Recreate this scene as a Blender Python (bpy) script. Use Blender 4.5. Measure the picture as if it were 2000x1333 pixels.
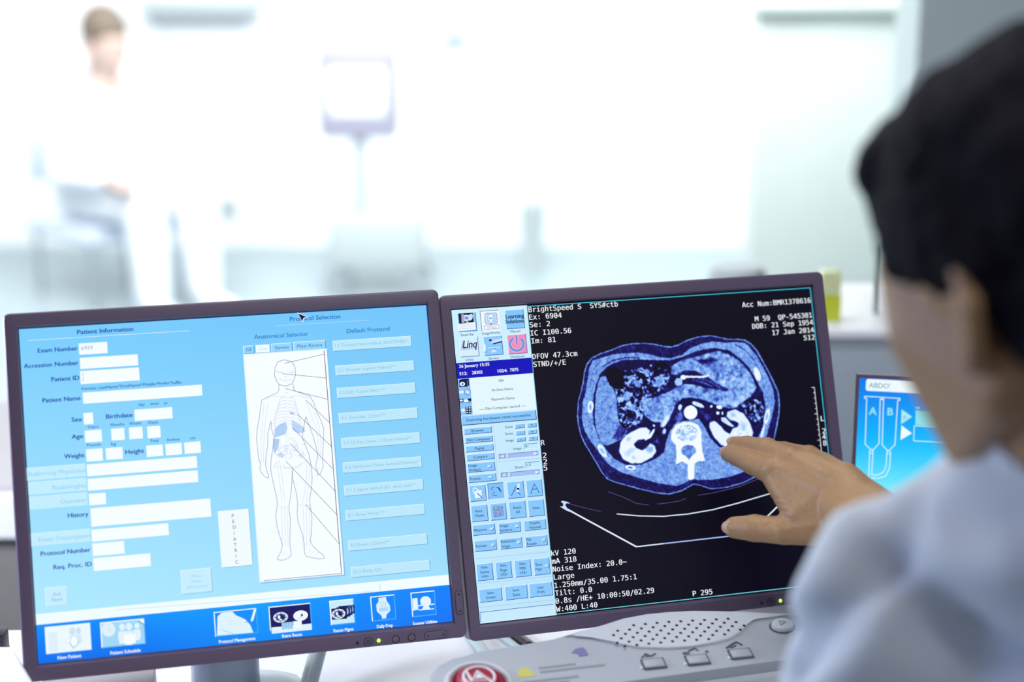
import bpy, bmesh, math, random
import numpy as np
from mathutils import Vector, Matrix, noise
for o in list(bpy.data.objects): bpy.data.objects.remove(o)
SC = bpy.context.scene
COL = SC.collection
R = math.radians

# ------------------------------------------------------------------ camera, world, lights, exposure
CAM = np.array([0.0, 0.0, 1.52]); PITCH = R(15.5); FPX = 3300.0
cd = bpy.data.cameras.new('camera'); cam = bpy.data.objects.new('camera', cd); COL.objects.link(cam)
cam.location = CAM; cam.rotation_euler = (R(90) - PITCH, 0, 0)
cd.sensor_width = 36.0; cd.lens = 36.0 * FPX / 2000.0
cd.clip_start = .05; cd.clip_end = 60
cd.dof.use_dof = True; cd.dof.focus_distance = 1.615; cd.dof.aperture_fstop = cd.lens / 1000 / .027
SC.camera = cam
SC.view_settings.view_transform = 'Standard'; SC.view_settings.look = 'None'
SC.view_settings.gamma = 1; SC.view_settings.use_curve_mapping = False
SC.view_settings.exposure = 0.0
W_ = bpy.data.worlds.new('world'); SC.world = W_; W_.use_nodes = True
bg = W_.node_tree.nodes['Background']; bg.inputs[0].default_value = (.55, .58, .95, 1); bg.inputs[1].default_value = .13
def area(name, loc, target, sx, sy, watts, col=(1, 1, 1)):
    l = bpy.data.lights.new(name, 'AREA'); l.shape = 'RECTANGLE'; l.size = sx; l.size_y = sy; l.energy = watts; l.color = col
    o = bpy.data.objects.new(name, l); COL.objects.link(o); o.location = loc
    o.rotation_euler = (Vector(target) - Vector(loc)).to_track_quat('-Z', 'Y').to_euler(); return o
area('scanner_room_ceiling_light', (-.4, 4.0, 3.3), (-.4, 6.9, .7), 4.4, 1.8, 400, (.96, .99, 1))
area('desk_ceiling_light', (-.3, 2.35, 2.75), (-.25, 1.75, .75), 1.8, .7, 19, (.97, .98, 1))
area('ledge_fill_light', (-1.05, 1.55, 1.25), (-.50, 2.1, .70), .35, .2, 11, (.92, .95, 1))  # fill added out of view to brighten the left ledge, no real lamp
area('left_blue_fill_light', (-1.7, 1.25, 1.30), (.3, 1.0, 1.25), .5, .4, 9, (.40, .52, 1))  # blue fill added at left for face and coat rim; no display there
area('room_fill_light', (.75, -1.6, 2.0), (-.1, 1.5, .9), .9, .6, 3.6, (.95, .92, .97))
area('operator_ceiling_light', (.45, .55, 2.6), (.35, .95, .9), .8, .4, 14, (.93, .98, 1))

def at(px, py, d):            # photograph pixel and distance along the view axis -> point of the room
    X = (px - 1000) / FPX; Y = (666.5 - py) / FPX; s, c = math.sin(PITCH), math.cos(PITCH)
    return CAM + np.array([X, Y * s + c, Y * c - s]) * d

# ------------------------------------------------------------------ materials
def lin(c): return tuple((v / 12.92 if v <= .04045 else ((v + .055) / 1.055) ** 2.4) for v in [x / 255 for x in c])
def mat(name, rgb, rough=.5, metal=0, emis=None, bump=0, scale=40, var=0, spec=.5, sss=0, trans=0):
    m = bpy.data.materials.new(name); m.use_nodes = True; nt = m.node_tree; b = nt.nodes['Principled BSDF']
    b.inputs['Base Color'].default_value = (*rgb, 1); b.inputs['Roughness'].default_value = rough; b.inputs['Metallic'].default_value = metal
    b.inputs['Specular IOR Level'].default_value = spec
    if trans: b.inputs['Transmission Weight'].default_value = trans
    if sss: b.inputs['Subsurface Weight'].default_value = sss; b.inputs['Subsurface Radius'].default_value = (.008, .003, .0015); b.inputs['Subsurface Scale'].default_value = 1
    if emis: b.inputs['Emission Color'].default_value = (*emis[:3], 1); b.inputs['Emission Strength'].default_value = emis[3]
    if bump or var:
        tc = nt.nodes.new('ShaderNodeTexCoord'); n = nt.nodes.new('ShaderNodeTexNoise'); n.inputs['Scale'].default_value = scale; n.inputs['Detail'].default_value = 5
        nt.links.new(tc.outputs['Object'], n.inputs['Vector'])
        if bump:
            bp = nt.nodes.new('ShaderNodeBump'); bp.inputs['Strength'].default_value = bump; bp.inputs['Distance'].default_value = .002
            nt.links.new(n.outputs['Fac'], bp.inputs['Height']); nt.links.new(bp.outputs['Normal'], b.inputs['Normal'])
        if var:
            r = nt.nodes.new('ShaderNodeMapRange'); r.inputs[1].default_value = .3; r.inputs[2].default_value = .7; r.inputs[3].default_value = 1 - var; r.inputs[4].default_value = 1 + var
            mx = nt.nodes.new('ShaderNodeVectorMath'); mx.operation = 'SCALE'; mx.inputs[0].default_value = rgb
            nt.links.new(n.outputs['Fac'], r.inputs[0]); nt.links.new(r.outputs[0], mx.inputs['Scale']); nt.links.new(mx.outputs[0], b.inputs['Base Color'])
    return m
M = {}
M['wall'] = mat('wall_paint', (.88, .90, .91), .7, bump=.1, scale=90)
M['wall_grey'] = mat('grey_wall_paint', (.46, .53, .52), .7, bump=.1, scale=90)
M['floor'] = mat('floor_vinyl', (.31, .385, .41), .4, var=.02, scale=6)
M['ceiling'] = mat('ceiling_paint', (.8, .82, .84), .8, bump=.05)
M['desk'] = mat('desk_laminate', (.86, .88, .90), .35, var=.01, scale=20)
M['ledge'] = mat('ledge_top', (.42, .405, .42), .5, var=.02)
M['white'] = mat('white_lacquer', (.88, .89, .90), .4, var=.01)
M['panel'] = mat('partition_grey', (.52, .58, .62), .55, bump=.05, scale=120, var=.02)
M['under'] = mat('cupboard_grey', (.23, .22, .21), .6, var=.03)
M['bezel'] = mat('monitor_plastic', (.160, .112, .180), .34, bump=.08, scale=900, var=.04)
M['button'] = mat('button_plastic', (.165, .117, .185), .34, var=.03)
M['mark'] = mat('black_mark', (.008, .007, .012), .5, var=.02)
M['hole'] = mat('dark_recess', (.006, .005, .008), .7, var=.02)
M['skin2'] = mat('pale_skin', (.55, .40, .34), .5, var=.05)
M['led'] = mat('green_led', (.3, .8, .05), .3, emis=(.45, 1.0, .05, 1.6), var=.02)
M['stand'] = mat('stand_grey', (.36, .41, .50), .3, metal=.25, var=.02)
M['console'] = mat('console_grey', (.47, .49, .53), .45, bump=.05, scale=400, var=.02)
M['grille'] = mat('console_light_grey', (.66, .68, .73), .45, bump=.05, scale=400, var=.02)
M['red'] = mat('red_button', (.42, .010, .035), .18, var=.05, scale=30)
M['redwell'] = mat('red_collar', (.28, .01, .03), .35, var=.05)
M['print'] = mat('grey_print', (.10, .11, .13), .6, var=.02)
M['printl'] = mat('pale_grey_print', (.30, .32, .36), .6, var=.02)
M['purple'] = mat('lilac_print', (.22, .20, .42), .6, var=.02)
M['yellow'] = mat('yellow_label', (.70, .62, .12), .5, var=.03)
M['teal'] = mat('pale_teal_plastic', (.52, .63, .65), .35, var=.02)
M['black'] = mat('black_plastic', (.018, .014, .022), .4, bump=.3, scale=700, var=.1)
M['skin'] = mat('skin', (.47, .265, .12), .46, bump=.30, scale=420, var=.07, sss=.12)
M['nail'] = mat('nail', (.62, .38, .25), .4, var=.05)
M['hair'] = mat('dark_hair', (.0055, .0045, .008), .8, bump=1.0, scale=160, var=.4, spec=.12)
M['hair2'] = mat('brown_hair', (.16, .12, .09), .6, bump=.6, scale=150, var=.3)
M['coat'] = mat('coat_cotton', (.80, .86, .90), .85, bump=.3, scale=700, var=.03, spec=.2)
M['coat2'] = mat('white_cotton', (.86, .88, .92), .85, bump=.2, scale=300, var=.03, spec=.2)
M['trousers'] = mat('navy_cotton', (.05, .06, .12), .85, bump=.2, scale=500, var=.1)
M['shoe'] = mat('shoe_leather', (.03, .03, .035), .4, var=.1)
M['eye'] = mat('eye', (.7, .68, .66), .15, var=.02)
M['seat'] = mat('pale_blue_vinyl', (.66, .72, .84), .5, var=.04)
M['steel'] = mat('steel', (.55, .57, .60), .3, metal=.9, var=.02)
M['lilac'] = mat('lilac_grey_plastic', (.32, .31, .39), .45, var=.03)
M['bin'] = mat('pale_green_grey_plastic', (.42, .47, .47), .5, var=.03)
M['cart'] = mat('pale_green_grey_enamel', (.55, .60, .57), .5, var=.02)
M['wood'] = mat('tan_wood', (.46, .36, .24), .5, var=.15, scale=15)
M['sharps'] = mat('lime_plastic', (.62, .68, .04), .35, var=.03)
M['sharps2'] = mat('pale_lime_plastic', (.72, .78, .40), .35, var=.03)
M['pen'] = mat('sage_green_plastic', (.36, .50, .46), .4, var=.03)
M['paper'] = mat('pale_yellow_paper', (.88, .87, .68), .7, var=.02)
def lcd(name, strength=1.0):
    m = bpy.data.materials.new(name); m.use_nodes = True; nt = m.node_tree; b = nt.nodes['Principled BSDF']
    a = nt.nodes.new('ShaderNodeAttribute'); a.attribute_name = 'pixel'
    b.inputs['Base Color'].default_value = (.006, .005, .010, 1); b.inputs['Roughness'].default_value = .38; b.inputs['Specular IOR Level'].default_value = .25
    nt.links.new(a.outputs['Color'], b.inputs['Emission Color']); b.inputs['Emission Strength'].default_value = strength
    return m
M['lcd'] = lcd('lcd_pixels')

# ------------------------------------------------------------------ mesh helpers (points are room coordinates)
class Frame:                       # a local frame: origin + three axes
    def __init__(s, o, x, y, z): s.o = np.array(o, float); s.m = np.stack([np.array(x, float), np.array(y, float), np.array(z, float)], 1)
    def __call__(s, x, y, z=0): return s.o + s.m @ np.array([x, y, z], float)
WORLD = Frame((0, 0, 0), (1, 0, 0), (0, 1, 0), (0, 0, 1))
class MB:
    def __init__(s): s.v = []; s.f = []; s.mi = []; s.k = 0
    def add(s, pts, faces):
        n = len(s.v); s.v += [tuple(map(float, p)) for p in pts]; s.f += [tuple(n + i for i in f) for f in faces]; s.mi += [s.k] * len(faces)
    def box(s, fr, x0, x1, y0, y1, z0, z1, bev=0, seg=2):
        bm = bmesh.new(); bmesh.ops.create_cube(bm, size=1)
        for v in bm.verts: v.co = ((x0 + x1) / 2 + v.co.x * (x1 - x0), (y0 + y1) / 2 + v.co.y * (y1 - y0), (z0 + z1) / 2 + v.co.z * (z1 - z0))
        if bev: bmesh.ops.bevel(bm, geom=bm.edges[:], offset=bev, segments=seg, affect='EDGES', profile=.5)
        s.bm(bm, fr)
    def bm(s, bm, fr=WORLD):
        bm.verts.index_update(); s.add([fr(*v.co) for v in bm.verts], [[v.index for v in f.verts] for f in bm.faces]); bm.free()
    def prism(s, fr, pts, z0, z1, bev=0, seg=3):       # outline in the frame's xy, extruded z0..z1, top edge rounded
        a = sum(pts[i][0] * pts[(i + 1) % len(pts)][1] - pts[(i + 1) % len(pts)][0] * pts[i][1] for i in range(len(pts)))
        if a < 0: pts = pts[::-1]
        bm = bmesh.new(); b = [bm.verts.new((x, y, z0)) for x, y in pts]; t = [bm.verts.new((x, y, z1)) for x, y in pts]; n = len(pts)
        bm.faces.new(b[::-1]); top = bm.faces.new(t)
        for i in range(n): bm.faces.new((b[i], b[(i + 1) % n], t[(i + 1) % n], t[i]))
        if bev: bmesh.ops.bevel(bm, geom=list(top.edges), offset=bev, segments=seg, affect='EDGES', profile=.5)
        s.bm(bm, fr)
    def lathe(s, fr, prof, n=28, ex=1.0):              # profile (r, z) about the frame's z axis
        pts = []; fs = []
        for r, z in prof:
            for k in range(n): a = 2 * math.pi * k / n; pts.append(fr(r * math.cos(a), r * ex * math.sin(a), z))
        for j in range(len(prof) - 1):
            for k in range(n): k2 = (k + 1) % n; fs.append((j * n + k, j * n + k2, (j + 1) * n + k2, (j + 1) * n + k))
        fs.append(tuple(range(n))[::-1]); fs.append(tuple((len(prof) - 1) * n + k for k in range(n)))
        s.add(pts, fs)
    def tube(s, path, r, n=10):
        path = [np.array(p, float) for p in path]; rr = r if isinstance(r, (list, tuple)) else [r] * len(path); pts = []; fs = []; ref = np.array([.3, .2, 1.])
        for i, p in enumerate(path):
            d = path[min(i + 1, len(path) - 1)] - path[max(i - 1, 0)]; d /= np.linalg.norm(d); a = np.cross(d, ref); a /= np.linalg.norm(a); b = np.cross(d, a)
            for k in range(n): t = 2 * math.pi * k / n; pts.append(p + (a * math.cos(t) + b * math.sin(t)) * rr[i])
        for i in range(len(path) - 1):
            for k in range(n): k2 = (k + 1) % n; fs.append((i * n + k, i * n + k2, (i + 1) * n + k2, (i + 1) * n + k))
        fs.append(tuple(range(n))[::-1]); fs.append(tuple((len(path) - 1) * n + k for k in range(n))); s.add(pts, fs)
    def ellipsoid(s, fr, c, r, u=20, v=14):
        bm = bmesh.new(); bmesh.ops.create_uvsphere(bm, u_segments=u, v_segments=v, radius=1)
        for q in bm.verts: q.co = (c[0] + q.co.x * r[0], c[1] + q.co.y * r[1], c[2] + q.co.z * r[2])
        s.bm(bm, fr)
    def hull(s, balls, sub=2):                          # convex hull of balls (x, y, z, r)
        bm = bmesh.new()
        for (x, y, z, r) in balls: bmesh.ops.create_icosphere(bm, subdivisions=sub, radius=r, matrix=Matrix.Translation((x, y, z)))
        res = bmesh.ops.convex_hull(bm, input=bm.verts[:])
        bmesh.ops.delete(bm, geom=list({g for g in res['geom_interior'] + res['geom_unused'] if isinstance(g, bmesh.types.BMVert)}), context='VERTS')
        s.bm(bm)
    def chain(s, balls, sub=2):
        for a, b in zip(balls, balls[1:]): s.hull([a, b], sub)
def root_loc(o):
    p = Vector((0, 0, 0))
    while o: p += o.location; o = o.parent
    return p
def obj(name, mb, m, parent=None, smooth=True, base=None, angle=40):
    off = root_loc(parent) if parent else Vector(base if base is not None else ((min(v[0] for v in mb.v) + max(v[0] for v in mb.v)) / 2, (min(v[1] for v in mb.v) + max(v[1] for v in mb.v)) / 2, min(v[2] for v in mb.v)))
    me = bpy.data.meshes.new(name); me.from_pydata([(x - off.x, y - off.y, z - off.z) for x, y, z in mb.v], [], mb.f)
    for k in (m if isinstance(m, list) else [m]): me.materials.append(k)
    if isinstance(m, list): me.polygons.foreach_set('material_index', mb.mi)
    bm = bmesh.new(); bm.from_mesh(me); bmesh.ops.recalc_face_normals(bm, faces=bm.faces); bm.to_mesh(me); bm.free()
    if smooth: me.shade_smooth(); me.set_sharp_from_angle(angle=R(angle))
    o = bpy.data.objects.new(name, me); COL.objects.link(o)
    if parent: o.parent = parent
    else: o.location = off
    return o
def tag(o, label, cat, group=None):
    o['label'] = label; o['category'] = cat
    if group: o['group'] = group
    return o
def thing(name, loc, label, cat, group=None):
    o = bpy.data.objects.new(name, None); o.empty_display_size = .05; COL.objects.link(o); o.location = Vector([float(v) for v in loc]); return tag(o, label, cat, group)
def struct(name, mb, m, smooth=False):
    o = obj(name, mb, m, smooth=smooth); o['kind'] = 'structure'; return o
def evaluated(o):
    dg = bpy.context.evaluated_depsgraph_get(); dg.update(); me = bpy.data.meshes.new_from_object(o.evaluated_get(dg)); old = o.data; o.modifiers.clear(); o.data = me; bpy.data.meshes.remove(old)
def organic(o, voxel, smooth=6, factor=.5):             # fuse overlapping shapes into one continuous skin
    r = o.modifiers.new('remesh', 'REMESH'); r.mode = 'VOXEL'; r.voxel_size = voxel
    if smooth: q = o.modifiers.new('smooth', 'SMOOTH'); q.factor = factor; q.iterations = smooth
    evaluated(o); o.data.shade_smooth()

# ------------------------------------------------------------------ the room
b = MB(); b.box(WORLD, -5, 4, -3, 8, -.05, 0); struct('floor', b, M['floor'])
b = MB(); b.box(WORLD, -5, 4, 7.0, 7.1, 0, 3.4); struct('wall_back', b, M['wall'])
b = MB(); b.box(WORLD, -5.1, -5, -3, 7.0, 0, 3.4); struct('wall_left', b, M['wall'])
b = MB(); b.box(WORLD, 4, 4.1, -3, 7.0, 0, 3.4); struct('wall_right', b, M['wall'])
b = MB(); b.box(WORLD, .772, 4, 3.25, 3.45, 0, 3.4); struct('wall_partition', b, M['wall_grey'])
# low wall of the control area: grey partition with a white top on the right, a ledge with a white nosing on the left
b = MB(); b.box(WORLD, .30, 2.2, 2.17, 2.30, 0, .925); struct('wall_low', b, M['panel'])
b = MB(); b.box(WORLD, .30, 2.2, 2.15, 2.42, .925, .938, .004); struct('trim_1', b, M['white'])
b = MB(); b.box(WORLD, -2.2, -.05, 2.12, 2.55, 0, .66); struct('wall_below_ledge', b, M['under'])
b = MB(); b.box(WORLD, -2.2, -.05, 2.115, 2.50, .725, .731, 0); struct('trim_2', b, M['ledge'])
b = MB(); b.box(WORLD, -2.2, -.05, 2.10, 2.50, .662, .724, .004); struct('trim_3', b, M['white'])

# ------------------------------------------------------------------ desk
DZ = .755
t = thing('desk', (-.1, 1.5, 0), 'long white laminate desk carrying the monitors and the control console', 'desk')
b = MB(); b.prism(WORLD, [(-1.1, 1.12), (1.0, 1.12), (1.0, 1.86), (-.28, 1.86), (-.33, 1.63), (-1.1, 1.60)], DZ - .03, DZ, .002, 2); obj('desktop', b, M['desk'], t)
for x in (-1.05, .95):
    for y in (1.17, 1.57 if x < 0 else 1.80):
        b = MB(); b.box(WORLD, x - .025, x + .025, y - .025, y + .025, 0, DZ - .03, .003); obj('leg', b, M['steel'], t)

# ------------------------------------------------------------------ what the displays show (millimetres from the top left of each screen)
FONTS = {}
def font(k):
    if k not in FONTS:
        f = None
        try:
            d = bpy.utils.system_resource('DATAFILES', path='fonts')
            f = bpy.data.fonts.load(d + '/' + {'m': 'DejaVuSansMono.woff2'}[k])
        except Exception: f = None
        FONTS[k] = f
    return FONTS[k]
CAPH = {}
def glyphs(s, fk, bold):
    c = bpy.data.curves.new('t', 'FONT'); f = font(fk)
    if f: c.font = f
    c.body = s; c.size = 1; c.resolution_u = 3; c.shear = .25 if fk == 'i' else 0
    o = bpy.data.objects.new('t', c); COL.objects.link(o); dg = bpy.context.evaluated_depsgraph_get(); me = bpy.data.meshes.new_from_object(o.evaluated_get(dg))
    v = np.zeros(len(me.vertices) * 3); me.vertices.foreach_get('co', v); v = v.reshape(-1, 3)[:, :2].copy(); fs = [tuple(p.vertices) for p in me.polygons]
    bpy.data.objects.remove(o); bpy.data.curves.remove(c); bpy.data.meshes.remove(me)
    return v, fs
def caph(fk):
    if fk not in CAPH: v, _ = glyphs('H', fk, 0); CAPH[fk] = (v[:, 1].max() - v[:, 1].min())
    return CAPH[fk]
def text_geo(s, x, y, al, size, fk, w, base, bold):     # returns points (x right, y down), faces
    v, fs = glyphs(s, fk, bold)
    if len(v) == 0: return v, fs
    k = size / caph(fk); v = v * k; lo, hi = v[:, 0].min(), v[:, 0].max()
    if w: v[:, 0] = (v[:, 0] - lo) * (w / (hi - lo)) + lo; hi = lo + w
    dx = {'l': -lo, 'c': -(lo + hi) / 2, 'r': -hi}[al]
    if s in '12' and fk == 'm': dx = 0 if al == 'l' else dx
    v[:, 0] += x + dx; v[:, 1] = y - v[:, 1] + (size / 2 if base == 'm' else 0)
    if bold > .05:                                       # bold: the same letters again a hair to the left and right
        e = bold * size * .075; n = len(v); cps = [(-e, 0), (e, 0), (0, e * .5), (0, -e * .5)] if bold > .3 else [(-e, 0), (e, 0)]
        v = np.concatenate([v + np.array(c) for c in cps]); fs = [tuple(i + n * k for i in f) for k in range(len(cps)) for f in fs]
    return v, fs
def stroke_geo(p, w, closed):
    p = np.array(p, float).reshape(-1, 2); n = len(p); V = []; F = []
    for i in range(n):
        a = p[(i - 1) % n] if (closed or i > 0) else p[i]; c = p[(i + 1) % n] if (closed or i < n - 1) else p[i]
        d1 = p[i] - a; d2 = c - p[i]; l1, l2 = np.linalg.norm(d1), np.linalg.norm(d2)
        d1 = d1 / l1 if l1 > 1e-6 else d2 / max(l2, 1e-6); d2 = d2 / l2 if l2 > 1e-6 else d1
        m = d1 + d2; lm = np.linalg.norm(m); m = m / lm if lm > .2 else d1; nn = np.array([-m[1], m[0]]); k = min(1 / max(abs(nn @ np.array([-d1[1], d1[0]])), .35), 2)
        V += [p[i] + nn * w / 2 * k, p[i] - nn * w / 2 * k]
    for i in range(n if closed else n - 1): j = (i + 1) % n; F.append((2 * i, 2 * i + 1, 2 * j + 1, 2 * j))
    return np.array(V), F
def ui_geo(ops):               # -> list of layers (verts, faces, one colour per face or per vertex)
    out = []
    for o in ops:
        k = o[0]
        if k == 'r' or k == 'g':
            x0, y0, x1, y1 = o[1:5]; V = np.array([(x0, y0), (x1, y0), (x1, y1), (x0, y1)])
            if k == 'r': out.append((V, [(0, 1, 2, 3)], [o[5]]))
            else:                                         # a fill that changes across the area
                n = 12; cs = np.array(o[5:9], float); V = []; C = []
                for j in range(n + 1):
                    for i in range(n + 1):
                        u, w = i / n, j / n; V.append((x0 + (x1 - x0) * u, y0 + (y1 - y0) * w)); C.append((cs[0] * (1 - u) + cs[1] * u) * (1 - w) + (cs[3] * (1 - u) + cs[2] * u) * w)
                out.append((np.array(V), [(j * (n + 1) + i, j * (n + 1) + i + 1, (j + 1) * (n + 1) + i + 1, (j + 1) * (n + 1) + i) for j in range(n) for i in range(n)], ('v', np.array(C))))
        elif k == 'b':
            x0, y0, x1, y1, c, hi, lo, w = o[1:9]
            V = np.array([(x0, y0), (x1, y0), (x1, y1), (x0, y1), (x0 + w, y0 + w), (x1 - w, y0 + w), (x1 - w, y1 - w), (x0 + w, y1 - w)])
            out.append((V, [(4, 5, 6, 7), (0, 1, 5, 4), (0, 4, 7, 3), (1, 2, 6, 5), (3, 7, 6, 2)], [c, hi, hi, lo, lo]))
        elif k == 'p': V = np.array(o[1], float).reshape(-1, 2); out.append((V, [tuple(range(len(V)))], [o[2]]))
        elif k == 's': V, F = stroke_geo(o[1], o[2], o[4]); out.append((V, F, [o[3]] * len(F)))
        elif k == 't':
            V, F = text_geo(o[1], o[2], o[3], o[4], o[5], o[7], o[8], o[9], o[10])
            if len(V): out.append((V, F, [o[6]] * len(F)))
    return out
# the scan shown on the right display: a grid of picture elements, grey levels mapped through the display's blue tint
def blur(a, s):
    r = max(1, int(s * 2.5)); k = np.exp(-.5 * (np.arange(-r, r + 1) / s) ** 2); k /= k.sum()
    for ax in (0, 1): p = np.pad(a, [(r, r) if i == ax else (0, 0) for i in (0, 1)], mode='edge'); a = sum(k[j] * (p[j:j + a.shape[0]] if ax == 0 else p[:, j:j + a.shape[1]]) for j in range(2 * r + 1))
    return a
def ct_geo(ops, step=.46):
    P = np.array(ops[0][1]).reshape(-1, 2); x0, y0 = P.min(0) - 3; x1, y1 = P.max(0) + 3
    xs = np.arange(x0, x1, step); ys = np.arange(y0, y1, step); nx, ny = len(xs), len(ys); X, Y = np.meshgrid(xs, ys); img = np.full((ny, nx), .0); rng = np.random.RandomState(7)
    fine = blur(rng.randn(ny, nx), .9); fine /= fine.std(); mid = blur(rng.randn(ny, nx), 2.2); mid /= mid.std(); big = blur(rng.randn(ny, nx), 5); big /= big.std()
    def fill(p):
        p = np.array(p).reshape(-1, 2); ins = np.zeros((ny, nx), bool); n = len(p)
        for i in range(n):
            (ax, ay), (bx, by) = p[i], p[(i + 1) % n]
            if ay == by: continue
            c = (Y >= min(ay, by)) & (Y < max(ay, by)); ins ^= c & (X < ax + (Y - ay) * (bx - ax) / (by - ay))
        return ins.astype(float)
    for lv, p, bl in ops:
        m = blur(fill(p), max(.45, bl * .75))
        if lv == 'n': L = np.clip(.42 + .20 * mid + .12 * big + .08 * fine, .0, .66)
        elif lv == 'g': L = .57 + .035 * mid + .045 * big
        elif lv == 'd': L = np.clip(.06 + .12 * mid + .05 * fine, 0, .6)
        elif lv == 'v': L = np.clip(.80 + .07 * fine + .04 * mid, 0, 1)
        else: L = lv
        img = img * (1 - m) + L * m
    body = blur(fill(ops[0][1]), .6)
    img = np.clip(img + body * (.036 * fine + .026 * mid + .012 * big) * (img > .1) * (img < .9), 0, 1)
    g = np.array([0, .12, .22, .36, .5, .62, .78, .92, 1]); lut = np.array([(4, 1, 16), (12, 4, 52), (19, 7, 82), (52, 58, 165), (98, 142, 226), (142, 186, 246), (192, 222, 252), (236, 248, 255), (246, 253, 255)], float)
    C = np.stack([np.interp(img, g, lut[:, k]) for k in range(3)], -1)
    keep = (body > .02); keep = keep[:-1, :-1] | keep[1:, 1:] | keep[:-1, 1:] | keep[1:, :-1]
    idx = np.arange(nx * ny).reshape(ny, nx); F = np.stack([idx[:-1, :-1], idx[:-1, 1:], idx[1:, 1:], idx[1:, :-1]], -1)[keep]
    used = np.unique(F); mp = np.zeros(nx * ny, int); mp[used] = np.arange(len(used))
    return np.stack([X.ravel()[used], Y.ravel()[used]], 1), mp[F], ('v', C.reshape(-1, 3)[used])
def srgb(c): c = np.array(c, float) / 255; return np.where(c <= .04045, c / 12.92, ((c + .055) / 1.055) ** 2.4)
def display(name, fr, layers, m, parent, step=3e-5):
    boxes = []; lv = []
    for V, F, C in layers:                                # stack only what overlaps
        a = (*V.min(0), *V.max(0)); l = 0
        for bb, k in zip(boxes, lv):
            if k >= l and a[0] < bb[2] and a[2] > bb[0] and a[1] < bb[3] and a[3] > bb[1]: l = k + 1
        boxes.append(a); lv.append(l)
    n = 0; AV = []; LT = []; LI = []; CC = []
    for (V, F, C), l in zip(layers, lv):
        AV.append(np.concatenate([V / 1000, np.full((len(V), 1), l * step)], 1))
        per = isinstance(C, tuple)
        if isinstance(F, np.ndarray):
            LT.append(np.full(len(F), 4)); LI.append(F.ravel() + n); CC.append(srgb(C[1])[F.ravel()])
        else:
            fi = [i for f in F for i in f]; LT.append(np.array([len(f) for f in F])); LI.append(np.array(fi) + n)
            CC.append(srgb(C[1])[np.array(fi)] if per else np.repeat(srgb(C), [len(f) for f in F], axis=0))
        n += len(V)
    AV = np.concatenate(AV); AV[:, 1] *= -1; AV = fr.o + AV @ fr.m.T - np.array(root_loc(parent)); LT = np.concatenate(LT); LI = np.concatenate(LI); CC = np.concatenate(CC)
    me = bpy.data.meshes.new(name); me.vertices.add(len(AV)); me.vertices.foreach_set('co', AV.ravel()); me.loops.add(len(LI)); me.loops.foreach_set('vertex_index', LI.astype(np.int32))
    me.polygons.add(len(LT)); me.polygons.foreach_set('loop_start', np.concatenate([[0], np.cumsum(LT)[:-1]]).astype(np.int32)); me.update(calc_edges=True)
    at_ = me.color_attributes.new('pixel', 'FLOAT_COLOR', 'CORNER'); at_.data.foreach_set('color', np.concatenate([CC, np.ones((len(CC), 1))], 1).astype(np.float32).ravel()); me.materials.append(m)
    o = bpy.data.objects.new(name, me); COL.objects.link(o); o.parent = parent; return o
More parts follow.
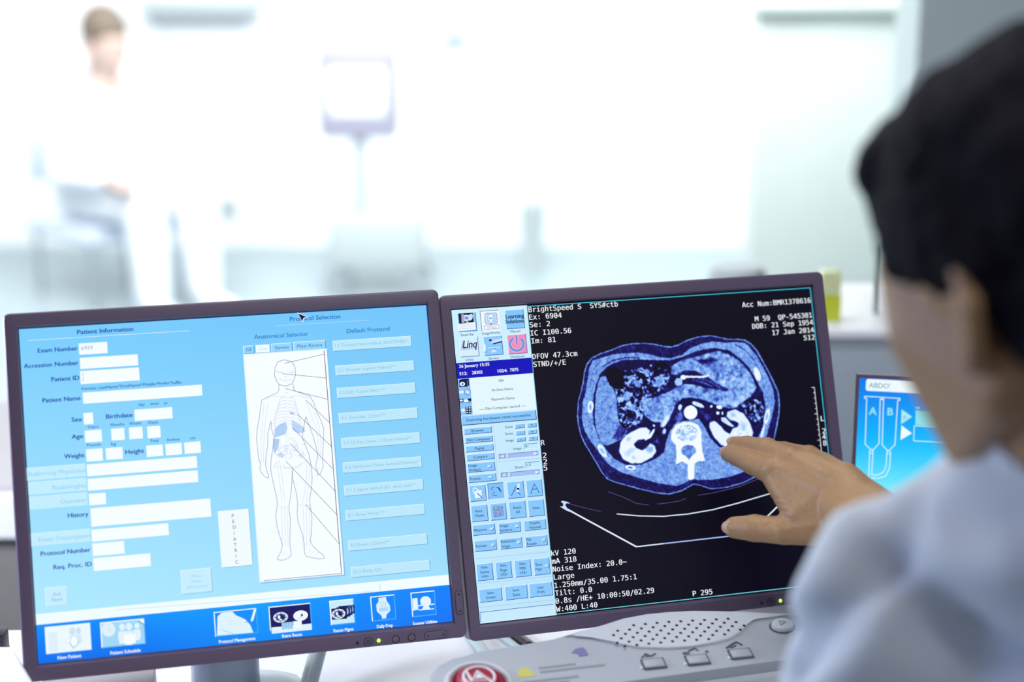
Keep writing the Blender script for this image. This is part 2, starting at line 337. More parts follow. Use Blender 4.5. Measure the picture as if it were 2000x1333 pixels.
LEFT_UI = [
('g',0,0,376.3,301.1,(122,206,253),(112,196,250),(168,226,252),(186,239,255)),  # viewing-angle falloff of the panel painted into the form's background colours
('s',[7.08,10.78,151.19,10.73],0.35,(246,253,255),0),
('t','Patient Information',76.14,7.77,'c',3.9,(18,60,172),'s',50.0,'b',0.5),
('t','Exam Number',50.52,22.54,'r',3.9,(18,60,172),'s',35.02,'b',0.5),
('t','Accession Number',50.39,35.88,'r',3.9,(18,60,172),'s',47.96,'b',0.5),
('t','Patient ID',50.34,49.66,'r',3.9,(18,60,172),'s',24.52,'b',0.5),
('t','Patient Name',50.34,68.26,'r',3.9,(18,60,172),'s',33.41,'b',0.5),
('t','Sex',50.61,87.62,'r',3.9,(18,60,172),'s',9.18,'b',0.5),
('t','Birthdate',95.48,87.03,'r',3.9,(18,60,172),'s',23.48,'b',0.5),
('t','Age',50.46,103.09,'r',3.9,(18,60,172),'s',9.92,'b',0.5),
('t','Weight',50.63,120.46,'r',3.9,(18,60,172),'s',17.65,'b',0.5),
('t','Height',103.73,120.62,'r',3.9,(18,60,172),'s',16.62,'b',0.5),
('t','History',50.93,173.97,'r',3.9,(18,60,172),'s',17.81,'b',0.5),
('t','Protocol Number',50.86,206.1,'r',3.9,(18,60,172),'s',43.41,'b',0.5),
('t','Req. Proc. ID',51.17,219.06,'r',3.9,(18,60,172),'s',33.41,'b',0.5),
('r',51.75,16.38,77.07,26.83,(246,253,255)),
('r',51.85,29.64,103.61,39.92,(246,253,255)),
('r',51.35,41.82,104.06,53.84,(246,253,255)),
('r',52.58,61.66,159.71,71.89,(246,253,255)),
('r',52.02,80.42,60.43,90.92,(246,253,255)),
('r',97.42,80.61,131.41,90.98,(246,253,255)),
('r',52.26,96.5,67.07,107.37,(246,253,255)),
('r',75.59,96.53,87.3,107.31,(246,253,255)),
('r',91.48,96.57,103.57,107.4,(246,253,255)),
('r',107.77,96.86,119.57,107.69,(246,253,255)),
('r',52.34,113.65,66.89,124.85,(246,253,255)),
('r',69.73,113.86,84.6,124.54,(246,253,255)),
('r',105.89,114.35,120.69,124.74,(246,253,255)),
('r',123.03,114.18,137.78,124.7,(246,253,255)),
('r',140.04,113.99,154.85,124.54,(246,253,255)),
('r',52.07,127.28,150.59,138.15,(246,253,255)),
('r',52.05,140.45,150.62,151.17,(246,253,255)),
('r',52.33,154.07,67.21,164.55,(246,253,255)),
('r',52.95,167.25,160.14,183.81,(246,253,255)),
('r',52.56,186.54,120.99,197.29,(246,253,255)),
('r',52.68,199.07,80.73,210.44,(246,253,255)),
('r',52.65,212.34,103.14,223.81,(246,253,255)),
('t','6959',53.79,22.52,'l',3.4,(140,160,225),'s',10.35,'b',0),
('s',[53.7,44.46,53.78,50.46],0.3,(110,130,200),0),
('s',[53.04,44.53,54.57,44.41],0.3,(110,130,200),0),
('s',[53.01,50.63,54.54,50.51],0.3,(110,130,200),0),
('t','Format: LastName^FirstName^Middle^Prefix^Suffix',52.17,59.37,'l',2.6,(18,60,172),'s',89.49,'b',0.2),
('t','day',101.26,77.48,'l',2.7,(24,80,180),'s',6.04,'b',0.2),
('t','mon',112.31,77.47,'l',2.7,(24,80,180),'s',7.17,'b',0.2),
('t','yr',124.49,77.64,'l',2.7,(24,80,180),'s',3.43,'b',0.2),
('t','Years',54.76,94.77,'l',2.7,(24,80,180),'s',9.75,'b',0.2),
('t','Months',75.51,94.27,'l',2.7,(24,80,180),'s',12.21,'b',0.2),
('t','Weeks',91.95,94.35,'l',2.7,(24,80,180),'s',10.96,'b',0.2),
('t','Days',109.34,94.6,'l',2.7,(24,80,180),'s',8.59,'b',0.2),
('t','Pounds',53.46,111.16,'l',2.7,(24,80,180),'s',12.24,'b',0.2),
('t','kg',74.78,111.66,'l',2.7,(24,80,180),'s',4.35,'b',0.2),
('t','Feet',110.37,111.53,'l',2.7,(24,80,180),'s',7.15,'b',0.2),
('t','Inches',125.29,111.75,'l',2.7,(24,80,180),'s',11.06,'b',0.2),
('t','cm',145.65,111.69,'l',2.7,(24,80,180),'s',5.0,'b',0.2),
('b',-0.38,126.28,51.11,138.03,(196,238,255),(214,245,255),(178,228,252),0.5),
('t','Referring Physician',50.26,134.06,'r',3.7,(158,214,245),'s',49.25,'b',0.5),
('b',-0.03,139.27,51.21,150.97,(196,238,255),(214,245,255),(178,228,252),0.5),
('t','Radiologist',50.32,147.78,'r',3.7,(158,214,245),'s',29.29,'b',0.5),
('b',0.32,152.35,51.18,164.33,(196,238,255),(214,245,255),(178,228,252),0.5),
('t','Operator',50.41,160.92,'r',3.7,(158,214,245),'s',23.18,'b',0.5),
('b',-0.13,185.28,51.72,197.11,(196,238,255),(214,245,255),(178,228,252),0.5),
('t','Exam Description',51.08,193.39,'r',3.7,(158,214,245),'s',44.62,'b',0.5),
('b',166.23,179.57,194.64,231.61,(240,251,255),(250,254,255),(130,165,205),0.4),
('t','P',179.69,184.9,'c',3.1,(75,80,130),'s',0,'m',-0.1),
('t','E',179.89,190.01,'c',3.1,(75,80,130),'s',0,'m',-0.1),
('t','D',180.31,195.36,'c',3.1,(75,80,130),'s',0,'m',-0.1),
('t','I',179.7,200.95,'c',3.1,(75,80,130),'s',0,'m',-0.1),
('t','A',179.9,206.16,'c',3.1,(75,80,130),'s',0,'m',-0.1),
('t','T',179.87,211.45,'c',3.1,(75,80,130),'s',0,'m',-0.1),
('t','R',180.3,216.56,'c',3.1,(75,80,130),'s',0,'m',-0.1),
('t','I',179.94,221.82,'c',3.1,(75,80,130),'s',0,'m',-0.1),
('t','C',180.35,227.26,'c',3.1,(75,80,130),'s',0,'m',-0.1),
('b',128.99,230.18,156.85,252.32,(198,238,255),(225,250,255),(140,190,225),0.6),
('t','View',143.16,236.52,'c',2.8,(160,210,242),'s',0,'m',0.1),
('t','More',142.85,241.18,'c',2.8,(160,210,242),'s',0,'m',0.1),
('t','Information',143.42,246.03,'c',2.8,(160,210,242),'s',0,'m',0.1),
('b',9.24,234.74,28.31,251.88,(198,238,255),(225,250,255),(175,225,250),0.6),
('t','End',19.31,241.16,'c',2.9,(120,180,222),'s',0,'m',0.1),
('t','Exam',19.37,245.77,'c',2.9,(120,180,222),'s',0,'m',0.1),
('r',0,257.29,376.3,266.82,(240,252,255)),
('g',0,266.82,376.3,301.1,(0,146,255),(0,128,252),(0,118,246),(0,112,240)),
('g',70,266.82,200,301.1,(0,146,255),(0,158,255),(0,140,250),(0,112,240)),
('g',200,266.82,376.3,301.1,(0,158,255),(0,128,252),(0,116,246),(0,140,250)),
('s',[310.57,259.34,310.44,265.38,310.38,266.17],0.35,(160,185,215),0),
('s',[310.38,266.17,69.03,260.21],0.25,(150,195,225),0),
('b',7.06,269.46,46.53,293.4,(235,248,255),(250,254,255),(215,235,250),0.6),
('r',9.96,274.65,17.48,291.74,(222,240,252)),
('p',[33.43,275.9,33.23,277.03,32.78,278.02,32.12,278.78,31.32,279.22,30.45,279.32,29.61,279.05,28.87,278.45,28.31,277.58,27.98,276.51,27.91,275.35,28.11,274.23,28.56,273.24,29.22,272.48,30.02,272.03,30.88,271.94,31.73,272.2,32.47,272.8,33.03,273.68,33.36,274.75],(205,228,245)),
('p',[38.14,275.83,37.98,276.76,37.63,277.58,37.12,278.2,36.5,278.57,35.84,278.66,35.19,278.44,34.62,277.95,34.19,277.23,33.94,276.35,33.89,275.4,34.05,274.47,34.4,273.66,34.91,273.03,35.53,272.66,36.19,272.57,36.84,272.79,37.41,273.28,37.84,274.0,38.09,274.88],(200,225,243)),
('p',[27.76,279.7,37.42,279.03,38.66,285.17,32.47,290.54,28.91,287.46],(212,232,247)),
('s',[27.45,285.13,30.88,290.38,36.0,284.9],1.2,(190,215,238),0),
('p',[34.52,284.75,34.3,286.08,33.84,287.25,33.17,288.15,32.37,288.68,31.5,288.81,30.66,288.51,29.93,287.82,29.37,286.8,29.05,285.55,28.99,284.19,29.21,282.87,29.67,281.7,30.34,280.8,31.14,280.26,32.01,280.13,32.85,280.43,33.58,281.12,34.14,282.15,34.46,283.4],(246,252,255)),
('b',55.12,270.17,93.97,292.96,(160,216,248),(246,253,255),(130,195,245),1.0),
('p',[68.25,277.73,67.84,279.66,66.87,281.34,65.46,282.6,63.73,283.33,61.86,283.46,60.02,282.96,58.41,281.89,57.17,280.36,56.42,278.52,56.24,276.53,56.66,274.61,57.61,272.93,59.02,271.66,60.75,270.93,62.63,270.8,64.46,271.29,66.08,272.36,67.33,273.89,68.07,275.74],(222,240,250)),
('s',[62.24,277.13,62.54,272.22],0.3,(190,215,235),0),
('s',[62.24,277.13,65.98,277.83],0.3,(190,215,235),0),
('p',[76.77,276.38,76.59,277.31,76.17,278.13,75.55,278.75,74.81,279.11,74.0,279.18,73.21,278.95,72.52,278.45,71.99,277.71,71.67,276.82,71.61,275.86,71.79,274.93,72.21,274.12,72.82,273.49,73.57,273.13,74.38,273.06,75.16,273.29,75.86,273.79,76.39,274.53,76.7,275.42],(226,243,252)),
('p',[70.51,279.6,77.2,279.94,77.67,286.36,76.08,291.14,71.11,290.97,70.36,285.63],(226,243,252)),
('p',[89.61,276.55,89.45,277.34,89.09,278.04,88.57,278.57,87.93,278.88,87.24,278.94,86.57,278.74,85.98,278.31,85.53,277.68,85.26,276.93,85.2,276.11,85.36,275.32,85.72,274.62,86.24,274.09,86.88,273.78,87.57,273.72,88.24,273.92,88.83,274.35,89.28,274.97,89.55,275.73],(226,243,252)),
('p',[84.27,279.29,89.97,279.58,90.37,285.05,89.0,289.12,84.77,288.98,84.13,284.43],(226,243,252)),
('p',[83.1,276.45,82.89,277.48,82.43,278.38,81.75,279.06,80.93,279.46,80.04,279.54,79.17,279.29,78.41,278.73,77.83,277.92,77.48,276.94,77.41,275.89,77.61,274.86,78.07,273.96,78.75,273.28,79.57,272.88,80.46,272.8,81.33,273.05,82.09,273.61,82.68,274.42,83.02,275.4],(226,243,252)),
('p',[76.2,280.0,83.57,280.38,84.08,287.45,82.32,292.71,76.86,292.52,76.03,286.64],(226,243,252)),
('p',[75.15,283.36,85.45,283.29,85.37,291.53,75.18,291.6],(246,252,255)),
('p',[88.54,272.03,94.04,271.14,93.99,275.33],(246,252,255)),
('s',[88.54,272.03,93.56,275.28],0.6,(60,70,140),0),
('t','New Patient',26.94,297.6,'c',2.9,(240,250,255),'s',20.5,'m',0.5),
('t','Patient Schedule',75.86,298.14,'c',2.9,(240,250,255),'s',26.5,'m',0.5),
('b',156.16,270.8,195.1,293.47,(0,142,250),(246,253,255),(60,170,255),0.8),
('p',[159.37,275.29,163.3,271.96,173.04,271.97,176.04,275.52,184.1,280.04,188.38,285.58,190.67,292.79,157.75,292.29],(222,243,253)),
('s',[161.8,287.13,168.08,290.07,173.91,292.98],0.4,(130,180,230),0),
('s',[166.76,275.55,171.14,279.23,169.44,283.71,176.45,283.01],0.3,(190,222,245),0),
('s',[182.99,282.72,189.46,283.36],0.4,(90,140,210),0),
('p',[192.6,272.01,194.95,271.77,191.45,281.69,189.5,282.9,189.13,281.46],(235,248,255)),
('t','Protocol Management',175.65,298.03,'c',2.9,(240,250,255),'s',33.0,'m',0.5),
('b',206.02,270.91,244.8,293.04,(18,14,96),(246,253,255),(70,170,255),0.9),
('r',207.37,289.89,244.27,295.58,(225,243,253)),
('p',[223.15,281.19,222.92,282.66,222.05,284.01,220.63,285.11,218.8,285.86,216.74,286.17,214.65,286.03,212.73,285.44,211.17,284.46,210.13,283.19,209.7,281.75,209.93,280.28,210.8,278.93,212.21,277.83,214.04,277.08,216.1,276.77,218.2,276.91,220.12,277.5,221.68,278.48,222.72,279.75],(240,250,255)),
('p',[221.8,281.25,221.62,282.42,220.93,283.5,219.79,284.38,218.33,284.98,216.68,285.23,215.0,285.12,213.47,284.64,212.22,283.86,211.39,282.84,211.05,281.69,211.23,280.52,211.92,279.44,213.05,278.56,214.51,277.96,216.16,277.71,217.84,277.82,219.38,278.29,220.63,279.08,221.46,280.09],(150,180,235)),
('p',[220.59,281.3,220.45,282.21,219.91,283.04,219.03,283.73,217.9,284.19,216.62,284.39,215.32,284.3,214.13,283.93,213.17,283.32,212.52,282.54,212.25,281.64,212.4,280.73,212.93,279.9,213.81,279.21,214.94,278.75,216.22,278.55,217.52,278.64,218.71,279.01,219.68,279.62,220.33,280.4],(22,20,110)),
('p',[222.48,282.06,222.25,282.38,221.77,282.47,221.3,282.28,221.13,281.93,221.35,281.62,221.84,281.53,222.3,281.71],(22,20,110)),
('p',[220.71,284.56,220.49,284.87,220.0,284.96,219.53,284.78,219.36,284.43,219.58,284.12,220.07,284.03,220.53,284.21],(22,20,110)),
('p',[216.82,285.28,216.6,285.59,216.12,285.69,215.65,285.5,215.48,285.15,215.7,284.84,216.18,284.75,216.65,284.93],(22,20,110)),
('p',[213.1,283.81,212.88,284.12,212.4,284.21,211.93,284.03,211.76,283.68,211.98,283.37,212.46,283.28,212.93,283.46],(22,20,110)),
('p',[211.72,281.01,211.5,281.32,211.01,281.41,210.55,281.23,210.38,280.88,210.6,280.57,211.08,280.48,211.55,280.66],(22,20,110)),
('p',[213.48,278.51,213.26,278.83,212.78,278.92,212.31,278.73,212.14,278.38,212.36,278.07,212.84,277.98,213.31,278.16],(22,20,110)),
('p',[217.36,277.79,217.14,278.1,216.66,278.19,216.19,278.01,216.02,277.66,216.24,277.34,216.72,277.25,217.19,277.44],(22,20,110)),
('p',[221.09,279.26,220.87,279.57,220.38,279.66,219.92,279.48,219.74,279.13,219.97,278.81,220.45,278.72,220.92,278.91],(22,20,110)),
('p',[216.17,281.21,216.07,281.71,215.87,282.15,215.57,282.49,215.22,282.69,214.84,282.73,214.47,282.61,214.15,282.35,213.91,281.96,213.77,281.49,213.75,280.97,213.85,280.47,214.05,280.03,214.34,279.7,214.7,279.5,215.08,279.45,215.45,279.57,215.77,279.83,216.01,280.22,216.15,280.7],(235,248,255)),
('p',[219.06,282.44,218.97,282.79,218.75,283.1,218.44,283.33,218.05,283.46,217.63,283.48,217.22,283.38,216.86,283.17,216.58,282.89,216.41,282.54,216.37,282.17,216.46,281.82,216.68,281.51,216.99,281.28,217.38,281.15,217.8,281.13,218.21,281.23,218.57,281.43,218.85,281.72,219.02,282.07],(10,6,40)),
('p',[217.76,283.58,217.67,283.79,217.45,283.97,217.11,284.09,216.69,284.15,216.23,284.14,215.77,284.06,215.37,283.92,215.05,283.73,214.86,283.52,214.8,283.29,214.89,283.08,215.11,282.91,215.45,282.78,215.87,282.72,216.33,282.74,216.78,282.81,217.19,282.95,217.5,283.14,217.7,283.36],(235,248,255)),
('p',[241.61,281.42,241.38,282.89,240.5,284.25,239.08,285.35,237.24,286.1,235.16,286.41,233.06,286.27,231.13,285.67,229.57,284.69,228.52,283.42,228.09,281.98,228.32,280.51,229.19,279.15,230.62,278.05,232.46,277.3,234.53,276.98,236.63,277.12,238.57,277.72,240.13,278.7,241.18,279.97],(240,250,255)),
('p',[237.01,281.57,236.93,281.95,236.76,282.28,236.52,282.53,236.22,282.67,235.91,282.7,235.6,282.61,235.33,282.41,235.12,282.12,235.0,281.76,234.98,281.37,235.06,281.0,235.23,280.67,235.47,280.42,235.77,280.27,236.09,280.24,236.4,280.33,236.67,280.54,236.87,280.83,236.99,281.19],(18,14,96)),
('s',[236.0,281.47,232.33,285.05],0.4,(150,170,225),0),
('s',[226.06,273.19,225.46,286.07],0.4,(8,5,50),0),
('r',216.95,286.58,227.0,292.96,(165,215,245)),
('r',227.49,286.27,235.38,292.89,(236,249,255)),
('s',[218.67,286.3,218.36,292.1],0.2,(90,140,200),0),
('s',[221.13,286.54,220.83,292.35],0.2,(90,140,200),0),
('s',[223.6,286.78,223.29,292.59],0.2,(90,140,200),0),
('s',[226.07,287.03,225.76,292.84],0.2,(90,140,200),0),
('s',[216.89,287.47,227.16,287.58],0.2,(90,140,200),0),
('s',[216.78,289.03,227.05,289.15],0.2,(90,140,200),0),
('s',[216.66,290.59,226.93,290.71],0.2,(90,140,200),0),
('t','Retro Recon',225.68,298.67,'c',2.9,(240,250,255),'s',18.0,'m',0.5),
('b',262.08,270.89,285.01,293.63,(200,235,252),(246,253,255),(70,170,255),0.9),
('p',[270.35,276.67,285.28,276.64,284.9,284.55,270.53,284.85],(18,14,96)),
('p',[284.08,280.08,284.08,281.06,283.94,281.95,283.68,282.67,283.33,283.13,282.92,283.3,282.48,283.17,282.07,282.73,281.72,282.04,281.47,281.17,281.34,280.19,281.35,279.21,281.48,278.32,281.74,277.61,282.09,277.14,282.51,276.97,282.94,277.11,283.35,277.54,283.7,278.23,283.95,279.11],(150,185,235)),
('p',[268.22,277.49,283.15,277.46,282.73,285.81,268.37,286.11],(18,14,96)),
('p',[281.72,280.87,281.72,281.85,281.58,282.74,281.32,283.46,280.97,283.92,280.56,284.09,280.12,283.96,279.71,283.52,279.36,282.84,279.11,281.96,278.98,280.99,278.99,280.01,279.12,279.12,279.38,278.4,279.73,277.94,280.15,277.77,280.58,277.9,280.99,278.34,281.34,279.02,281.59,279.9],(150,185,235)),
('p',[266.1,278.3,281.02,278.27,280.57,287.07,266.21,287.37],(18,14,96)),
('p',[279.36,281.67,279.36,282.65,279.22,283.54,278.96,284.25,278.61,284.71,278.2,284.88,277.76,284.75,277.35,284.31,277.01,283.63,276.75,282.75,276.62,281.78,276.63,280.8,276.76,279.91,277.02,279.2,277.37,278.73,277.79,278.56,278.22,278.7,278.63,279.13,278.98,279.82,279.23,280.69],(150,185,235)),
('p',[263.35,278.26,277.92,278.2,277.46,288.7,263.38,288.44],(10,6,60)),
('p',[276.19,283.38,275.97,284.79,275.15,286.09,273.8,287.14,272.06,287.86,270.11,288.16,268.13,288.01,266.31,287.45,264.84,286.51,263.85,285.29,263.45,283.91,263.67,282.5,264.49,281.2,265.83,280.15,267.57,279.43,269.52,279.13,271.51,279.27,273.33,279.84,274.8,280.78,275.79,282.0],(240,250,255)),
('p',[274.92,283.44,274.74,284.56,274.08,285.6,273.0,286.44,271.61,287.01,270.05,287.25,268.46,287.14,267.01,286.69,265.83,285.93,265.04,284.96,264.72,283.85,264.9,282.73,265.55,281.69,266.63,280.85,268.02,280.28,269.58,280.03,271.17,280.15,272.62,280.6,273.8,281.35,274.6,282.33],(150,180,235)),
('p',[273.77,283.48,273.63,284.36,273.12,285.16,272.29,285.81,271.21,286.26,270.0,286.44,268.77,286.35,267.64,286.0,266.73,285.42,266.11,284.66,265.86,283.81,266.0,282.93,266.51,282.13,267.34,281.48,268.42,281.03,269.63,280.85,270.86,280.93,271.99,281.29,272.91,281.87,273.52,282.63],(22,20,110)),
('p',[275.55,284.2,275.34,284.5,274.88,284.59,274.44,284.42,274.28,284.08,274.49,283.78,274.95,283.69,275.39,283.87],(22,20,110)),
('p',[273.86,286.6,273.65,286.9,273.19,286.99,272.75,286.81,272.59,286.48,272.8,286.18,273.26,286.09,273.7,286.27],(22,20,110)),
('p',[270.18,287.3,269.97,287.6,269.51,287.69,269.07,287.51,268.9,287.18,269.11,286.88,269.58,286.79,270.02,286.97],(22,20,110)),
('p',[266.66,285.9,266.45,286.2,265.99,286.28,265.55,286.11,265.38,285.77,265.59,285.47,266.05,285.39,266.49,285.56],(22,20,110)),
('p',[265.36,283.21,265.15,283.51,264.69,283.6,264.25,283.42,264.09,283.09,264.3,282.79,264.76,282.7,265.2,282.87],(22,20,110)),
('p',[267.04,280.81,266.83,281.11,266.37,281.2,265.93,281.03,265.77,280.69,265.98,280.39,266.44,280.3,266.88,280.48],(22,20,110)),
('p',[270.73,280.11,270.51,280.41,270.05,280.5,269.61,280.32,269.45,279.99,269.66,279.69,270.12,279.6,270.56,279.77],(22,20,110)),
('p',[274.25,281.51,274.04,281.81,273.58,281.9,273.14,281.73,272.98,281.39,273.19,281.09,273.65,281.0,274.09,281.18],(22,20,110)),
('p',[269.58,283.4,269.48,283.88,269.29,284.3,269.01,284.62,268.67,284.81,268.31,284.86,267.96,284.74,267.66,284.49,267.43,284.12,267.3,283.66,267.28,283.17,267.38,282.69,267.57,282.27,267.85,281.95,268.19,281.75,268.55,281.71,268.9,281.82,269.2,282.08,269.43,282.45,269.56,282.9],(235,248,255)),
('p',[272.31,284.57,272.22,284.91,272.02,285.2,271.72,285.43,271.35,285.55,270.95,285.57,270.56,285.47,270.22,285.28,269.96,285.0,269.8,284.67,269.76,284.32,269.85,283.98,270.06,283.68,270.36,283.46,270.73,283.34,271.12,283.32,271.51,283.41,271.86,283.61,272.12,283.88,272.28,284.21],(10,6,40)),
('p',[271.07,285.67,270.99,285.87,270.77,286.04,270.45,286.16,270.05,286.22,269.62,286.21,269.19,286.13,268.81,286.0,268.51,285.82,268.32,285.61,268.27,285.4,268.35,285.19,268.57,285.03,268.89,284.91,269.29,284.85,269.72,284.86,270.15,284.93,270.54,285.07,270.83,285.25,271.02,285.45],(235,248,255)),
('t','Recon Mgmt',273.49,298.6,'c',2.9,(240,250,255),'s',18.5,'m',0.5),
('b',300.4,270.7,323.51,293.78,(0,134,252),(246,253,255),(70,170,255),0.9),
('p',[308.02,272.56,315.34,272.35,315.44,275.55,318.19,280.38,318.36,285.53,314.63,288.59,313.79,291.92,310.29,292.14,309.71,289.24,305.66,284.86,305.57,278.59,308.11,275.76],(214,240,253)),
('p',[308.2,281.92,316.58,281.59,316.66,285.02,308.17,285.34],(170,216,248)),
('s',[310.31,277.34,314.38,277.16,314.39,280.01,310.43,280.2],0.35,(120,180,235),1),
('t','Daily Prep',312.08,298.8,'c',2.9,(240,250,255),'s',15.0,'m',0.5),
('b',338.56,270.67,361.78,293.53,(0,134,252),(246,253,255),(70,170,255),0.9),
('p',[339.87,276.18,344.79,276.07,344.84,286.96,339.75,287.61],(226,244,254)),
('p',[357.45,280.5,357.08,281.95,356.24,283.21,355.02,284.16,353.53,284.7,351.93,284.78,350.37,284.39,349.0,283.58,347.95,282.41,347.33,281.01,347.2,279.51,347.57,278.06,348.41,276.8,349.63,275.85,351.11,275.31,352.72,275.22,354.28,275.61,355.65,276.42,356.7,277.59,357.32,278.99],(226,244,254)),
('p',[345.16,282.98,360.67,282.76,360.33,283.99,354.7,283.9,356.19,287.26,359.71,287.25,359.64,288.16,344.99,287.89,345.06,287.09,348.6,286.75,350.23,284.04,345.07,284.12],(226,244,254)),
('t','Scanner Utilities',350.13,299.49,'c',2.9,(240,250,255),'s',23.0,'m',0.5),
('t','Protocol Selection',269.31,5.6,'c',4.1,(28,120,205),'s',47.5,'m',0.45),
('s',[232.26,10.99,319.58,11.04],0.3,(205,230,250),0),
('t','Anatomical Selector',236.19,20.32,'c',4.0,(28,120,205),'s',50.5,'m',0.3),
('t','Default Protocol',318.63,20.19,'c',4.0,(28,120,205),'s',41.0,'m',0.3),
('b',199.92,28.17,210.22,35.77,(150,215,250),(240,252,255),(40,110,190),0.45),
('t','GE',205.31,31.75,'c',3.2,(28,120,205),'s',0,'m',0.1),
('b',211.56,28.09,225.08,35.9,(240,251,255),(240,252,255),(40,110,190),0.45),
('t','User',218.56,31.78,'c',3.2,(190,222,245),'s',0,'m',0.1),
('b',226.11,27.84,245.76,36.05,(150,215,250),(240,252,255),(40,110,190),0.45),
('t','Service',236.17,31.72,'c',3.2,(28,120,205),'s',0,'m',0.1),
('b',246.85,27.39,277.24,36.3,(150,215,250),(240,252,255),(40,110,190),0.45),
('t','Most Recent',262.26,31.61,'c',3.2,(28,120,205),'s',0,'m',0.1),
('b',199.62,35.79,279.0,249.1,(246,253,255),(232,249,255),(130,195,240),1.2),
('p',[223.57,107.99,228.45,103.75,234.3,101.87,235.64,107.15,233.47,113.33,226.48,115.1,222.77,115.98],(178,208,245)),
('p',[240.17,99.99,245.59,104.42,251.05,108.28,251.9,112.39,246.05,113.68,241.09,111.01,239.71,106.3],(190,216,247)),
('p',[221.6,116.46,227.46,117.48,225.79,124.81,221.89,131.4,220.94,125.59],(176,205,242)),
('p',[223.59,131.53,227.73,129.55,230.97,132.09,229.58,135.43,225.13,133.94],(200,220,246)),
('p',[238.43,92.36,242.91,93.84,242.79,95.56,239.36,95.32],(170,200,240)),
('s',[236.2,78.92,231.94,79.09,230.05,81.03,229.53,84.0,230.35,85.67],0.28,(186,186,232),0),
('s',[238.48,79.08,242.56,79.83,244.27,82.03,244.68,85.06,243.62,86.61],0.28,(186,186,232),0),
('s',[235.97,82.03,231.72,82.19,228.97,84.08,228.39,87.03,229.35,88.72],0.28,(186,186,232),0),
('s',[238.25,82.18,242.33,82.93,244.91,85.2,245.41,88.24,244.21,89.77],0.28,(186,186,232),0),
('s',[235.75,85.13,231.49,85.29,227.88,87.11,227.26,90.07,228.35,91.76],0.28,(186,186,232),0),
('s',[238.03,85.29,242.11,86.04,245.55,88.36,246.14,91.41,244.81,92.93],0.28,(186,186,232),0),
('s',[235.52,88.23,231.27,88.39,226.79,90.15,226.13,93.1,227.36,94.8],0.28,(186,186,232),0),
('s',[237.8,88.39,241.88,89.14,246.19,91.53,246.88,94.58,245.4,96.1],0.28,(186,186,232),0),
('s',[235.3,91.33,231.05,91.49,225.7,93.18,224.99,96.13,226.36,97.84],0.28,(186,186,232),0),
('s',[237.58,91.49,241.65,92.25,246.83,94.7,247.61,97.76,246.0,99.26],0.28,(186,186,232),0),
('s',[235.07,94.43,230.82,94.59,224.62,96.22,223.86,99.16,225.37,100.88],0.28,(186,186,232),0),
('s',[237.35,94.6,241.43,95.35,247.47,97.86,248.34,100.93,246.59,102.42],0.28,(186,186,232),0),
('s',[234.85,97.53,230.6,97.68,223.53,99.25,222.73,102.18,224.37,103.91],0.28,(186,186,232),0),
('s',[237.13,97.69,241.2,98.45,248.12,101.03,249.07,104.1,247.19,105.58],0.28,(186,186,232),0),
('s',[234.62,100.63,230.37,100.78,224.6,102.43,223.87,105.37,225.31,107.09],0.28,(186,186,232),0),
('s',[236.9,100.79,240.97,101.55,246.58,104.03,247.41,107.09,245.73,108.59],0.28,(186,186,232),0),
('s',[234.4,103.72,230.15,103.87,225.89,105.63,225.24,108.58,226.44,110.27],0.28,(186,186,232),0),
('s',[236.68,103.89,240.75,104.65,244.84,107.02,245.5,110.07,244.06,111.58],0.28,(186,186,232),0),
('s',[235.99,69.07,237.55,69.76,239.53,69.31],0.3,(205,210,244),0),
('s',[235.81,71.61,237.37,72.29,239.35,71.85],0.3,(205,210,244),0),
('s',[235.62,74.14,237.18,74.82,239.17,74.38],0.3,(205,210,244),0),
('s',[235.44,76.67,237.0,77.36,238.98,76.92],0.3,(205,210,244),0),
('s',[235.26,79.2,236.81,79.89,238.8,79.45],0.3,(205,210,244),0),
('s',[235.07,81.73,236.63,82.42,238.61,81.98],0.3,(205,210,244),0),
('s',[234.89,84.26,236.45,84.95,238.43,84.51],0.3,(205,210,244),0),
('s',[234.71,86.79,236.26,87.48,238.24,87.04],0.3,(205,210,244),0),
('s',[234.52,89.32,236.08,90.0,238.06,89.57],0.3,(205,210,244),0),
('s',[234.34,91.84,235.9,92.53,237.88,92.09],0.3,(205,210,244),0),
('s',[234.16,94.37,235.71,95.05,237.69,94.62],0.3,(205,210,244),0),
('s',[233.98,96.89,235.53,97.58,237.51,97.14],0.3,(205,210,244),0),
('s',[233.79,99.41,235.35,100.1,237.33,99.67],0.3,(205,210,244),0),
('s',[233.61,101.94,235.16,102.63,237.14,102.19],0.3,(205,210,244),0),
('s',[233.43,104.46,234.98,105.15,236.96,104.72],0.3,(205,210,244),0),
('s',[233.24,106.98,234.8,107.67,236.78,107.24],0.3,(205,210,244),0),
('s',[233.06,109.5,234.61,110.19,236.59,109.76],0.3,(205,210,244),0),
('s',[232.88,112.02,234.43,112.71,236.41,112.28],0.3,(205,210,244),0),
('s',[232.7,114.53,234.25,115.22,236.23,114.8],0.3,(205,210,244),0),
('s',[232.51,117.05,234.07,117.74,236.04,117.31],0.3,(205,210,244),0),
('s',[232.33,119.57,233.88,120.26,235.86,119.83],0.3,(205,210,244),0),
('s',[232.15,122.08,233.7,122.77,235.68,122.35],0.3,(205,210,244),0),
('s',[231.97,124.59,233.52,125.29,235.49,124.86],0.3,(205,210,244),0),
('s',[231.79,127.11,233.34,127.8,235.31,127.38],0.3,(205,210,244),0),
('s',[217.65,79.13,228.07,77.2,236.2,78.92],0.3,(196,200,240),0),
('s',[238.48,79.08,247.53,77.97,257.63,81.57],0.3,(196,200,240),0),
('s',[215.68,82.68,213.65,95.2,212.05,106.57],0.28,(196,200,240),0),
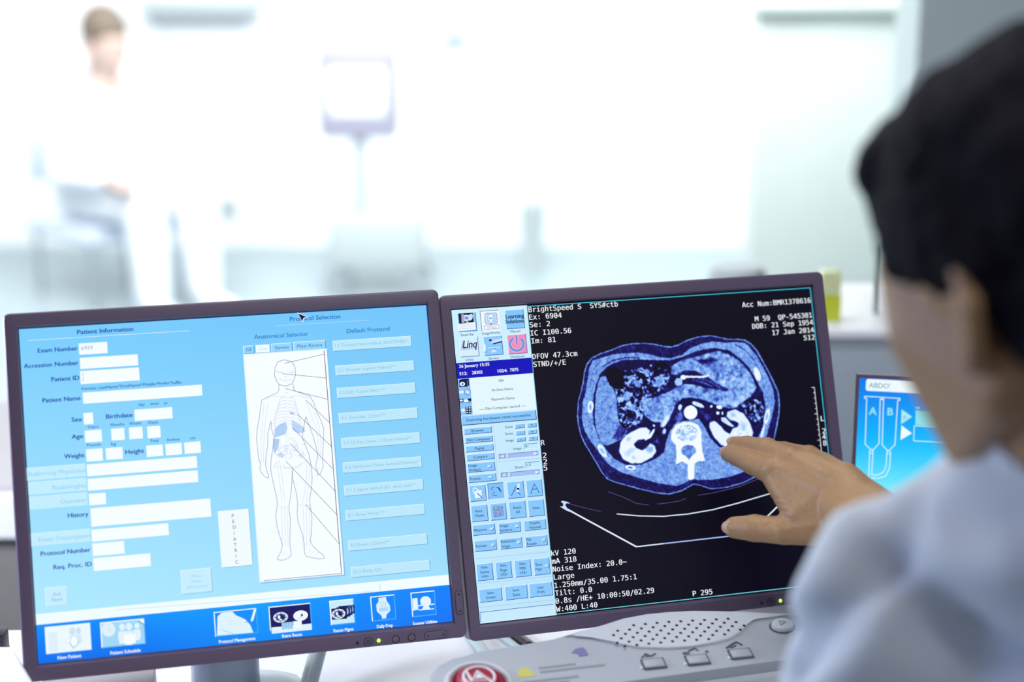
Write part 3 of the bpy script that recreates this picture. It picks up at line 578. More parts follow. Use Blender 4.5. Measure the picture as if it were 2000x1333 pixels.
('s',[218.97,84.64,216.49,95.4,214.27,107.31],0.28,(196,200,240),0),
('s',[212.01,107.14,209.79,122.45,209.11,138.42],0.28,(196,200,240),0),
('s',[214.27,107.31,212.5,122.66,210.92,138.56],0.28,(196,200,240),0),
('s',[258.57,84.53,262.71,98.73,265.38,109.34],0.28,(196,200,240),0),
('s',[255.04,85.44,259.18,99.63,262.61,110.87],0.28,(196,200,240),0),
('s',[265.29,110.49,265.58,126.68,263.86,140.39],0.28,(196,200,240),0),
('s',[262.57,111.44,263.51,126.53,261.91,140.24],0.28,(196,200,240),0),
('s',[223.1,138.36,224.64,153.36,225.49,176.26],0.28,(196,200,240),0),
('s',[225.82,138.58,227.36,153.58,228.21,176.49],0.28,(196,200,240),0),
('s',[250.96,140.53,250.09,155.4,246.41,171.14,244.12,178.95],0.28,(196,200,240),0),
('s',[253.71,140.75,252.56,155.59,249.14,171.36,248.21,179.29],0.28,(196,200,240),0),
('s',[224.6,180.75,223.97,198.9,222.89,216.96],0.28,(196,200,240),0),
('s',[227.2,180.96,226.57,199.12,225.48,217.2],0.28,(196,200,240),0),
('s',[229.69,181.17,229.05,199.34,227.97,217.42],0.28,(196,200,240),0),
('s',[244.43,182.41,244.0,200.63,242.22,218.68],0.28,(196,200,240),0),
('s',[247.28,182.65,246.84,200.87,245.05,218.93],0.28,(196,200,240),0),
('s',[250.12,182.88,249.68,201.12,247.89,219.19],0.28,(196,200,240),0),
('s',[221.29,179.33,226.29,180.89,231.47,180.18],0.3,(196,200,240),0),
('s',[241.19,179.85,246.79,181.46,250.86,180.66],0.3,(196,200,240),0),
('s',[226.02,137.44,221.24,140.51,220.43,143.88,226.74,143.23,232.33,144.81,239.19,144.78,247.46,141.41,253.5,137.28],0.3,(196,200,240),0),
('s',[229.25,139.99,230.06,144.63,236.81,146.08,243.74,145.14,246.84,141.94],0.3,(196,200,240),0),
('s',[238.0,132.56,236.48,131.66,236.09,130.19,237.04,128.94,238.82,128.58,240.47,129.29,241.11,130.71],0.26,(190,196,240),0),
('s',[247.87,135.97,246.53,136.36,245.18,135.9,244.54,134.84,244.96,133.74,246.22,133.19,247.63,133.49],0.26,(190,196,240),0),
('s',[229.39,125.18,228.37,126.32,226.63,126.56,225.11,125.78,224.62,124.39,225.42,123.14,227.09,122.7],0.26,(190,196,240),0),
('s',[240.03,120.84,241.94,120.55,243.64,121.39,244.2,122.92,243.33,124.31,241.5,124.82,239.68,124.17],0.26,(190,196,240),0),
('s',[226.12,128.71,224.54,128.1,223.87,126.81,224.45,125.52,225.98,124.93,227.64,125.36,228.53,126.57],0.26,(190,196,240),0),
('s',[230.52,130.42,230.43,129.31,231.3,128.48,232.67,128.37,233.79,129.04,234.08,130.13,233.36,131.06],0.26,(190,196,240),0),
('s',[237.7,133.45,236.58,132.66,236.4,131.48,237.27,130.55,238.71,130.37,239.95,131.03,240.33,132.19],0.26,(190,196,240),0),
('s',[237.01,133.86,237.0,135.52,235.58,136.69,233.52,136.73,231.92,135.63,231.64,133.97,232.83,132.65],0.26,(190,196,240),0),
('s',[245.61,134.84,245.06,133.88,245.45,132.9,246.58,132.42,247.84,132.71,248.55,133.6,248.33,134.62],0.26,(190,196,240),0),
('s',[240.02,129.19,239.27,128.15,239.57,127.01,240.78,126.36,242.24,126.57,243.16,127.52,243.06,128.7],0.26,(190,196,240),0),
('s',[235.25,127.52,233.86,126.9,233.34,125.71,233.96,124.57,235.38,124.11,236.86,124.56,237.58,125.7],0.26,(190,196,240),0),
('s',[234.24,132.52,235.36,131.7,236.9,131.73,238.05,132.6,238.17,133.85,237.22,134.8,235.69,134.94],0.26,(190,196,240),0),
('s',[232.96,126.85,231.53,126.7,230.57,125.81,230.61,124.65,231.61,123.85,233.05,123.84,234.14,124.62],0.26,(190,196,240),0),
('s',[236.34,119.08,236.66,117.78,238.0,117.04,239.64,117.24,240.7,118.29,240.62,119.62,239.43,120.52],0.26,(190,196,240),0),
('s',[240.9,129.56,242.97,129.4,244.68,130.43,245.1,132.09,244.01,133.49,242.0,133.89,240.14,133.06],0.26,(190,196,240),0),
('s',[233.08,131.31,231.88,130.06,232.04,128.51,233.46,127.5,235.4,127.58,236.8,128.69,236.92,130.25],0.26,(190,196,240),0),
('s',[235.42,125.96,234.35,126.76,232.86,126.74,231.75,125.91,231.62,124.71,232.53,123.78,234.01,123.64],0.26,(190,196,240),0),
('s',[247.98,120.34,250.0,120.19,251.67,121.19,252.08,122.81,251.01,124.19,249.04,124.57,247.22,123.76],0.26,(190,196,240),0),
('s',[241.54,125.81,242.5,125.19,243.76,125.27,244.64,126.03,244.66,127.04,243.82,127.77,242.57,127.83],0.26,(190,196,240),0),
('s',[228.87,121.34,227.6,121.54,226.47,120.98,226.09,119.97,226.66,119.04,227.87,118.7,229.08,119.12],0.26,(190,196,240),0),
('s',[229.98,129.43,227.55,129.38,225.75,128.0,225.55,126.04,227.06,124.54,229.47,124.31,231.48,125.48],0.26,(190,196,240),0),
('s',[241.11,126.12,242.64,126.12,243.79,126.96,243.95,128.18,243.04,129.14,241.54,129.31,240.26,128.61],0.26,(190,196,240),0),
('s',[246.68,131.83,248.49,132.0,249.72,133.11,249.7,134.57,248.45,135.59,246.64,135.63,245.24,134.66],0.26,(190,196,240),0),
('s',[243.42,129.73,245.7,129.2,247.87,130.07,248.78,131.88,247.93,133.66,245.78,134.45,243.48,133.83],0.26,(190,196,240),0),
('s',[239.14,123.87,239.96,122.95,241.36,122.75,242.59,123.37,242.99,124.49,242.34,125.5,241.0,125.86],0.26,(190,196,240),0),
('s',[230.18,127.57,232.42,128.46,233.36,130.33,232.49,132.16,230.29,132.98,227.93,132.34,226.68,130.59],0.26,(190,196,240),0),
('s',[229.2,53.56,231.93,55.48,235.39,55.13],0.8,(200,222,248),0),
('s',[241.07,56.09,245.69,55.81],0.8,(200,222,248),0),
('s',[230.98,60.63,235.91,63.86,242.9,62.59],0.5,(200,212,244),0),
('s',[236.24,59.24,238.47,60.21],0.8,(205,220,246),0),
('s',[220.78,225.84,222.33,223.15],0.25,(196,200,240),0),
('s',[223.11,224.92,224.67,222.22],0.25,(196,200,240),0),
('s',[225.28,226.24,226.84,223.55],0.25,(196,200,240),0),
('s',[247.01,224.79,248.59,222.09],0.25,(196,200,240),0),
('s',[250.33,226.23,251.91,223.53],0.25,(196,200,240),0),
('s',[253.66,227.66,255.23,224.96],0.25,(196,200,240),0),
('s',[237.37,43.66,231.53,45.02,228.3,50.03,227.55,55.77,227.15,58.06,227.94,59.85,228.26,61.84,230.04,65.78,234.46,68.04,237.89,68.28,242.6,66.63,244.92,63.3,245.54,61.03,246.86,58.79,246.84,55.89,246.69,50.07,244.12,45.83],0.42,(100,92,178),1),
('s',[230.84,65.83,230.15,72.14,228.28,74.33,217.71,78.21,213.58,80.23,211.88,88.17,210.1,97.24,207.45,107.38,206.32,115.32,206.61,125.65,206.95,133.68,208.24,139.49,207.36,143.99,208.77,148.1,212.45,152.16,214.69,152.56,214.85,150.29,213.48,145.62,212.76,139.84,213.89,131.93,216.32,121.8,217.05,111.53,220.7,100.31],0.38,(100,92,178),0),
('s',[220.7,100.31,220.78,107.21,222.47,115.38,220.52,126.71,218.09,136.83,217.29,144.77,218.08,152.83,219.61,163.23,221.13,173.62,220.64,180.41,218.72,188.22,219.34,198.5,221.43,208.9,222.86,215.83,221.74,220.26,217.88,226.71,217.2,228.34,220.52,229.44,223.91,229.52,227.41,228.14,230.44,225.58,230.2,221.02,229.71,215.3,230.87,204.04,231.92,192.76,231.39,181.31,233.02,174.6,235.32,163.37,237.13,146.34,237.18,156.65,239.19,168.26,239.88,177.46,238.57,187.62,238.89,195.63,242.03,207.29,243.06,216.48,242.48,224.39,243.93,227.93,248.95,229.51,255.66,231.48,260.84,231.16,260.44,228.84,256.14,225.04,250.36,218.27,248.9,214.72,250.88,203.5,252.07,192.19,251.26,182.98,251.2,176.11,253.75,164.87,255.0,155.79,255.11,146.61,253.76,133.85,250.92,125.57,248.66,117.34,251.22,105.99,253.49,98.64],0.38,(100,92,178),0),
('s',[253.49,98.64,255.8,106.32,258.96,118.1,260.65,126.31,261.77,134.46,260.77,140.15,259.37,143.49,259.28,149.23,261.01,147.65,259.74,153.87,262.69,152.95,266.07,146.32,266.1,138.26,267.53,126.83,269.31,110.78,267.04,102.51,264.11,95.35,261.93,85.93,258.91,79.92,251.09,76.48,244.43,73.12,243.52,66.69],0.38,(100,92,178),0),
('s',[236.89,47.11,274.92,40.82],0.36,(30,20,70),0),
('s',[234.37,56.57,274.97,63.34],0.36,(30,20,70),0),
('s',[236.55,70.85,275.07,83.6],0.36,(30,20,70),0),
('s',[254.64,83.1,275.25,105.77],0.36,(30,20,70),0),
('s',[245.67,95.42,275.17,128.22],0.36,(30,20,70),0),
('s',[239.85,107.46,275.07,149.33],0.36,(30,20,70),0),
('s',[236.83,122.2,275.25,169.83],0.36,(30,20,70),0),
('s',[231.65,138.46,275.29,192.1],0.36,(30,20,70),0),
('s',[247.12,180.12,275.31,219.11],0.36,(30,20,70),0),
('s',[275.18,37.33,275.5,246.72],0.6,(70,50,110),0),
('s',[275.5,246.72,203.81,246.64],0.5,(110,95,165),0),
('b',283.88,28.52,359.43,38.77,(188,232,252),(228,249,255),(95,150,205),0.45),
('t','1.1 Trauma Head Helical (ROUTINE)*',286.08,33.25,'l',3.0,(140,196,230),'s',69.0,'m',0.12),
('b',284.53,52.31,360.13,62.21,(188,232,252),(228,249,255),(95,150,205),0.45),
('t','2.1 Sinuses Supine Helical**',286.73,56.86,'l',3.0,(140,196,230),'s',55.0,'m',0.12),
('b',284.31,73.53,359.69,83.62,(188,232,252),(228,249,255),(95,150,205),0.45),
('t','3.3 Soft Tissue Neck **',286.51,78.17,'l',3.0,(140,196,230),'s',43.5,'m',0.12),
('b',284.24,97.37,359.73,107.82,(188,232,252),(228,249,255),(95,150,205),0.45),
('t','4.1 Shoulder 2.5mm**',286.44,102.19,'l',3.0,(140,196,230),'s',42.0,'m',0.12),
('b',284.76,120.96,360.16,131.51,(188,232,252),(228,249,255),(95,150,205),0.45),
('t','5.3 Hi Res Chest 1.25mm Helical**',286.96,125.83,'l',3.0,(140,196,230),'s',65.0,'m',0.12),
('b',284.51,143.96,359.84,154.26,(188,232,252),(228,249,255),(95,150,205),0.45),
('t','6.3 Abdomen Pelvis Arterial/Venous*',286.71,148.71,'l',3.0,(140,196,230),'s',70.0,'m',0.12),
('b',284.01,165.6,359.49,175.78,(188,232,252),(228,249,255),(95,150,205),0.45),
('t','7.1 L-Spine Helical 3D  Auto mA**',286.21,170.29,'l',3.0,(140,196,230),'s',65.0,'m',0.12),
('b',283.62,188.91,359.11,198.98,(188,232,252),(228,249,255),(95,150,205),0.45),
('t','8.1 Bony Pelvis **',285.82,193.54,'l',3.0,(140,196,230),'s',34.5,'m',0.12),
('b',283.77,217.0,359.04,227.1,(188,232,252),(228,249,255),(95,150,205),0.45),
('t','9.2 Knee 1.25mm**',285.97,221.65,'l',3.0,(140,196,230),'s',36.0,'m',0.12),
('b',284.4,241.84,359.47,251.83,(188,232,252),(228,249,255),(95,150,205),0.45),
('t','10.3 Daily QA',286.6,246.44,'l',3.0,(140,196,230),'s',27.0,'m',0.12),
('p',[252.59,-0.54,262.87,4.63,258.96,5.81,257.18,9.56],(235,245,255)),
('p',[253.44,0.57,261.49,4.55,258.32,5.07,256.92,8.26],(14,8,50))]
RIGHT_UI = [
('r',0,0,376.3,301.1,(4,1,16)),
('g',0,0,75.68,301.1,(204,240,255),(204,240,255),(186,226,250),(190,230,252)),
('s',[75.68,1.2,375.4,1.2],0.7,(70,205,235),0),
('s',[375.4,1.2,375.4,300.2],0.8,(70,205,235),0),
('s',[75.68,300.2,375.4,300.2],0.7,(120,225,240),0),
('s',[75.68,1.2,75.68,300.2],0.5,(110,190,215),0),
('b',4.92,3.01,23.72,21.73,(140,198,250),(228,248,255),(45,60,150),0.55),
('p',[6.61,3.65,20.88,3.73,21.08,13.51,6.56,13.62],(10,5,45)),
('p',[18.49,8.2,18.31,9.18,17.7,10.1,16.72,10.86,15.47,11.39,14.06,11.64,12.65,11.58,11.35,11.23,10.31,10.6,9.62,9.77,9.36,8.82,9.54,7.84,10.14,6.92,11.12,6.16,12.37,5.63,13.78,5.38,15.2,5.43,16.49,5.79,17.53,6.42,18.22,7.24],(215,235,255)),
('p',[20.23,8.97,19.67,9.89,18.95,10.64,18.16,11.13,17.37,11.32,16.66,11.19,16.1,10.76,15.73,10.06,15.61,9.16,15.74,8.15,16.1,7.14,16.67,6.21,17.38,5.47,18.17,4.97,18.96,4.78,19.68,4.91,20.24,5.34,20.6,6.04,20.73,6.94,20.6,7.95],(200,225,255)),
('r',9.11,4.58,11.59,12.85,(215,230,250)),
('p',[16.2,8.67,16.05,9.17,15.74,9.61,15.29,9.94,14.73,10.14,14.14,10.18,13.56,10.06,13.06,9.79,12.67,9.39,12.45,8.92,12.4,8.41,12.55,7.9,12.86,7.47,13.31,7.13,13.86,6.94,14.46,6.9,15.04,7.02,15.54,7.29,15.93,7.68,16.15,8.15],(120,150,225)),
('s',[9.49,3.85,9.02,13.42],0.5,(120,110,150),0),
('s',[10.32,3.91,9.85,13.48],0.5,(120,110,150),0),
('s',[11.15,3.97,10.69,13.54],0.5,(120,110,150),0),
('s',[11.99,4.02,11.52,13.6],0.5,(120,110,150),0),
('p',[5.39,13.92,22.28,12.99,22.32,20.36,4.96,20.78],(240,250,255)),
('p',[12.58,12.92,14.73,11.94,16.94,12.85],(240,250,255)),
('s',[6.25,15.32,21.69,15.06],0.25,(140,150,200),0),
('s',[6.08,17.11,21.52,16.85],0.25,(140,150,200),0),
('s',[5.9,18.9,21.34,18.64],0.25,(140,150,200),0),
('b',28.04,2.56,47.04,22.86,(238,248,255),(70,60,120),(238,248,255),0.5),
('p',[32.92,6.06,34.14,5.39,43.75,5.44,44.65,6.48,44.37,14.76,43.3,15.44,33.52,15.66,32.34,14.3],(222,236,252)),
('s',[32.92,6.06,34.14,5.39,43.75,5.44,44.65,6.48,44.37,14.76,43.3,15.44,33.52,15.66,32.34,14.3],0.5,(70,70,140),1),
('p',[34.43,6.31,43.43,6.32,43.26,14.3,33.87,14.4],(170,212,250)),
('p',[40.74,10.21,40.53,11.08,40.11,11.85,39.5,12.44,38.78,12.8,38.01,12.88,37.27,12.69,36.63,12.24,36.15,11.58,35.88,10.76,35.85,9.87,36.06,9.0,36.48,8.23,37.08,7.64,37.8,7.29,38.57,7.2,39.32,7.39,39.96,7.84,40.44,8.51,40.71,9.32],(245,252,255)),
('p',[36.6,11.58,39.52,11.63,38.69,13.84,37.15,13.88],(245,252,255)),
('p',[38.04,10.33,37.98,10.55,37.86,10.76,37.69,10.91,37.49,11.0,37.27,11.03,37.07,10.97,36.88,10.86,36.75,10.68,36.67,10.46,36.66,10.23,36.72,10.0,36.84,9.8,37.0,9.64,37.21,9.55,37.42,9.53,37.63,9.58,37.81,9.7,37.95,9.88,38.02,10.09],(60,60,130)),
('p',[39.88,10.3,39.83,10.53,39.71,10.73,39.54,10.89,39.34,10.98,39.12,11.0,38.91,10.95,38.73,10.83,38.6,10.66,38.52,10.44,38.51,10.21,38.56,9.98,38.68,9.78,38.85,9.62,39.05,9.53,39.27,9.51,39.48,9.56,39.66,9.68,39.8,9.85,39.87,10.07],(60,60,130)),
('s',[38.17,11.31,38.25,12.07],0.5,(60,60,130),0),
('p',[31.06,17.22,45.32,16.86,45.54,20.87,44.05,21.89,30.92,20.96],(240,248,255)),
('s',[31.06,17.22,45.32,16.86,45.54,20.87,30.92,20.96],0.35,(80,80,140),1),
('s',[38.09,15.98,38.0,16.95],1.2,(90,90,150),0),
('s',[33.6,18.67,43.23,18.52],0.2,(140,140,190),0),
('s',[33.54,19.34,43.16,19.19],0.2,(140,140,190),0),
('s',[33.47,20.02,43.1,19.87],0.2,(140,140,190),0),
('b',52.69,3.26,71.71,22.18,(128,198,250),(228,248,255),(45,60,150),0.55),
('t','Learning',62.4,9.82,'c',3.9,(28,18,80),'s',18.2,'m',0.6),
('t','Solutions',61.91,14.7,'c',3.9,(28,18,80),'s',18.2,'m',0.6),
('b',4.9,26.98,23.62,46.31,(212,238,255),(228,248,255),(45,60,150),0.55),
('t','Linq',8.05,37.68,'l',7.4,(18,10,60),'i',14.24,'b',0.35),
('t','i',6.37,37.78,'l',7.4,(140,165,235),'i',0,'b',0.2),
('s',[5.51,38.76,22.07,38.71],0.4,(100,120,190),0),
('b',28.67,27.56,47.61,46.6,(136,200,250),(228,248,255),(45,60,150),0.55),
('p',[36.91,31.91,47.66,30.58,47.56,33.13,38.94,34.69],(200,226,252)),
('p',[38.94,34.69,47.56,33.13,47.59,34.34,39.58,36.01,37.47,35.56],(30,30,110)),
('p',[39.47,32.47,39.27,33.2,38.86,33.84,38.27,34.33,37.56,34.62,36.79,34.68,36.05,34.51,35.4,34.12,34.91,33.56,34.63,32.87,34.58,32.12,34.78,31.39,35.19,30.75,35.78,30.26,36.49,29.97,37.26,29.91,38.0,30.08,38.65,30.47,39.14,31.04,39.42,31.73],(190,218,250)),
('p',[34.08,30.96,37.04,30.57,37.48,32.33,35.22,33.44],(40,40,130)),
('s',[32.52,39.1,45.03,39.27],0.4,(235,245,255),0),
('p',[36.47,40.29,40.37,39.68,40.54,40.29],(30,30,110)),
('p',[34.21,43.73,38.35,40.66,41.53,43.52],(210,232,252)),
('p',[30.54,38.96,30.34,40.33,30.02,41.56,29.62,42.53,29.18,43.13,28.73,43.32,28.33,43.07,28.01,42.41,27.8,41.4,27.73,40.14,27.8,38.75,28.0,37.38,28.32,36.15,28.72,35.18,29.16,34.57,29.61,34.39,30.01,34.64,30.33,35.3,30.53,36.31,30.61,37.57],(225,242,255)),
('s',[28.73,43.32,30.46,42.85,30.97,42.36],0.5,(50,50,130),0),
('b',52.58,27.62,71.85,46.89,(240,140,190),(228,248,255),(45,60,150),0.55),
('s',[66.27,32.38,67.21,33.31,67.93,34.4,68.4,35.61,68.6,36.9,68.53,38.2,68.18,39.46,67.58,40.64,66.74,41.68,65.71,42.55,64.52,43.2,63.21,43.62,61.85,43.78,60.49,43.68,59.19,43.33,57.99,42.73,56.94,41.91,56.1,40.91,55.48,39.76,55.12,38.52,55.03,37.22,55.22,35.93,55.67,34.7,56.37,33.57,57.29,32.6,58.4,31.82],3.1,(200,220,250),0),
('s',[66.27,32.38,67.21,33.31,67.93,34.4,68.4,35.61,68.6,36.9,68.53,38.2,68.18,39.46,67.58,40.64,66.74,41.68,65.71,42.55,64.52,43.2,63.21,43.62,61.85,43.78,60.49,43.68,59.19,43.33,57.99,42.73,56.94,41.91,56.1,40.91,55.48,39.76,55.12,38.52,55.03,37.22,55.22,35.93,55.67,34.7,56.37,33.57,57.29,32.6,58.4,31.82],2.2,(110,140,215),0),
('s',[62.14,28.61,61.83,37.11],3.0,(200,220,250),0),
('s',[62.14,28.61,61.83,37.11],2.0,(110,140,215),0),
('t','Exam Rx',13.49,24.75,'c',2.4,(40,40,90),'s',0,'m',0.1),
('t','ImageWorks',37.47,24.66,'c',2.4,(40,40,90),'s',0,'m',0.1),
('t','Manual',61.54,24.64,'c',2.4,(40,40,90),'s',0,'m',0.1),
('t','InSite',13.42,49.14,'c',2.4,(40,40,90),'s',0,'m',0.1),
('t','Service',37.49,49.37,'c',2.4,(40,40,90),'s',0,'m',0.1),
('t','Shutdown',61.38,49.35,'c',2.4,(40,40,90),'s',0,'m',0.1),
('r',0,51.56,75.38,66.81,(10,8,186)),
('t','26 January 15:35',2.46,56.3,'l',3.0,(245,250,255),'s',29.98,'b',0.5),
('t','512:',2.29,63.58,'l',3.0,(245,250,255),'s',7.54,'b',0.5),
('t','28302',14.7,63.42,'l',3.0,(245,250,255),'s',10.38,'b',0.5),
('t','1024:',40.22,63.67,'l',3.0,(245,250,255),'s',9.47,'b',0.5),
('t','7075',52.61,63.65,'l',3.0,(245,250,255),'s',8.27,'b',0.5),
('r',0,66.81,75.38,102.18,(226,247,255)),
('r',0,66.81,11.74,102.18,(138,198,250)),
('p',[1.32,68.12,3.66,67.41,10.89,67.38,10.81,73.71,8.63,75.02,1.05,74.8],(16,12,60)),
('p',[6.84,72.28,6.65,72.91,6.22,73.45,5.59,73.87,4.83,74.1,4.0,74.14,3.2,73.97,2.49,73.62,1.95,73.12,1.63,72.51,1.56,71.86,1.75,71.24,2.18,70.69,2.81,70.28,3.57,70.04,4.4,70.0,5.21,70.17,5.91,70.52,6.45,71.02,6.77,71.63],(235,245,255)),
('p',[5.24,72.3,5.17,72.62,5.01,72.9,4.79,73.11,4.52,73.24,4.24,73.26,3.96,73.19,3.72,73.03,3.55,72.78,3.45,72.48,3.43,72.16,3.51,71.84,3.66,71.57,3.89,71.35,4.15,71.23,4.44,71.2,4.71,71.27,4.95,71.44,5.13,71.68,5.23,71.98],(60,70,170)),
('s',[9.23,68.74,9.11,73.95],0.6,(90,120,200),0),
('p',[0.29,78.83,2.96,78.67,3.06,77.56,5.13,79.73,3.01,82.02,2.97,80.9,0.24,80.83],(225,242,255)),
('p',[11.37,80.45,11.14,81.31,10.66,82.06,9.97,82.63,9.13,82.96,8.23,83.03,7.36,82.82,6.6,82.36,6.02,81.69,5.69,80.87,5.64,80.0,5.86,79.14,6.34,78.39,7.04,77.82,7.87,77.49,8.77,77.42,9.65,77.63,10.41,78.09,10.98,78.76,11.31,79.57],(170,205,245)),
('s',[11.37,80.45,11.14,81.31,10.66,82.06,9.97,82.63,9.13,82.96,8.23,83.03,7.36,82.82,6.6,82.36,6.02,81.69,5.69,80.87,5.64,80.0,5.86,79.14,6.34,78.39,7.04,77.82,7.87,77.49,8.77,77.42,9.65,77.63,10.41,78.09,10.98,78.76,11.31,79.57],0.4,(40,40,120),1),
('p',[9.41,80.3,9.34,80.57,9.18,80.8,8.96,80.98,8.7,81.09,8.42,81.11,8.14,81.04,7.9,80.9,7.72,80.69,7.61,80.43,7.6,80.15,7.67,79.88,7.82,79.65,8.04,79.47,8.3,79.36,8.59,79.34,8.86,79.4,9.1,79.55,9.28,79.76,9.39,80.02],(240,248,255)),
('s',[6.8,78.23,10.21,82.22],0.8,(235,245,255),0),
('p',[-0.05,86.23,3.75,86.16,3.66,89.5,-0.13,89.42],(16,12,60)),
('p',[3.05,87.96,2.94,88.25,2.7,88.5,2.35,88.69,1.92,88.79,1.45,88.8,0.99,88.72,0.58,88.55,0.27,88.31,0.08,88.02,0.04,87.72,0.14,87.43,0.38,87.18,0.73,87.0,1.16,86.89,1.63,86.88,2.09,86.97,2.5,87.14,2.81,87.38,3.0,87.66],(235,245,255)),
('p',[3.98,87.67,6.66,87.51,6.75,86.55,8.85,88.43,6.71,90.86,6.67,89.74,3.96,89.52],(230,244,255)),
('p',[7.5,86.62,11.55,86.42,11.44,89.16,9.14,89.28],(16,12,60)),
('s',[-0.05,90.16,11.19,90.18],0.4,(50,60,140),0),
('p',[0.5,96.29,2.56,96.17,2.66,95.13,4.73,97.23,2.51,99.8,2.56,98.54,0.51,98.52],(225,242,255)),
('p',[5.0,94.44,10.78,94.31,10.42,101.19,4.95,101.26],(18,12,60)),
('p',[7.54,95.61,7.48,95.79,7.34,95.94,7.12,96.06,6.86,96.12,6.58,96.12,6.31,96.07,6.06,95.97,5.87,95.82,5.76,95.65,5.74,95.46,5.8,95.28,5.94,95.13,6.15,95.01,6.41,94.95,6.7,94.95,6.97,95.0,7.22,95.1,7.4,95.25,7.52,95.42],(235,245,255)),
('p',[7.34,97.75,7.27,97.92,7.13,98.08,6.92,98.19,6.66,98.25,6.38,98.26,6.1,98.21,5.86,98.1,5.67,97.96,5.56,97.78,5.53,97.6,5.59,97.42,5.74,97.26,5.95,97.15,6.21,97.09,6.49,97.08,6.77,97.13,7.01,97.24,7.2,97.39,7.31,97.56],(235,245,255)),
('p',[7.13,99.88,7.07,100.06,6.92,100.21,6.71,100.33,6.45,100.39,6.17,100.4,5.89,100.34,5.65,100.24,5.46,100.09,5.35,99.92,5.32,99.73,5.38,99.55,5.53,99.4,5.74,99.29,6.0,99.22,6.28,99.22,6.56,99.27,6.8,99.37,6.99,99.52,7.1,99.7],(235,245,255)),
('p',[10.12,95.67,10.06,95.85,9.91,96.0,9.7,96.12,9.44,96.18,9.16,96.19,8.88,96.14,8.64,96.03,8.45,95.88,8.34,95.71,8.31,95.52,8.37,95.35,8.52,95.19,8.73,95.08,8.99,95.01,9.27,95.01,9.55,95.06,9.79,95.16,9.98,95.31,10.09,95.49],(235,245,255)),
('p',[9.91,97.81,9.85,97.99,9.71,98.14,9.49,98.26,9.23,98.32,8.95,98.32,8.67,98.27,8.43,98.17,8.24,98.02,8.13,97.85,8.1,97.66,8.17,97.48,8.31,97.33,8.52,97.21,8.78,97.15,9.07,97.15,9.34,97.2,9.59,97.3,9.77,97.45,9.89,97.62],(235,245,255)),
('p',[9.71,99.95,9.64,100.12,9.5,100.28,9.29,100.39,9.03,100.45,8.74,100.46,8.47,100.41,8.22,100.3,8.04,100.16,7.92,99.98,7.9,99.8,7.96,99.62,8.1,99.46,8.32,99.35,8.58,99.29,8.86,99.28,9.13,99.33,9.38,99.44,9.57,99.59,9.68,99.76],(235,245,255)),
('t','Idle',42.99,71.37,'c',2.5,(50,50,95),'s',0,'m',0.08),
('t','Archive Status',43.12,80.21,'c',2.5,(50,50,95),'s',0,'m',0.08),
('t','Network Status',42.99,89.18,'c',2.5,(50,50,95),'s',0,'m',0.08),
('t','---- Film Composer started ----',41.77,97.59,'c',2.5,(50,50,95),'s',0,'m',0.08),
('b',-0.1,102.55,74.61,112.12,(136,200,252),(200,232,255),(30,30,120),0.7),
('t','Scanning hardware reset successful.',4.64,108.35,'l',2.6,(25,22,80),'s',64.7,'b',0.15),
('b',1.37,114.74,29.05,120.96,(136,200,252),(228,248,255),(45,60,150),0.55),
('t','Browser',15.21,117.85,'c',2.5,(25,22,80),'s',0,'m',0.14),
('b',1.52,123.42,29.2,129.51,(136,200,252),(228,248,255),(45,60,150),0.55),
('t','Film Composer',15.36,126.47,'c',2.5,(25,22,80),'s',0,'m',0.14),
('b',1.39,131.76,29.11,138.19,(136,200,252),(228,248,255),(45,60,150),0.55),
('t','Paging',15.25,134.97,'c',2.5,(25,22,80),'s',0,'m',0.14),
('b',1.42,140.03,29.2,146.57,(136,200,252),(228,248,255),(45,60,150),0.55),
('t','Compare',15.31,143.3,'c',2.5,(25,22,80),'s',0,'m',0.14),
('b',1.28,148.51,28.94,157.66,(136,200,252),(228,248,255),(45,60,150),0.55),
('t','Image',2.88,150.93,'l',2.5,(25,22,80),'s',0,'m',0.14),
('t','Analysis',2.88,155.23,'l',2.5,(25,22,80),'s',0,'m',0.14),
('b',21.61,152.16,25.21,154.76,(180,222,255),(228,248,255),(45,60,150),0.45),
('b',1.4,159.8,29.11,167.51,(136,200,252),(228,248,255),(45,60,150),0.55),
('t','Presets',3.0,163.66,'l',2.5,(25,22,80),'s',0,'m',0.14),
('b',21.6,162.36,25.2,164.96,(180,222,255),(228,248,255),(45,60,150),0.45),
('s',[31.37,113.72,30.53,167.79],0.25,(120,150,200),0),
('s',[31.83,113.76,30.98,167.83],0.25,(235,248,255),0),
('t','Exam',49.98,116.93,'r',2.4,(25,22,80),'s',0,'m',0.08),
('t','Series',49.88,123.33,'r',2.4,(25,22,80),'s',0,'m',0.08),
('t','Image',49.83,129.96,'r',2.4,(25,22,80),'s',0,'m',0.08),
('t','Image',56.67,138.38,'r',2.4,(25,22,80),'s',0,'m',0.08),
('t','Zoom',56.78,156.47,'r',2.4,(25,22,80),'s',0,'m',0.08),
('b',52.13,114.72,61.83,119.28,(136,200,252),(228,248,255),(45,60,150),0.55),
('t','-',56.98,117.0,'c',3.2,(25,22,80),'s',0,'m',0.14),
('b',52.24,121.3,61.79,125.84,(136,200,252),(228,248,255),(45,60,150),0.55),
('t','-',57.02,123.57,'c',3.2,(25,22,80),'s',0,'m',0.14),
('b',52.2,127.78,61.77,132.11,(136,200,252),(228,248,255),(45,60,150),0.55),
('t','-',56.98,129.94,'c',3.2,(25,22,80),'s',0,'m',0.14),
('b',64.23,114.62,73.88,119.32,(136,200,252),(228,248,255),(45,60,150),0.55),
('t','+',69.06,116.97,'c',3.0,(25,22,80),'s',0,'m',0.14),
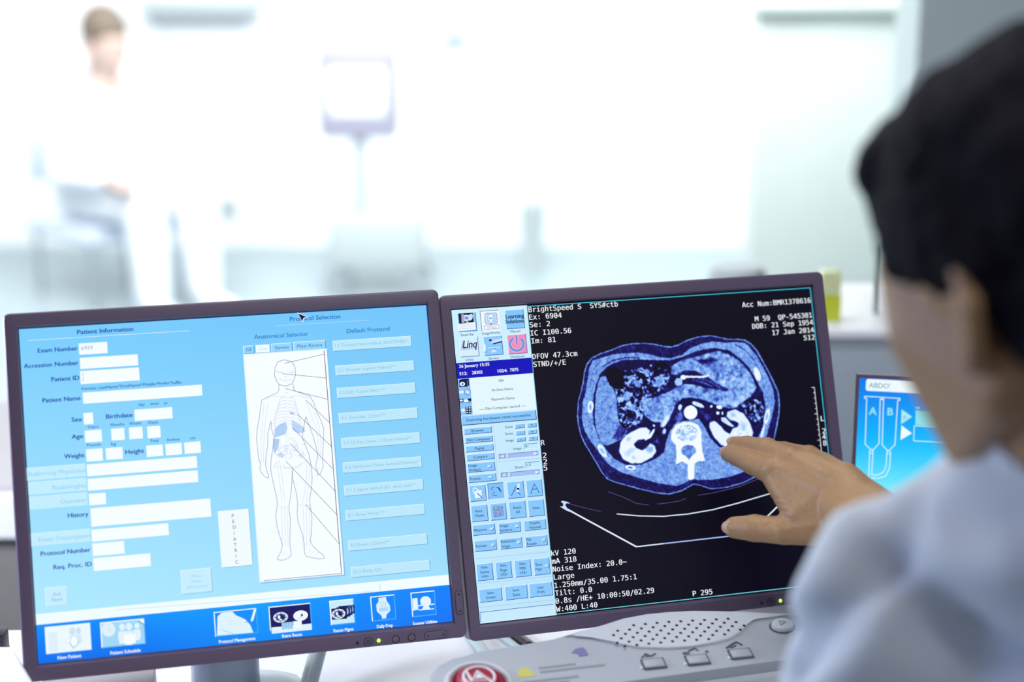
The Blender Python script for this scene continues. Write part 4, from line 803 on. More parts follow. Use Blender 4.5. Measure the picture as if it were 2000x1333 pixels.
('b',64.34,121.21,73.92,125.76,(136,200,252),(228,248,255),(45,60,150),0.55),
('t','+',69.13,123.48,'c',3.0,(25,22,80),'s',0,'m',0.14),
('b',64.3,127.7,73.88,132.26,(136,200,252),(228,248,255),(45,60,150),0.55),
('t','+',69.09,129.98,'c',3.0,(25,22,80),'s',0,'m',0.14),
('b',59.2,134.72,73.86,140.1,(196,232,255),(70,80,160),(228,248,255),0.45),
('t','81',60.65,137.08,'l',2.5,(25,22,80),'s',0,'m',0.05),
('b',59.09,152.58,73.77,158.37,(196,232,255),(70,80,160),(228,248,255),0.45),
('t','1.0',60.76,155.11,'l',2.5,(25,22,80),'s',0,'m',0.05),
('b',33.64,142.52,73.64,147.55,(165,190,245),(45,60,150),(228,248,255),0.4),
('p',[34.24,145.04,38.84,143.12,38.84,146.95],(205,232,255)),
('s',[38.84,143.12,38.84,146.95,34.24,145.04],0.35,(45,60,150),0),
('p',[73.04,145.04,68.44,143.12,68.44,146.95],(215,238,255)),
('s',[68.44,146.95,73.04,145.04],0.35,(45,60,150),0),
('b',41.24,142.92,43.44,147.15,(205,232,255),(228,248,255),(45,60,150),0.4),
('b',33.77,160.54,73.35,165.56,(165,190,245),(45,60,150),(228,248,255),0.4),
('p',[34.37,163.05,38.97,161.14,38.97,164.96],(205,232,255)),
('s',[38.97,161.14,38.97,164.96,34.37,163.05],0.35,(45,60,150),0),
('p',[72.75,163.05,68.15,161.14,68.15,164.96],(215,238,255)),
('s',[68.15,164.96,72.75,163.05],0.35,(45,60,150),0),
('b',41.37,160.94,43.57,165.16,(205,232,255),(228,248,255),(45,60,150),0.4),
('s',[32.17,149.65,74.4,149.93],0.2,(120,150,200),0),
('b',1.33,169.88,17.59,185.61,(136,200,252),(228,248,255),(45,60,150),0.55),
('b',19.7,169.59,35.89,185.28,(128,192,250),(45,60,150),(228,248,255),0.5),
('b',38.59,169.64,55.48,186.03,(136,200,252),(228,248,255),(45,60,150),0.55),
('b',57.59,169.69,73.8,186.05,(136,200,252),(228,248,255),(45,60,150),0.55),
('p',[6.48,175.29,13.32,175.04,13.01,182.01,6.29,182.63],(235,243,248)),
('s',[9.89,175.02,10.26,176.1,10.39,177.16,10.25,178.12,9.86,178.86,9.26,179.33,8.51,179.46,7.67,179.26,6.84,178.74,6.09,177.95,5.5,176.96,5.12,175.89,5.0,174.82,5.14,173.87,5.53,173.12,6.13,172.66,6.88,172.52,7.71,172.72,8.55,173.24,9.29,174.04],0.9,(235,243,248),1),
('s',[8.9,177.58,13.73,182.45],1.2,(60,70,160),0),
('s',[9.23,177.31,13.92,182.03],0.4,(240,248,255),0),
('s',[22.72,175.92,23.54,173.79,25.27,173.21,26.39,173.46],0.5,(45,55,140),0),
('s',[23.89,175.66,25.05,175.4],0.5,(45,55,140),0),
('s',[23.94,178.99,25.51,178.55,26.2,179.2],0.5,(45,55,140),0),
('s',[23.46,180.05,24.49,181.11,28.21,181.97],0.5,(45,55,140),0),
('s',[27.52,173.57,28.96,174.44],0.5,(45,55,140),0),
('p',[28.68,173.38,30.9,174.1,32.49,177.21,32.69,179.07,31.63,178.24,30.0,175.5],(45,55,150)),
('s',[42.2,183.29,47.66,174.55],0.7,(60,80,170),0),
('s',[44.93,178.89,48.38,178.92],0.5,(60,80,170),0),
('s',[48.97,180.6,51.4,183.2],0.8,(60,80,170),0),
('p',[49.44,172.13,51.72,172.34,50.9,176.71,48.49,176.26],(225,240,252)),
('p',[48.49,176.26,50.9,176.71,50.12,178.34,47.86,177.91],(16,12,70)),
('p',[47.86,177.91,50.12,178.34,49.16,180.25,47.38,179.71],(235,245,255)),
('s',[61.84,182.4,65.94,173.88,69.93,182.42],0.7,(60,80,170),0),
('s',[63.57,179.0,68.52,178.87],0.7,(60,80,170),0),
('s',[61.21,182.64,62.99,182.51],0.5,(60,80,170),0),
('s',[68.91,182.62,70.69,182.49],0.5,(60,80,170),0),
('b',1.14,188.97,17.59,204.89,(136,200,252),(228,248,255),(45,60,150),0.55),
('t','Rect.',9.37,194.78,'c',2.5,(25,22,80),'s',0,'m',0.14),
('t','Matte',9.37,199.08,'c',2.5,(25,22,80),'s',0,'m',0.14),
('b',19.92,188.93,35.96,205.21,(136,200,252),(228,248,255),(45,60,150),0.55),
('b',38.58,188.86,55.46,205.27,(136,200,252),(228,248,255),(45,60,150),0.55),
('t','Erase',47.02,194.91,'c',2.5,(25,22,80),'s',0,'m',0.14),
('t','All',47.02,199.22,'c',2.5,(25,22,80),'s',0,'m',0.14),
('b',57.49,188.96,73.77,205.2,(136,200,252),(228,248,255),(45,60,150),0.55),
('t','Hide',65.63,197.08,'c',2.5,(25,22,80),'s',0,'m',0.14),
('r',23.4,192.21,32.36,201.54,(210,236,255)),
('s',[23.4,192.21,23.4,201.54],0.55,(70,100,180),0),
('s',[23.4,192.21,32.36,192.21],0.55,(70,100,180),0),
('s',[24.68,192.21,24.68,201.54],0.55,(70,100,180),0),
('s',[23.4,193.54,32.36,193.54],0.55,(70,100,180),0),
('s',[25.96,192.21,25.96,201.54],0.55,(70,100,180),0),
('s',[23.4,194.88,32.36,194.88],0.55,(70,100,180),0),
('s',[27.24,192.21,27.24,201.54],0.55,(70,100,180),0),
('s',[23.4,196.21,32.36,196.21],0.55,(70,100,180),0),
('s',[28.52,192.21,28.52,201.54],0.55,(70,100,180),0),
('s',[23.4,197.54,32.36,197.54],0.55,(70,100,180),0),
('s',[29.8,192.21,29.8,201.54],0.55,(70,100,180),0),
('s',[23.4,198.87,32.36,198.87],0.55,(70,100,180),0),
('s',[31.08,192.21,31.08,201.54],0.55,(70,100,180),0),
('s',[23.4,200.21,32.36,200.21],0.55,(70,100,180),0),
('s',[32.36,192.21,32.36,201.54],0.55,(70,100,180),0),
('s',[23.4,201.54,32.36,201.54],0.55,(70,100,180),0),
('b',0.91,207.65,23.36,217.95,(136,200,252),(228,248,255),(45,60,150),0.55),
('t','Measure',2.51,212.8,'l',2.5,(25,22,80),'s',0,'m',0.14),
('b',18.16,211.9,21.76,214.5,(180,222,255),(228,248,255),(45,60,150),0.45),
('b',26.53,208.19,48.63,218.25,(136,200,252),(228,248,255),(45,60,150),0.55),
('t','Image',28.13,211.07,'l',2.5,(25,22,80),'s',0,'m',0.14),
('t','Enhance',28.13,215.37,'l',2.5,(25,22,80),'s',0,'m',0.14),
('b',43.15,211.8,46.75,214.4,(180,222,255),(228,248,255),(45,60,150),0.45),
('b',1.33,222.7,23.36,233.35,(136,200,252),(228,248,255),(45,60,150),0.55),
('t','Format',2.93,228.02,'l',2.5,(25,22,80),'s',0,'m',0.14),
('b',18.03,227.08,21.63,229.68,(180,222,255),(228,248,255),(45,60,150),0.45),
('b',26.41,223.24,48.63,233.5,(136,200,252),(228,248,255),(45,60,150),0.55),
('t','Reference',28.01,226.22,'l',2.5,(25,22,80),'s',0,'m',0.14),
('t','Image',28.01,230.52,'l',2.5,(25,22,80),'s',0,'m',0.14),
('b',43.12,227.26,46.72,229.86,(180,222,255),(228,248,255),(45,60,150),0.45),
('b',51.54,223.56,73.94,233.71,(136,200,252),(228,248,255),(45,60,150),0.55),
('t','Flip',53.14,226.48,'l',2.5,(25,22,80),'s',0,'m',0.14),
('t','Rotate',53.14,230.78,'l',2.5,(25,22,80),'s',0,'m',0.14),
('b',68.43,227.23,72.03,229.83,(180,222,255),(228,248,255),(45,60,150),0.45),
('b',51.71,208.23,73.99,218.18,(136,200,252),(228,248,255),(45,60,150),0.55),
('t','Display',62.85,211.05,'c',2.5,(25,22,80),'s',0,'m',0.14),
('t','Normal',62.85,215.35,'c',2.5,(25,22,80),'s',0,'m',0.14),
('s',[0.96,239.69,74.05,240.15],0.2,(110,150,200),0),
('b',1.15,244.63,17.29,261.16,(136,200,252),(228,248,255),(45,60,150),0.55),
('t','Film',9.22,248.59,'c',2.5,(25,22,80),'s',0,'m',0.14),
('t','Series',9.22,252.9,'c',2.5,(25,22,80),'s',0,'m',0.14),
('t','<F4>',9.22,257.19,'c',2.5,(25,22,80),'s',0,'m',0.14),
('b',19.87,244.82,35.86,261.14,(136,200,252),(228,248,255),(45,60,150),0.55),
('t','Film',27.87,248.68,'c',2.5,(25,22,80),'s',0,'m',0.14),
('t','Page',27.87,252.98,'c',2.5,(25,22,80),'s',0,'m',0.14),
('t','<F2>',27.87,257.28,'c',2.5,(25,22,80),'s',0,'m',0.14),
('b',38.69,245.01,55.0,261.4,(136,200,252),(228,248,255),(45,60,150),0.55),
('t','Film',46.84,248.9,'c',2.5,(25,22,80),'s',0,'m',0.14),
('t','MID',46.84,253.2,'c',2.5,(25,22,80),'s',0,'m',0.14),
('t','<F3>',46.84,257.5,'c',2.5,(25,22,80),'s',0,'m',0.14),
('b',1.57,268.81,24.11,281.51,(136,200,252),(228,248,255),(45,60,150),0.55),
('t','Save',12.84,273.01,'c',2.5,(25,22,80),'s',0,'m',0.14),
('t','Screen',12.84,277.31,'c',2.5,(25,22,80),'s',0,'m',0.14),
('b',26.85,268.61,49.38,281.92,(136,200,252),(228,248,255),(45,60,150),0.55),
('t','Save',38.12,273.12,'c',2.5,(25,22,80),'s',0,'m',0.14),
('t','State',38.12,277.41,'c',2.5,(25,22,80),'s',0,'m',0.14),
('b',50.97,268.61,74.14,281.91,(136,200,252),(228,248,255),(45,60,150),0.55),
('t','User',62.55,273.11,'c',2.5,(25,22,80),'s',0,'m',0.14),
('t','Prefs',62.55,277.41,'c',2.5,(25,22,80),'s',0,'m',0.14),
('b',57.63,245.21,73.78,261.5,(136,200,252),(228,248,255),(45,60,150),0.55),
('t','Text',59.23,251.21,'l',2.5,(25,22,80),'s',0,'m',0.14),
('t','Page',59.23,255.51,'l',2.5,(25,22,80),'s',0,'m',0.14),
('b',68.86,252.21,72.46,254.81,(180,222,255),(228,248,255),(45,60,150),0.45),
('s',[0.55,263.23,74.17,263.67],0.2,(110,150,200),0),
('s',[-0.45,285.81,74.3,286.4],0.2,(110,150,200),0),
('b',0.68,290.23,74.17,300.71,(198,234,252),(70,70,170),(225,245,255),0.5),
('t','BrightSpeed S  SYS#ctb',76.89,7.02,'l',5.0,(244,250,255),'m',91.58,'b',0.22),
('t','Ex: 6904',76.93,14.38,'l',5.0,(244,250,255),'m',32.92,'b',0.22),
('t','Se: 2',76.71,21.93,'l',5.0,(244,250,255),'m',20.35,'b',0.22),
('t','IC I100.56',76.66,30.1,'l',5.0,(244,250,255),'m',41.3,'b',0.22),
('t','Im: 81',76.88,37.82,'l',5.0,(244,250,255),'m',24.54,'b',0.22),
('t','DFOV 47.3cm',76.34,53.11,'l',5.0,(244,250,255),'m',45.49,'b',0.22),
('t','STND/+/E',76.49,60.81,'l',5.0,(244,250,255),'m',32.92,'b',0.22),
('t','R',76.61,137.36,'l',5.0,(244,250,255),'m',3.59,'b',0.22),
('t','2',76.72,149.91,'l',5.0,(244,250,255),'m',3.59,'b',0.22),
('t','2',76.72,156.03,'l',5.0,(244,250,255),'m',3.59,'b',0.22),
('t','5',76.8,162.0,'l',5.0,(244,250,255),'m',3.59,'b',0.22),
('t','kV 120',76.27,244.41,'l',5.0,(244,250,255),'m',24.54,'b',0.22),
('t','mA 318',76.23,252.09,'l',5.0,(244,250,255),'m',24.54,'b',0.22),
('t','Noise Index: 20.0~',76.18,259.75,'l',5.0,(244,250,255),'m',74.82,'b',0.22),
('t','Large',76.62,267.46,'l',5.0,(244,250,255),'m',20.35,'b',0.22),
('t','1.250mm/35.00 1.75:1',76.55,275.23,'l',5.0,(244,250,255),'m',83.2,'b',0.22),
('t','Tilt: 0.0',76.27,282.73,'l',5.0,(244,250,255),'m',37.11,'b',0.22),
('t','0.8s /HE+ 10:00:50/02.29',76.12,290.24,'l',5.0,(244,250,255),'m',99.96,'b',0.22),
('t','W:400 L:40',75.93,297.97,'l',5.0,(244,250,255),'m',41.3,'b',0.22),
('t','P 295',215.63,297.83,'l',5.0,(244,250,255),'m',20.35,'b',0.22),
('t','L',371.31,137.59,'l',5.0,(244,250,255),'m',3.59,'b',0.22),
('t','2',370.82,150.3,'l',5.0,(244,250,255),'m',3.59,'b',0.22),
('t','4',370.79,156.04,'l',5.0,(244,250,255),'m',3.59,'b',0.22),
('t','8',370.81,162.53,'l',5.0,(244,250,255),'m',3.59,'b',0.22),
('t','Acc Num:BMR1378616',374.38,16.43,'r',5.0,(244,250,255),'m',74.82,'b',0.22),
('t','M 59  QP-545301',373.95,31.6,'r',5.0,(244,250,255),'m',62.25,'b',0.22),
('t','DOB: 21 Sep 1954',374.38,38.94,'r',5.0,(244,250,255),'m',66.44,'b',0.22),
('t','17 Jan 2014',374.44,46.81,'r',5.0,(244,250,255),'m',45.49,'b',0.22),
('t','512',374.32,54.38,'r',5.0,(244,250,255),'m',11.97,'b',0.22),
('s',[367.88,102.97,368.14,181.07],0.55,(244,250,255),0),
('s',[364.79,102.89,367.88,102.97],0.5,(244,250,255),0),
('s',[366.21,108.38,367.9,108.36],0.5,(244,250,255),0),
('s',[366.23,113.77,367.92,113.75],0.5,(244,250,255),0),
('s',[366.25,119.15,367.94,119.13],0.5,(244,250,255),0),
('s',[366.27,124.52,367.96,124.5],0.5,(244,250,255),0),
('s',[364.9,129.78,367.98,129.88],0.5,(244,250,255),0),
('s',[366.32,135.27,368.0,135.25],0.5,(244,250,255),0),
('s',[366.34,140.63,368.02,140.62],0.5,(244,250,255),0),
('s',[366.36,146.0,368.05,145.99],0.5,(244,250,255),0),
('s',[366.38,151.36,368.07,151.35],0.5,(244,250,255),0),
('s',[365.01,156.6,368.09,156.71],0.5,(244,250,255),0),
('s',[366.42,162.07,368.11,162.07],0.5,(244,250,255),0),
('s',[366.44,167.43,368.13,167.42],0.5,(244,250,255),0),
('s',[366.46,172.78,368.15,172.77],0.5,(244,250,255),0),
('s',[146.02,210.44,168.35,214.52,193.52,217.33,219.19,217.4,245.25,215.67,271.78,211.75,312.13,204.53],1.0,(225,240,255),0),
('s',[98.05,202.34,162.6,244.07],1.5,(225,240,255),0),
('s',[162.6,244.07,258.99,243.16,281.2,243.19],1.1,(170,195,250),0),
('s',[162.6,244.07,190.59,243.79],1.1,(225,240,255),0),
('s',[281.2,243.19,314.42,218.64],1.4,(225,240,255),0),
('p',[89.19,197.91,92.26,198.21,93.15,195.67,90.87,193.67,92.22,192.61,97.64,194.31,99.94,196.08,96.28,195.38,94.87,197.03,96.41,200.15,102.81,204.34,100.29,204.7,95.55,202.45],(205,222,255)),
('s',[139.59,188.11,152.83,194.16,167.16,202.14,179.58,204.89],0.35,(110,90,170),0),
('s',[188.52,204.78,194.91,204.78,211.69,203.96,218.99,201.98],0.35,(110,90,170),0),
('s',[231.48,200.01,244.52,199.41,260.35,197.59,276.3,195.41,296.72,189.57],0.35,(110,90,170),0),
('s',[99.89,196.56,115.53,201.99,130.08,206.62],0.35,(110,90,170),0)]
CT_SLICE = [
(0.5,[115.36,111.76,117.74,97.47,121.48,88.09,124.74,78.66,127.0,69.13,130.01,62.07,135.98,55.82,145.22,52.25,156.96,49.45,167.54,45.94,179.2,44.59,191.99,45.02,203.37,46.96,212.13,49.56,219.79,50.62,227.75,49.1,237.29,45.21,249.34,42.61,262.49,42.31,272.71,44.91,281.65,47.41,290.86,47.83,298.65,49.26,304.8,53.45,310.59,60.75,315.87,72.38,321.16,84.02,325.27,94.32,328.72,104.56,328.98,115.8,326.99,126.84,323.28,138.95,318.23,153.4,310.42,168.79,301.48,182.78,294.31,187.66,280.57,192.54,263.21,195.46,246.24,195.71,235.08,191.13,228.19,189.15,222.08,191.75,215.31,194.64,201.57,196.74,188.4,194.3,168.72,187.86,157.74,183.83,148.0,180.28,139.61,176.14,134.14,168.42,130.04,159.64,125.9,151.21,120.69,141.13,116.97,131.17,115.36,120.2],0.6),
(0.22,[116.61,111.86,118.95,97.74,122.66,88.48,125.87,79.15,128.08,69.72,131.04,62.74,136.95,56.57,146.13,53.07,157.77,50.37,168.24,46.94,179.77,45.66,192.41,46.17,203.64,48.15,212.26,50.78,219.79,51.84,227.61,50.32,237.01,46.42,248.9,43.78,261.88,43.42,271.98,45.95,280.82,48.4,289.95,48.76,297.68,50.14,303.77,54.26,309.49,61.47,314.69,72.97,319.91,84.46,323.98,94.64,327.4,104.76,327.65,115.86,325.67,126.76,321.98,138.72,316.99,152.98,309.28,168.18,300.47,182.01,293.37,186.82,279.77,191.59,262.59,194.39,245.83,194.56,234.82,189.95,228.04,187.95,222.04,190.54,215.38,193.43,201.85,195.57,188.88,193.18,169.46,186.89,158.6,182.95,148.95,179.49,140.63,175.43,135.22,167.82,131.18,159.14,127.09,150.82,121.91,140.87,118.21,131.04,116.61,120.2],0.6),
(0.55,[120.59,112.19,122.59,99.07,126.85,88.52,129.99,76.64,132.26,67.1,136.91,58.94,147.29,56.67,157.7,54.39,167.95,53.93,183.28,54.21,197.1,57.07,207.01,60.76,218.48,62.35,230.45,59.79,237.52,54.76,251.1,50.18,264.39,48.66,277.3,50.84,290.47,51.17,298.21,52.97,302.97,57.69,308.69,65.6,313.97,77.23,319.25,88.86,323.07,101.62,323.58,114.12,320.42,123.81,316.62,133.43,311.07,146.59,304.22,159.6,294.65,173.55,283.22,181.12,268.38,184.68,248.62,186.29,233.2,184.87,226.24,183.5,217.42,187.31,209.5,189.0,190.79,184.24,172.37,177.7,155.33,170.95,144.72,163.72,139.11,157.2,132.64,146.99,126.17,136.78,122.07,128.0,120.21,119.4],1),
(0.28,[130.78,93.07,133.56,78.74,137.34,66.88,143.0,61.22,142.87,62.43,137.21,68.08,133.43,79.94,130.66,94.27],1),
(0.28,[133.79,88.46,137.2,74.16,141.23,65.96,141.1,67.17,137.07,75.37,133.67,89.66],1),
(0.28,[146.39,65.13,157.12,59.84,171.36,57.85,185.33,58.9,185.2,60.11,171.23,59.07,156.99,61.06,146.26,66.34],1),
(0.28,[273.88,57.67,282.34,64.27,293.56,70.08,300.43,79.31,300.29,80.55,293.42,71.31,282.2,65.5,273.73,58.91],1),
(0.28,[287.63,52.83,297.49,59.16,306.71,71.07,312.87,86.5,313.53,97.76,313.39,98.99,312.73,87.73,306.57,72.3,297.35,60.4,287.49,54.07],1),
(0.28,[306.58,94.72,310.39,107.46,312.23,120.03,312.08,121.26,310.25,108.69,306.44,95.95],1),
(0.17,[131.95,108.3,134.22,93.95,137.37,84.5,143.04,72.79,152.06,65.56,167.23,60.6,185.07,61.33,201.59,63.18,216.96,64.33,231.53,61.72,243.71,57.68,254.37,55.99,266.22,55.62,280.34,58.77,291.16,68.03,299.34,77.36,305.78,90.3,311.56,103.2,312.74,115.72,311.28,128.02,306.54,140.01,298.4,152.92,285.71,159.82,271.55,157.35,258.8,154.39,250.22,143.83,246.17,133.67,241.33,124.67,232.18,125.13,216.52,126.27,209.18,134.2,203.37,145.9,201.16,154.23,190.84,160.6,176.33,164.76,161.15,164.0,149.25,156.9,141.51,146.56,135.71,135.8,132.05,122.81],1.2),
(0.54,[143.41,75.25,149.13,75.08,154.33,85.84,157.71,95.84,156.9,115.21,158.51,123.83,162.65,126.61,165.28,131.68,158.84,138.4,150.92,141.34,141.83,143.57,136.71,138.3,133.54,126.56,133.44,113.26,136.35,94.12,139.76,82.26],1),
(0.34,[157.88,123.78,165.04,128.02,163.26,132.72,156.2,139.38,148.92,136.33],2),
('n',[156.85,86.03,166.12,70.9,177.59,71.17,189.36,69.01,197.55,64.72,207.85,64.88,216.68,69.24,214.49,80.75,211.48,90.34,196.62,96.51,183.24,101.54,183.95,112.58,180.86,123.28,165.04,128.02,158.27,120.17,158.19,103.17],1.2),
(0.02,[148.96,70.81,152.47,67.67,160.19,66.79,166.12,70.9,167.47,81.99,165.68,89.17,157.83,88.79,151.94,84.43,149.19,76.91],0.8),
('d',[215.44,72.22,214.36,74.81,211.89,76.86,208.43,78.03,204.55,78.13,200.89,77.15,198.03,75.25,196.44,72.73,196.38,70.01,197.87,67.54,200.65,65.7,204.27,64.8,208.16,65.0,211.67,66.25,214.23,68.36,215.41,70.98],1.0),
('d',[176.63,74.15,176.13,75.32,175.0,76.25,173.4,76.77,171.61,76.82,169.92,76.37,168.59,75.51,167.85,74.37,167.82,73.14,168.5,72.02,169.78,71.19,171.46,70.79,173.25,70.88,174.87,71.45,176.06,72.41,176.61,73.6],1.0),
('d',[185.94,94.44,185.21,96.79,183.67,98.69,181.57,99.82,179.25,99.99,177.09,99.19,175.44,97.53,174.58,95.3,174.63,92.85,175.6,90.59,177.32,88.88,179.51,87.99,181.83,88.09,183.88,89.14,185.34,90.99,185.96,93.32],1.0),
('d',[176.46,116.83,175.81,118.94,174.44,120.64,172.58,121.65,170.53,121.8,168.62,121.07,167.16,119.59,166.39,117.58,166.44,115.39,167.3,113.36,168.83,111.83,170.77,111.04,172.82,111.13,174.64,112.08,175.93,113.74,176.48,115.83],1.0),
('d',[167.58,125.81,167.17,126.83,166.26,127.64,164.99,128.1,163.56,128.14,162.21,127.74,161.17,126.99,160.59,126.0,160.57,124.92,161.12,123.94,162.15,123.22,163.49,122.87,164.92,122.95,166.2,123.45,167.14,124.29,167.57,125.32],1.0),
('d',[199.32,93.05,198.88,94.37,197.93,95.43,196.62,96.06,195.18,96.14,193.82,95.68,192.78,94.75,192.23,93.49,192.25,92.11,192.84,90.84,193.9,89.89,195.27,89.4,196.71,89.47,198.0,90.07,198.92,91.12,199.33,92.43],1.0),
('d',[193.38,69.92,193.05,70.77,192.32,71.45,191.31,71.84,190.18,71.88,189.11,71.57,188.28,70.96,187.82,70.14,187.81,69.26,188.26,68.44,189.08,67.84,190.14,67.54,191.28,67.59,192.3,67.99,193.04,68.67,193.37,69.52],1.0),
('d',[188.43,77.51,188.06,78.55,187.23,79.37,186.07,79.86,184.78,79.92,183.57,79.54,182.64,78.8,182.13,77.81,182.13,76.72,182.64,75.73,183.57,74.98,184.78,74.61,186.07,74.67,187.23,75.16,188.06,75.98,188.43,77.02],1.0),
(0.55,[194.55,75.23,194.0,76.08,193.28,76.76,192.46,77.24,191.61,77.46,190.79,77.41,190.07,77.09,189.51,76.53,189.15,75.78,189.02,74.89,189.13,73.93,189.48,73.0,190.04,72.15,190.75,71.46,191.57,70.98,192.42,70.76,193.24,70.81,193.97,71.13,194.53,71.69,194.89,72.45,195.02,73.34,194.9,74.29],2),
(0.55,[184.14,86.83,183.48,87.82,182.64,88.63,181.68,89.19,180.67,89.45,179.71,89.39,178.86,89.01,178.2,88.35,177.77,87.46,177.62,86.41,177.76,85.29,178.17,84.18,178.82,83.19,179.66,82.38,180.62,81.82,181.63,81.56,182.59,81.62,183.44,82.0,184.11,82.66,184.53,83.55,184.68,84.6,184.55,85.72],2),
(0.55,[206.53,86.3,205.77,87.46,204.79,88.39,203.68,89.04,202.51,89.34,201.39,89.27,200.4,88.83,199.63,88.07,199.14,87.04,198.97,85.82,199.13,84.52,199.61,83.24,200.36,82.09,201.34,81.15,202.46,80.5,203.63,80.2,204.75,80.27,205.74,80.71,206.51,81.47,207.0,82.51,207.17,83.72,207.01,85.02],2),
(0.55,[171.87,98.22,171.12,99.37,170.15,100.3,169.04,100.94,167.89,101.23,166.78,101.16,165.81,100.72,165.04,99.96,164.56,98.94,164.38,97.73,164.54,96.44,165.01,95.17,165.76,94.02,166.72,93.09,167.83,92.45,168.98,92.16,170.09,92.23,171.07,92.66,171.83,93.42,172.32,94.45,172.49,95.66,172.34,96.95],2),
(0.55,[176.33,109.3,175.73,110.21,174.95,110.95,174.07,111.46,173.14,111.7,172.25,111.64,171.47,111.29,170.86,110.68,170.47,109.86,170.33,108.9,170.46,107.86,170.84,106.85,171.43,105.93,172.21,105.19,173.09,104.68,174.02,104.44,174.91,104.5,175.69,104.85,176.3,105.46,176.69,106.28,176.83,107.25,176.7,108.28],2),
('g',[216.04,78.41,217.57,70.53,228.54,65.2,243.12,62.96,256.47,60.49,269.8,58.74,282.34,64.27,293.2,73.16,301.1,84.97,305.56,97.75,298.49,107.13,285.85,113.54,273.52,106.36,261.78,94.3,252.38,84.92,242.79,77.39,232.6,75.37,221.75,79.47],1.4),
(0.22,[244.11,65.75,253.25,65.82,261.25,64.56,267.41,68.12,256.65,70.41,248.8,70.43],2.5),
(0.5,[253.64,73.89,265.9,69.86,277.35,73.21,274.03,79.16,258.27,79.19],5),
(0.52,[222.5,72.76,235.93,68.84,246.0,72.07,239.12,75.26],4),
('g',[182.67,100.89,200.18,99.24,212.22,95.3,220.46,91.05,228.47,88.97,240.04,90.12,249.97,94.6,264.1,96.96,278.28,99.32,289.04,108.85,282.95,115.78,276.12,117.94,267.29,114.75,254.77,109.78,244.84,105.29,234.66,103.24,225.58,103.12,218.42,109.29,210.8,119.68,202.47,125.09,193.56,124.35,184.69,117.51],1.4),
(0.46,[200.18,99.24,206.83,97.33,207.57,102.28,200.79,105.41],4),
(0.46,[188.66,110.53,199.38,106.51,200.99,115.2,191.68,118.09],6),
(0.45,[239.47,97.47,239.26,98.29,238.84,99.02,238.24,99.6,237.51,100.0,236.71,100.17,235.9,100.11,235.15,99.81,234.53,99.31,234.07,98.64,233.82,97.85,233.8,97.02,234.01,96.2,234.43,95.47,235.03,94.88,235.76,94.49,236.56,94.31,237.36,94.38,238.11,94.67,238.74,95.18,239.2,95.85,239.45,96.64],4),
(0.2,[218.94,87.24,222.33,80.13,230.66,75.23,241.43,77.9,253.88,83.18,263.5,90.73,275.81,97.88,271.62,100.02,261.64,95.53,250.25,92.16,238.75,90.02,231.15,88.2,225.73,90.23,214.92,94.29,211.85,92.82],2),
(0.45,[238.1,84.3,250.61,88.98,259.27,93.36,259.1,94.83,250.44,90.45,237.93,85.77],2),
(0.45,[243.4,83.48,254.78,86.83,269.38,96.63,269.21,98.1,254.61,88.3,243.23,84.95],2),
(0.4,[228.59,64.71,236.71,61.99,249.05,56.72,248.94,57.7,236.6,62.97,228.49,65.69],2.2),
(0.4,[253.34,76.47,253.57,72.15,256.78,69.3,266.21,67.16,266.09,68.14,256.67,70.28,253.46,73.14,253.23,77.45],2.2),
(0.4,[236.54,63.46,238.71,67.32,245.99,72.2,251.98,76.98,251.86,77.96,245.88,73.18,238.6,68.3,236.43,64.44],2.2),
(0.4,[221.74,79.59,228.58,76.42,236.52,75.18,236.41,76.16,228.47,77.4,221.63,80.57],2.2),
(0.4,[268.53,58.4,262.75,62.93,263.56,67.33,263.45,68.32,262.64,63.92,268.41,59.38],2.2),
(0.4,[220.51,90.56,218.68,95.33,220.57,101.61,220.46,102.59,218.57,96.3,220.4,91.53],2.2),
(0.4,[203.39,105.13,205.27,111.4,203.33,117.35,203.22,118.32,205.17,112.37,203.28,106.1],2.2),
(0.4,[247.16,96.35,249.19,101.45,247.48,105.01,247.37,105.98,249.08,102.42,247.05,97.33],2.2),
(0.4,[276.7,78.87,283.97,84.39,285.58,93.2,278.19,100.05,278.08,101.03,285.47,94.18,283.85,85.37,276.58,79.85],2.2),
(0.68,[227.79,86.95,227.49,88.03,226.88,89.01,225.99,89.78,224.91,90.3,223.71,90.52,222.51,90.43,221.39,90.03,220.44,89.35,219.74,88.45,219.35,87.4,219.31,86.29,219.6,85.2,220.21,84.23,221.1,83.45,222.18,82.93,223.37,82.71,224.58,82.8,225.7,83.21,226.65,83.88,227.35,84.79,227.74,85.84],1),
(1,[231.79,82.58,231.59,83.26,231.19,83.87,230.6,84.35,229.88,84.67,229.08,84.81,228.28,84.75,227.53,84.49,226.89,84.06,226.42,83.5,226.16,82.84,226.12,82.14,226.31,81.46,226.72,80.86,227.3,80.37,228.02,80.05,228.82,79.91,229.63,79.98,230.38,80.23,231.01,80.66,231.48,81.23,231.75,81.89],1),
(0.95,[231.33,80.82,240.98,81.81,250.04,82.51,256.04,81.49,255.83,83.33,250.46,84.52,240.79,83.53,231.7,83.31],0.8),
(0.62,[211.1,111.14,213.26,114.99,209.75,123.26,202.5,130.59,199.45,129.11,202.87,121.46,206.87,114.46],2),
(0.9,[207.49,125.21,206.31,126.75,205.09,128.07,203.92,129.07,202.91,129.68,202.13,129.84,201.64,129.54,201.5,128.8,201.7,127.69,202.23,126.29,203.05,124.71,204.09,123.09,205.27,121.56,206.49,120.23,207.66,119.22,208.68,118.61,209.46,118.45,209.94,118.75,210.09,119.49,209.89,120.61,209.36,122.01,208.54,123.59],2),
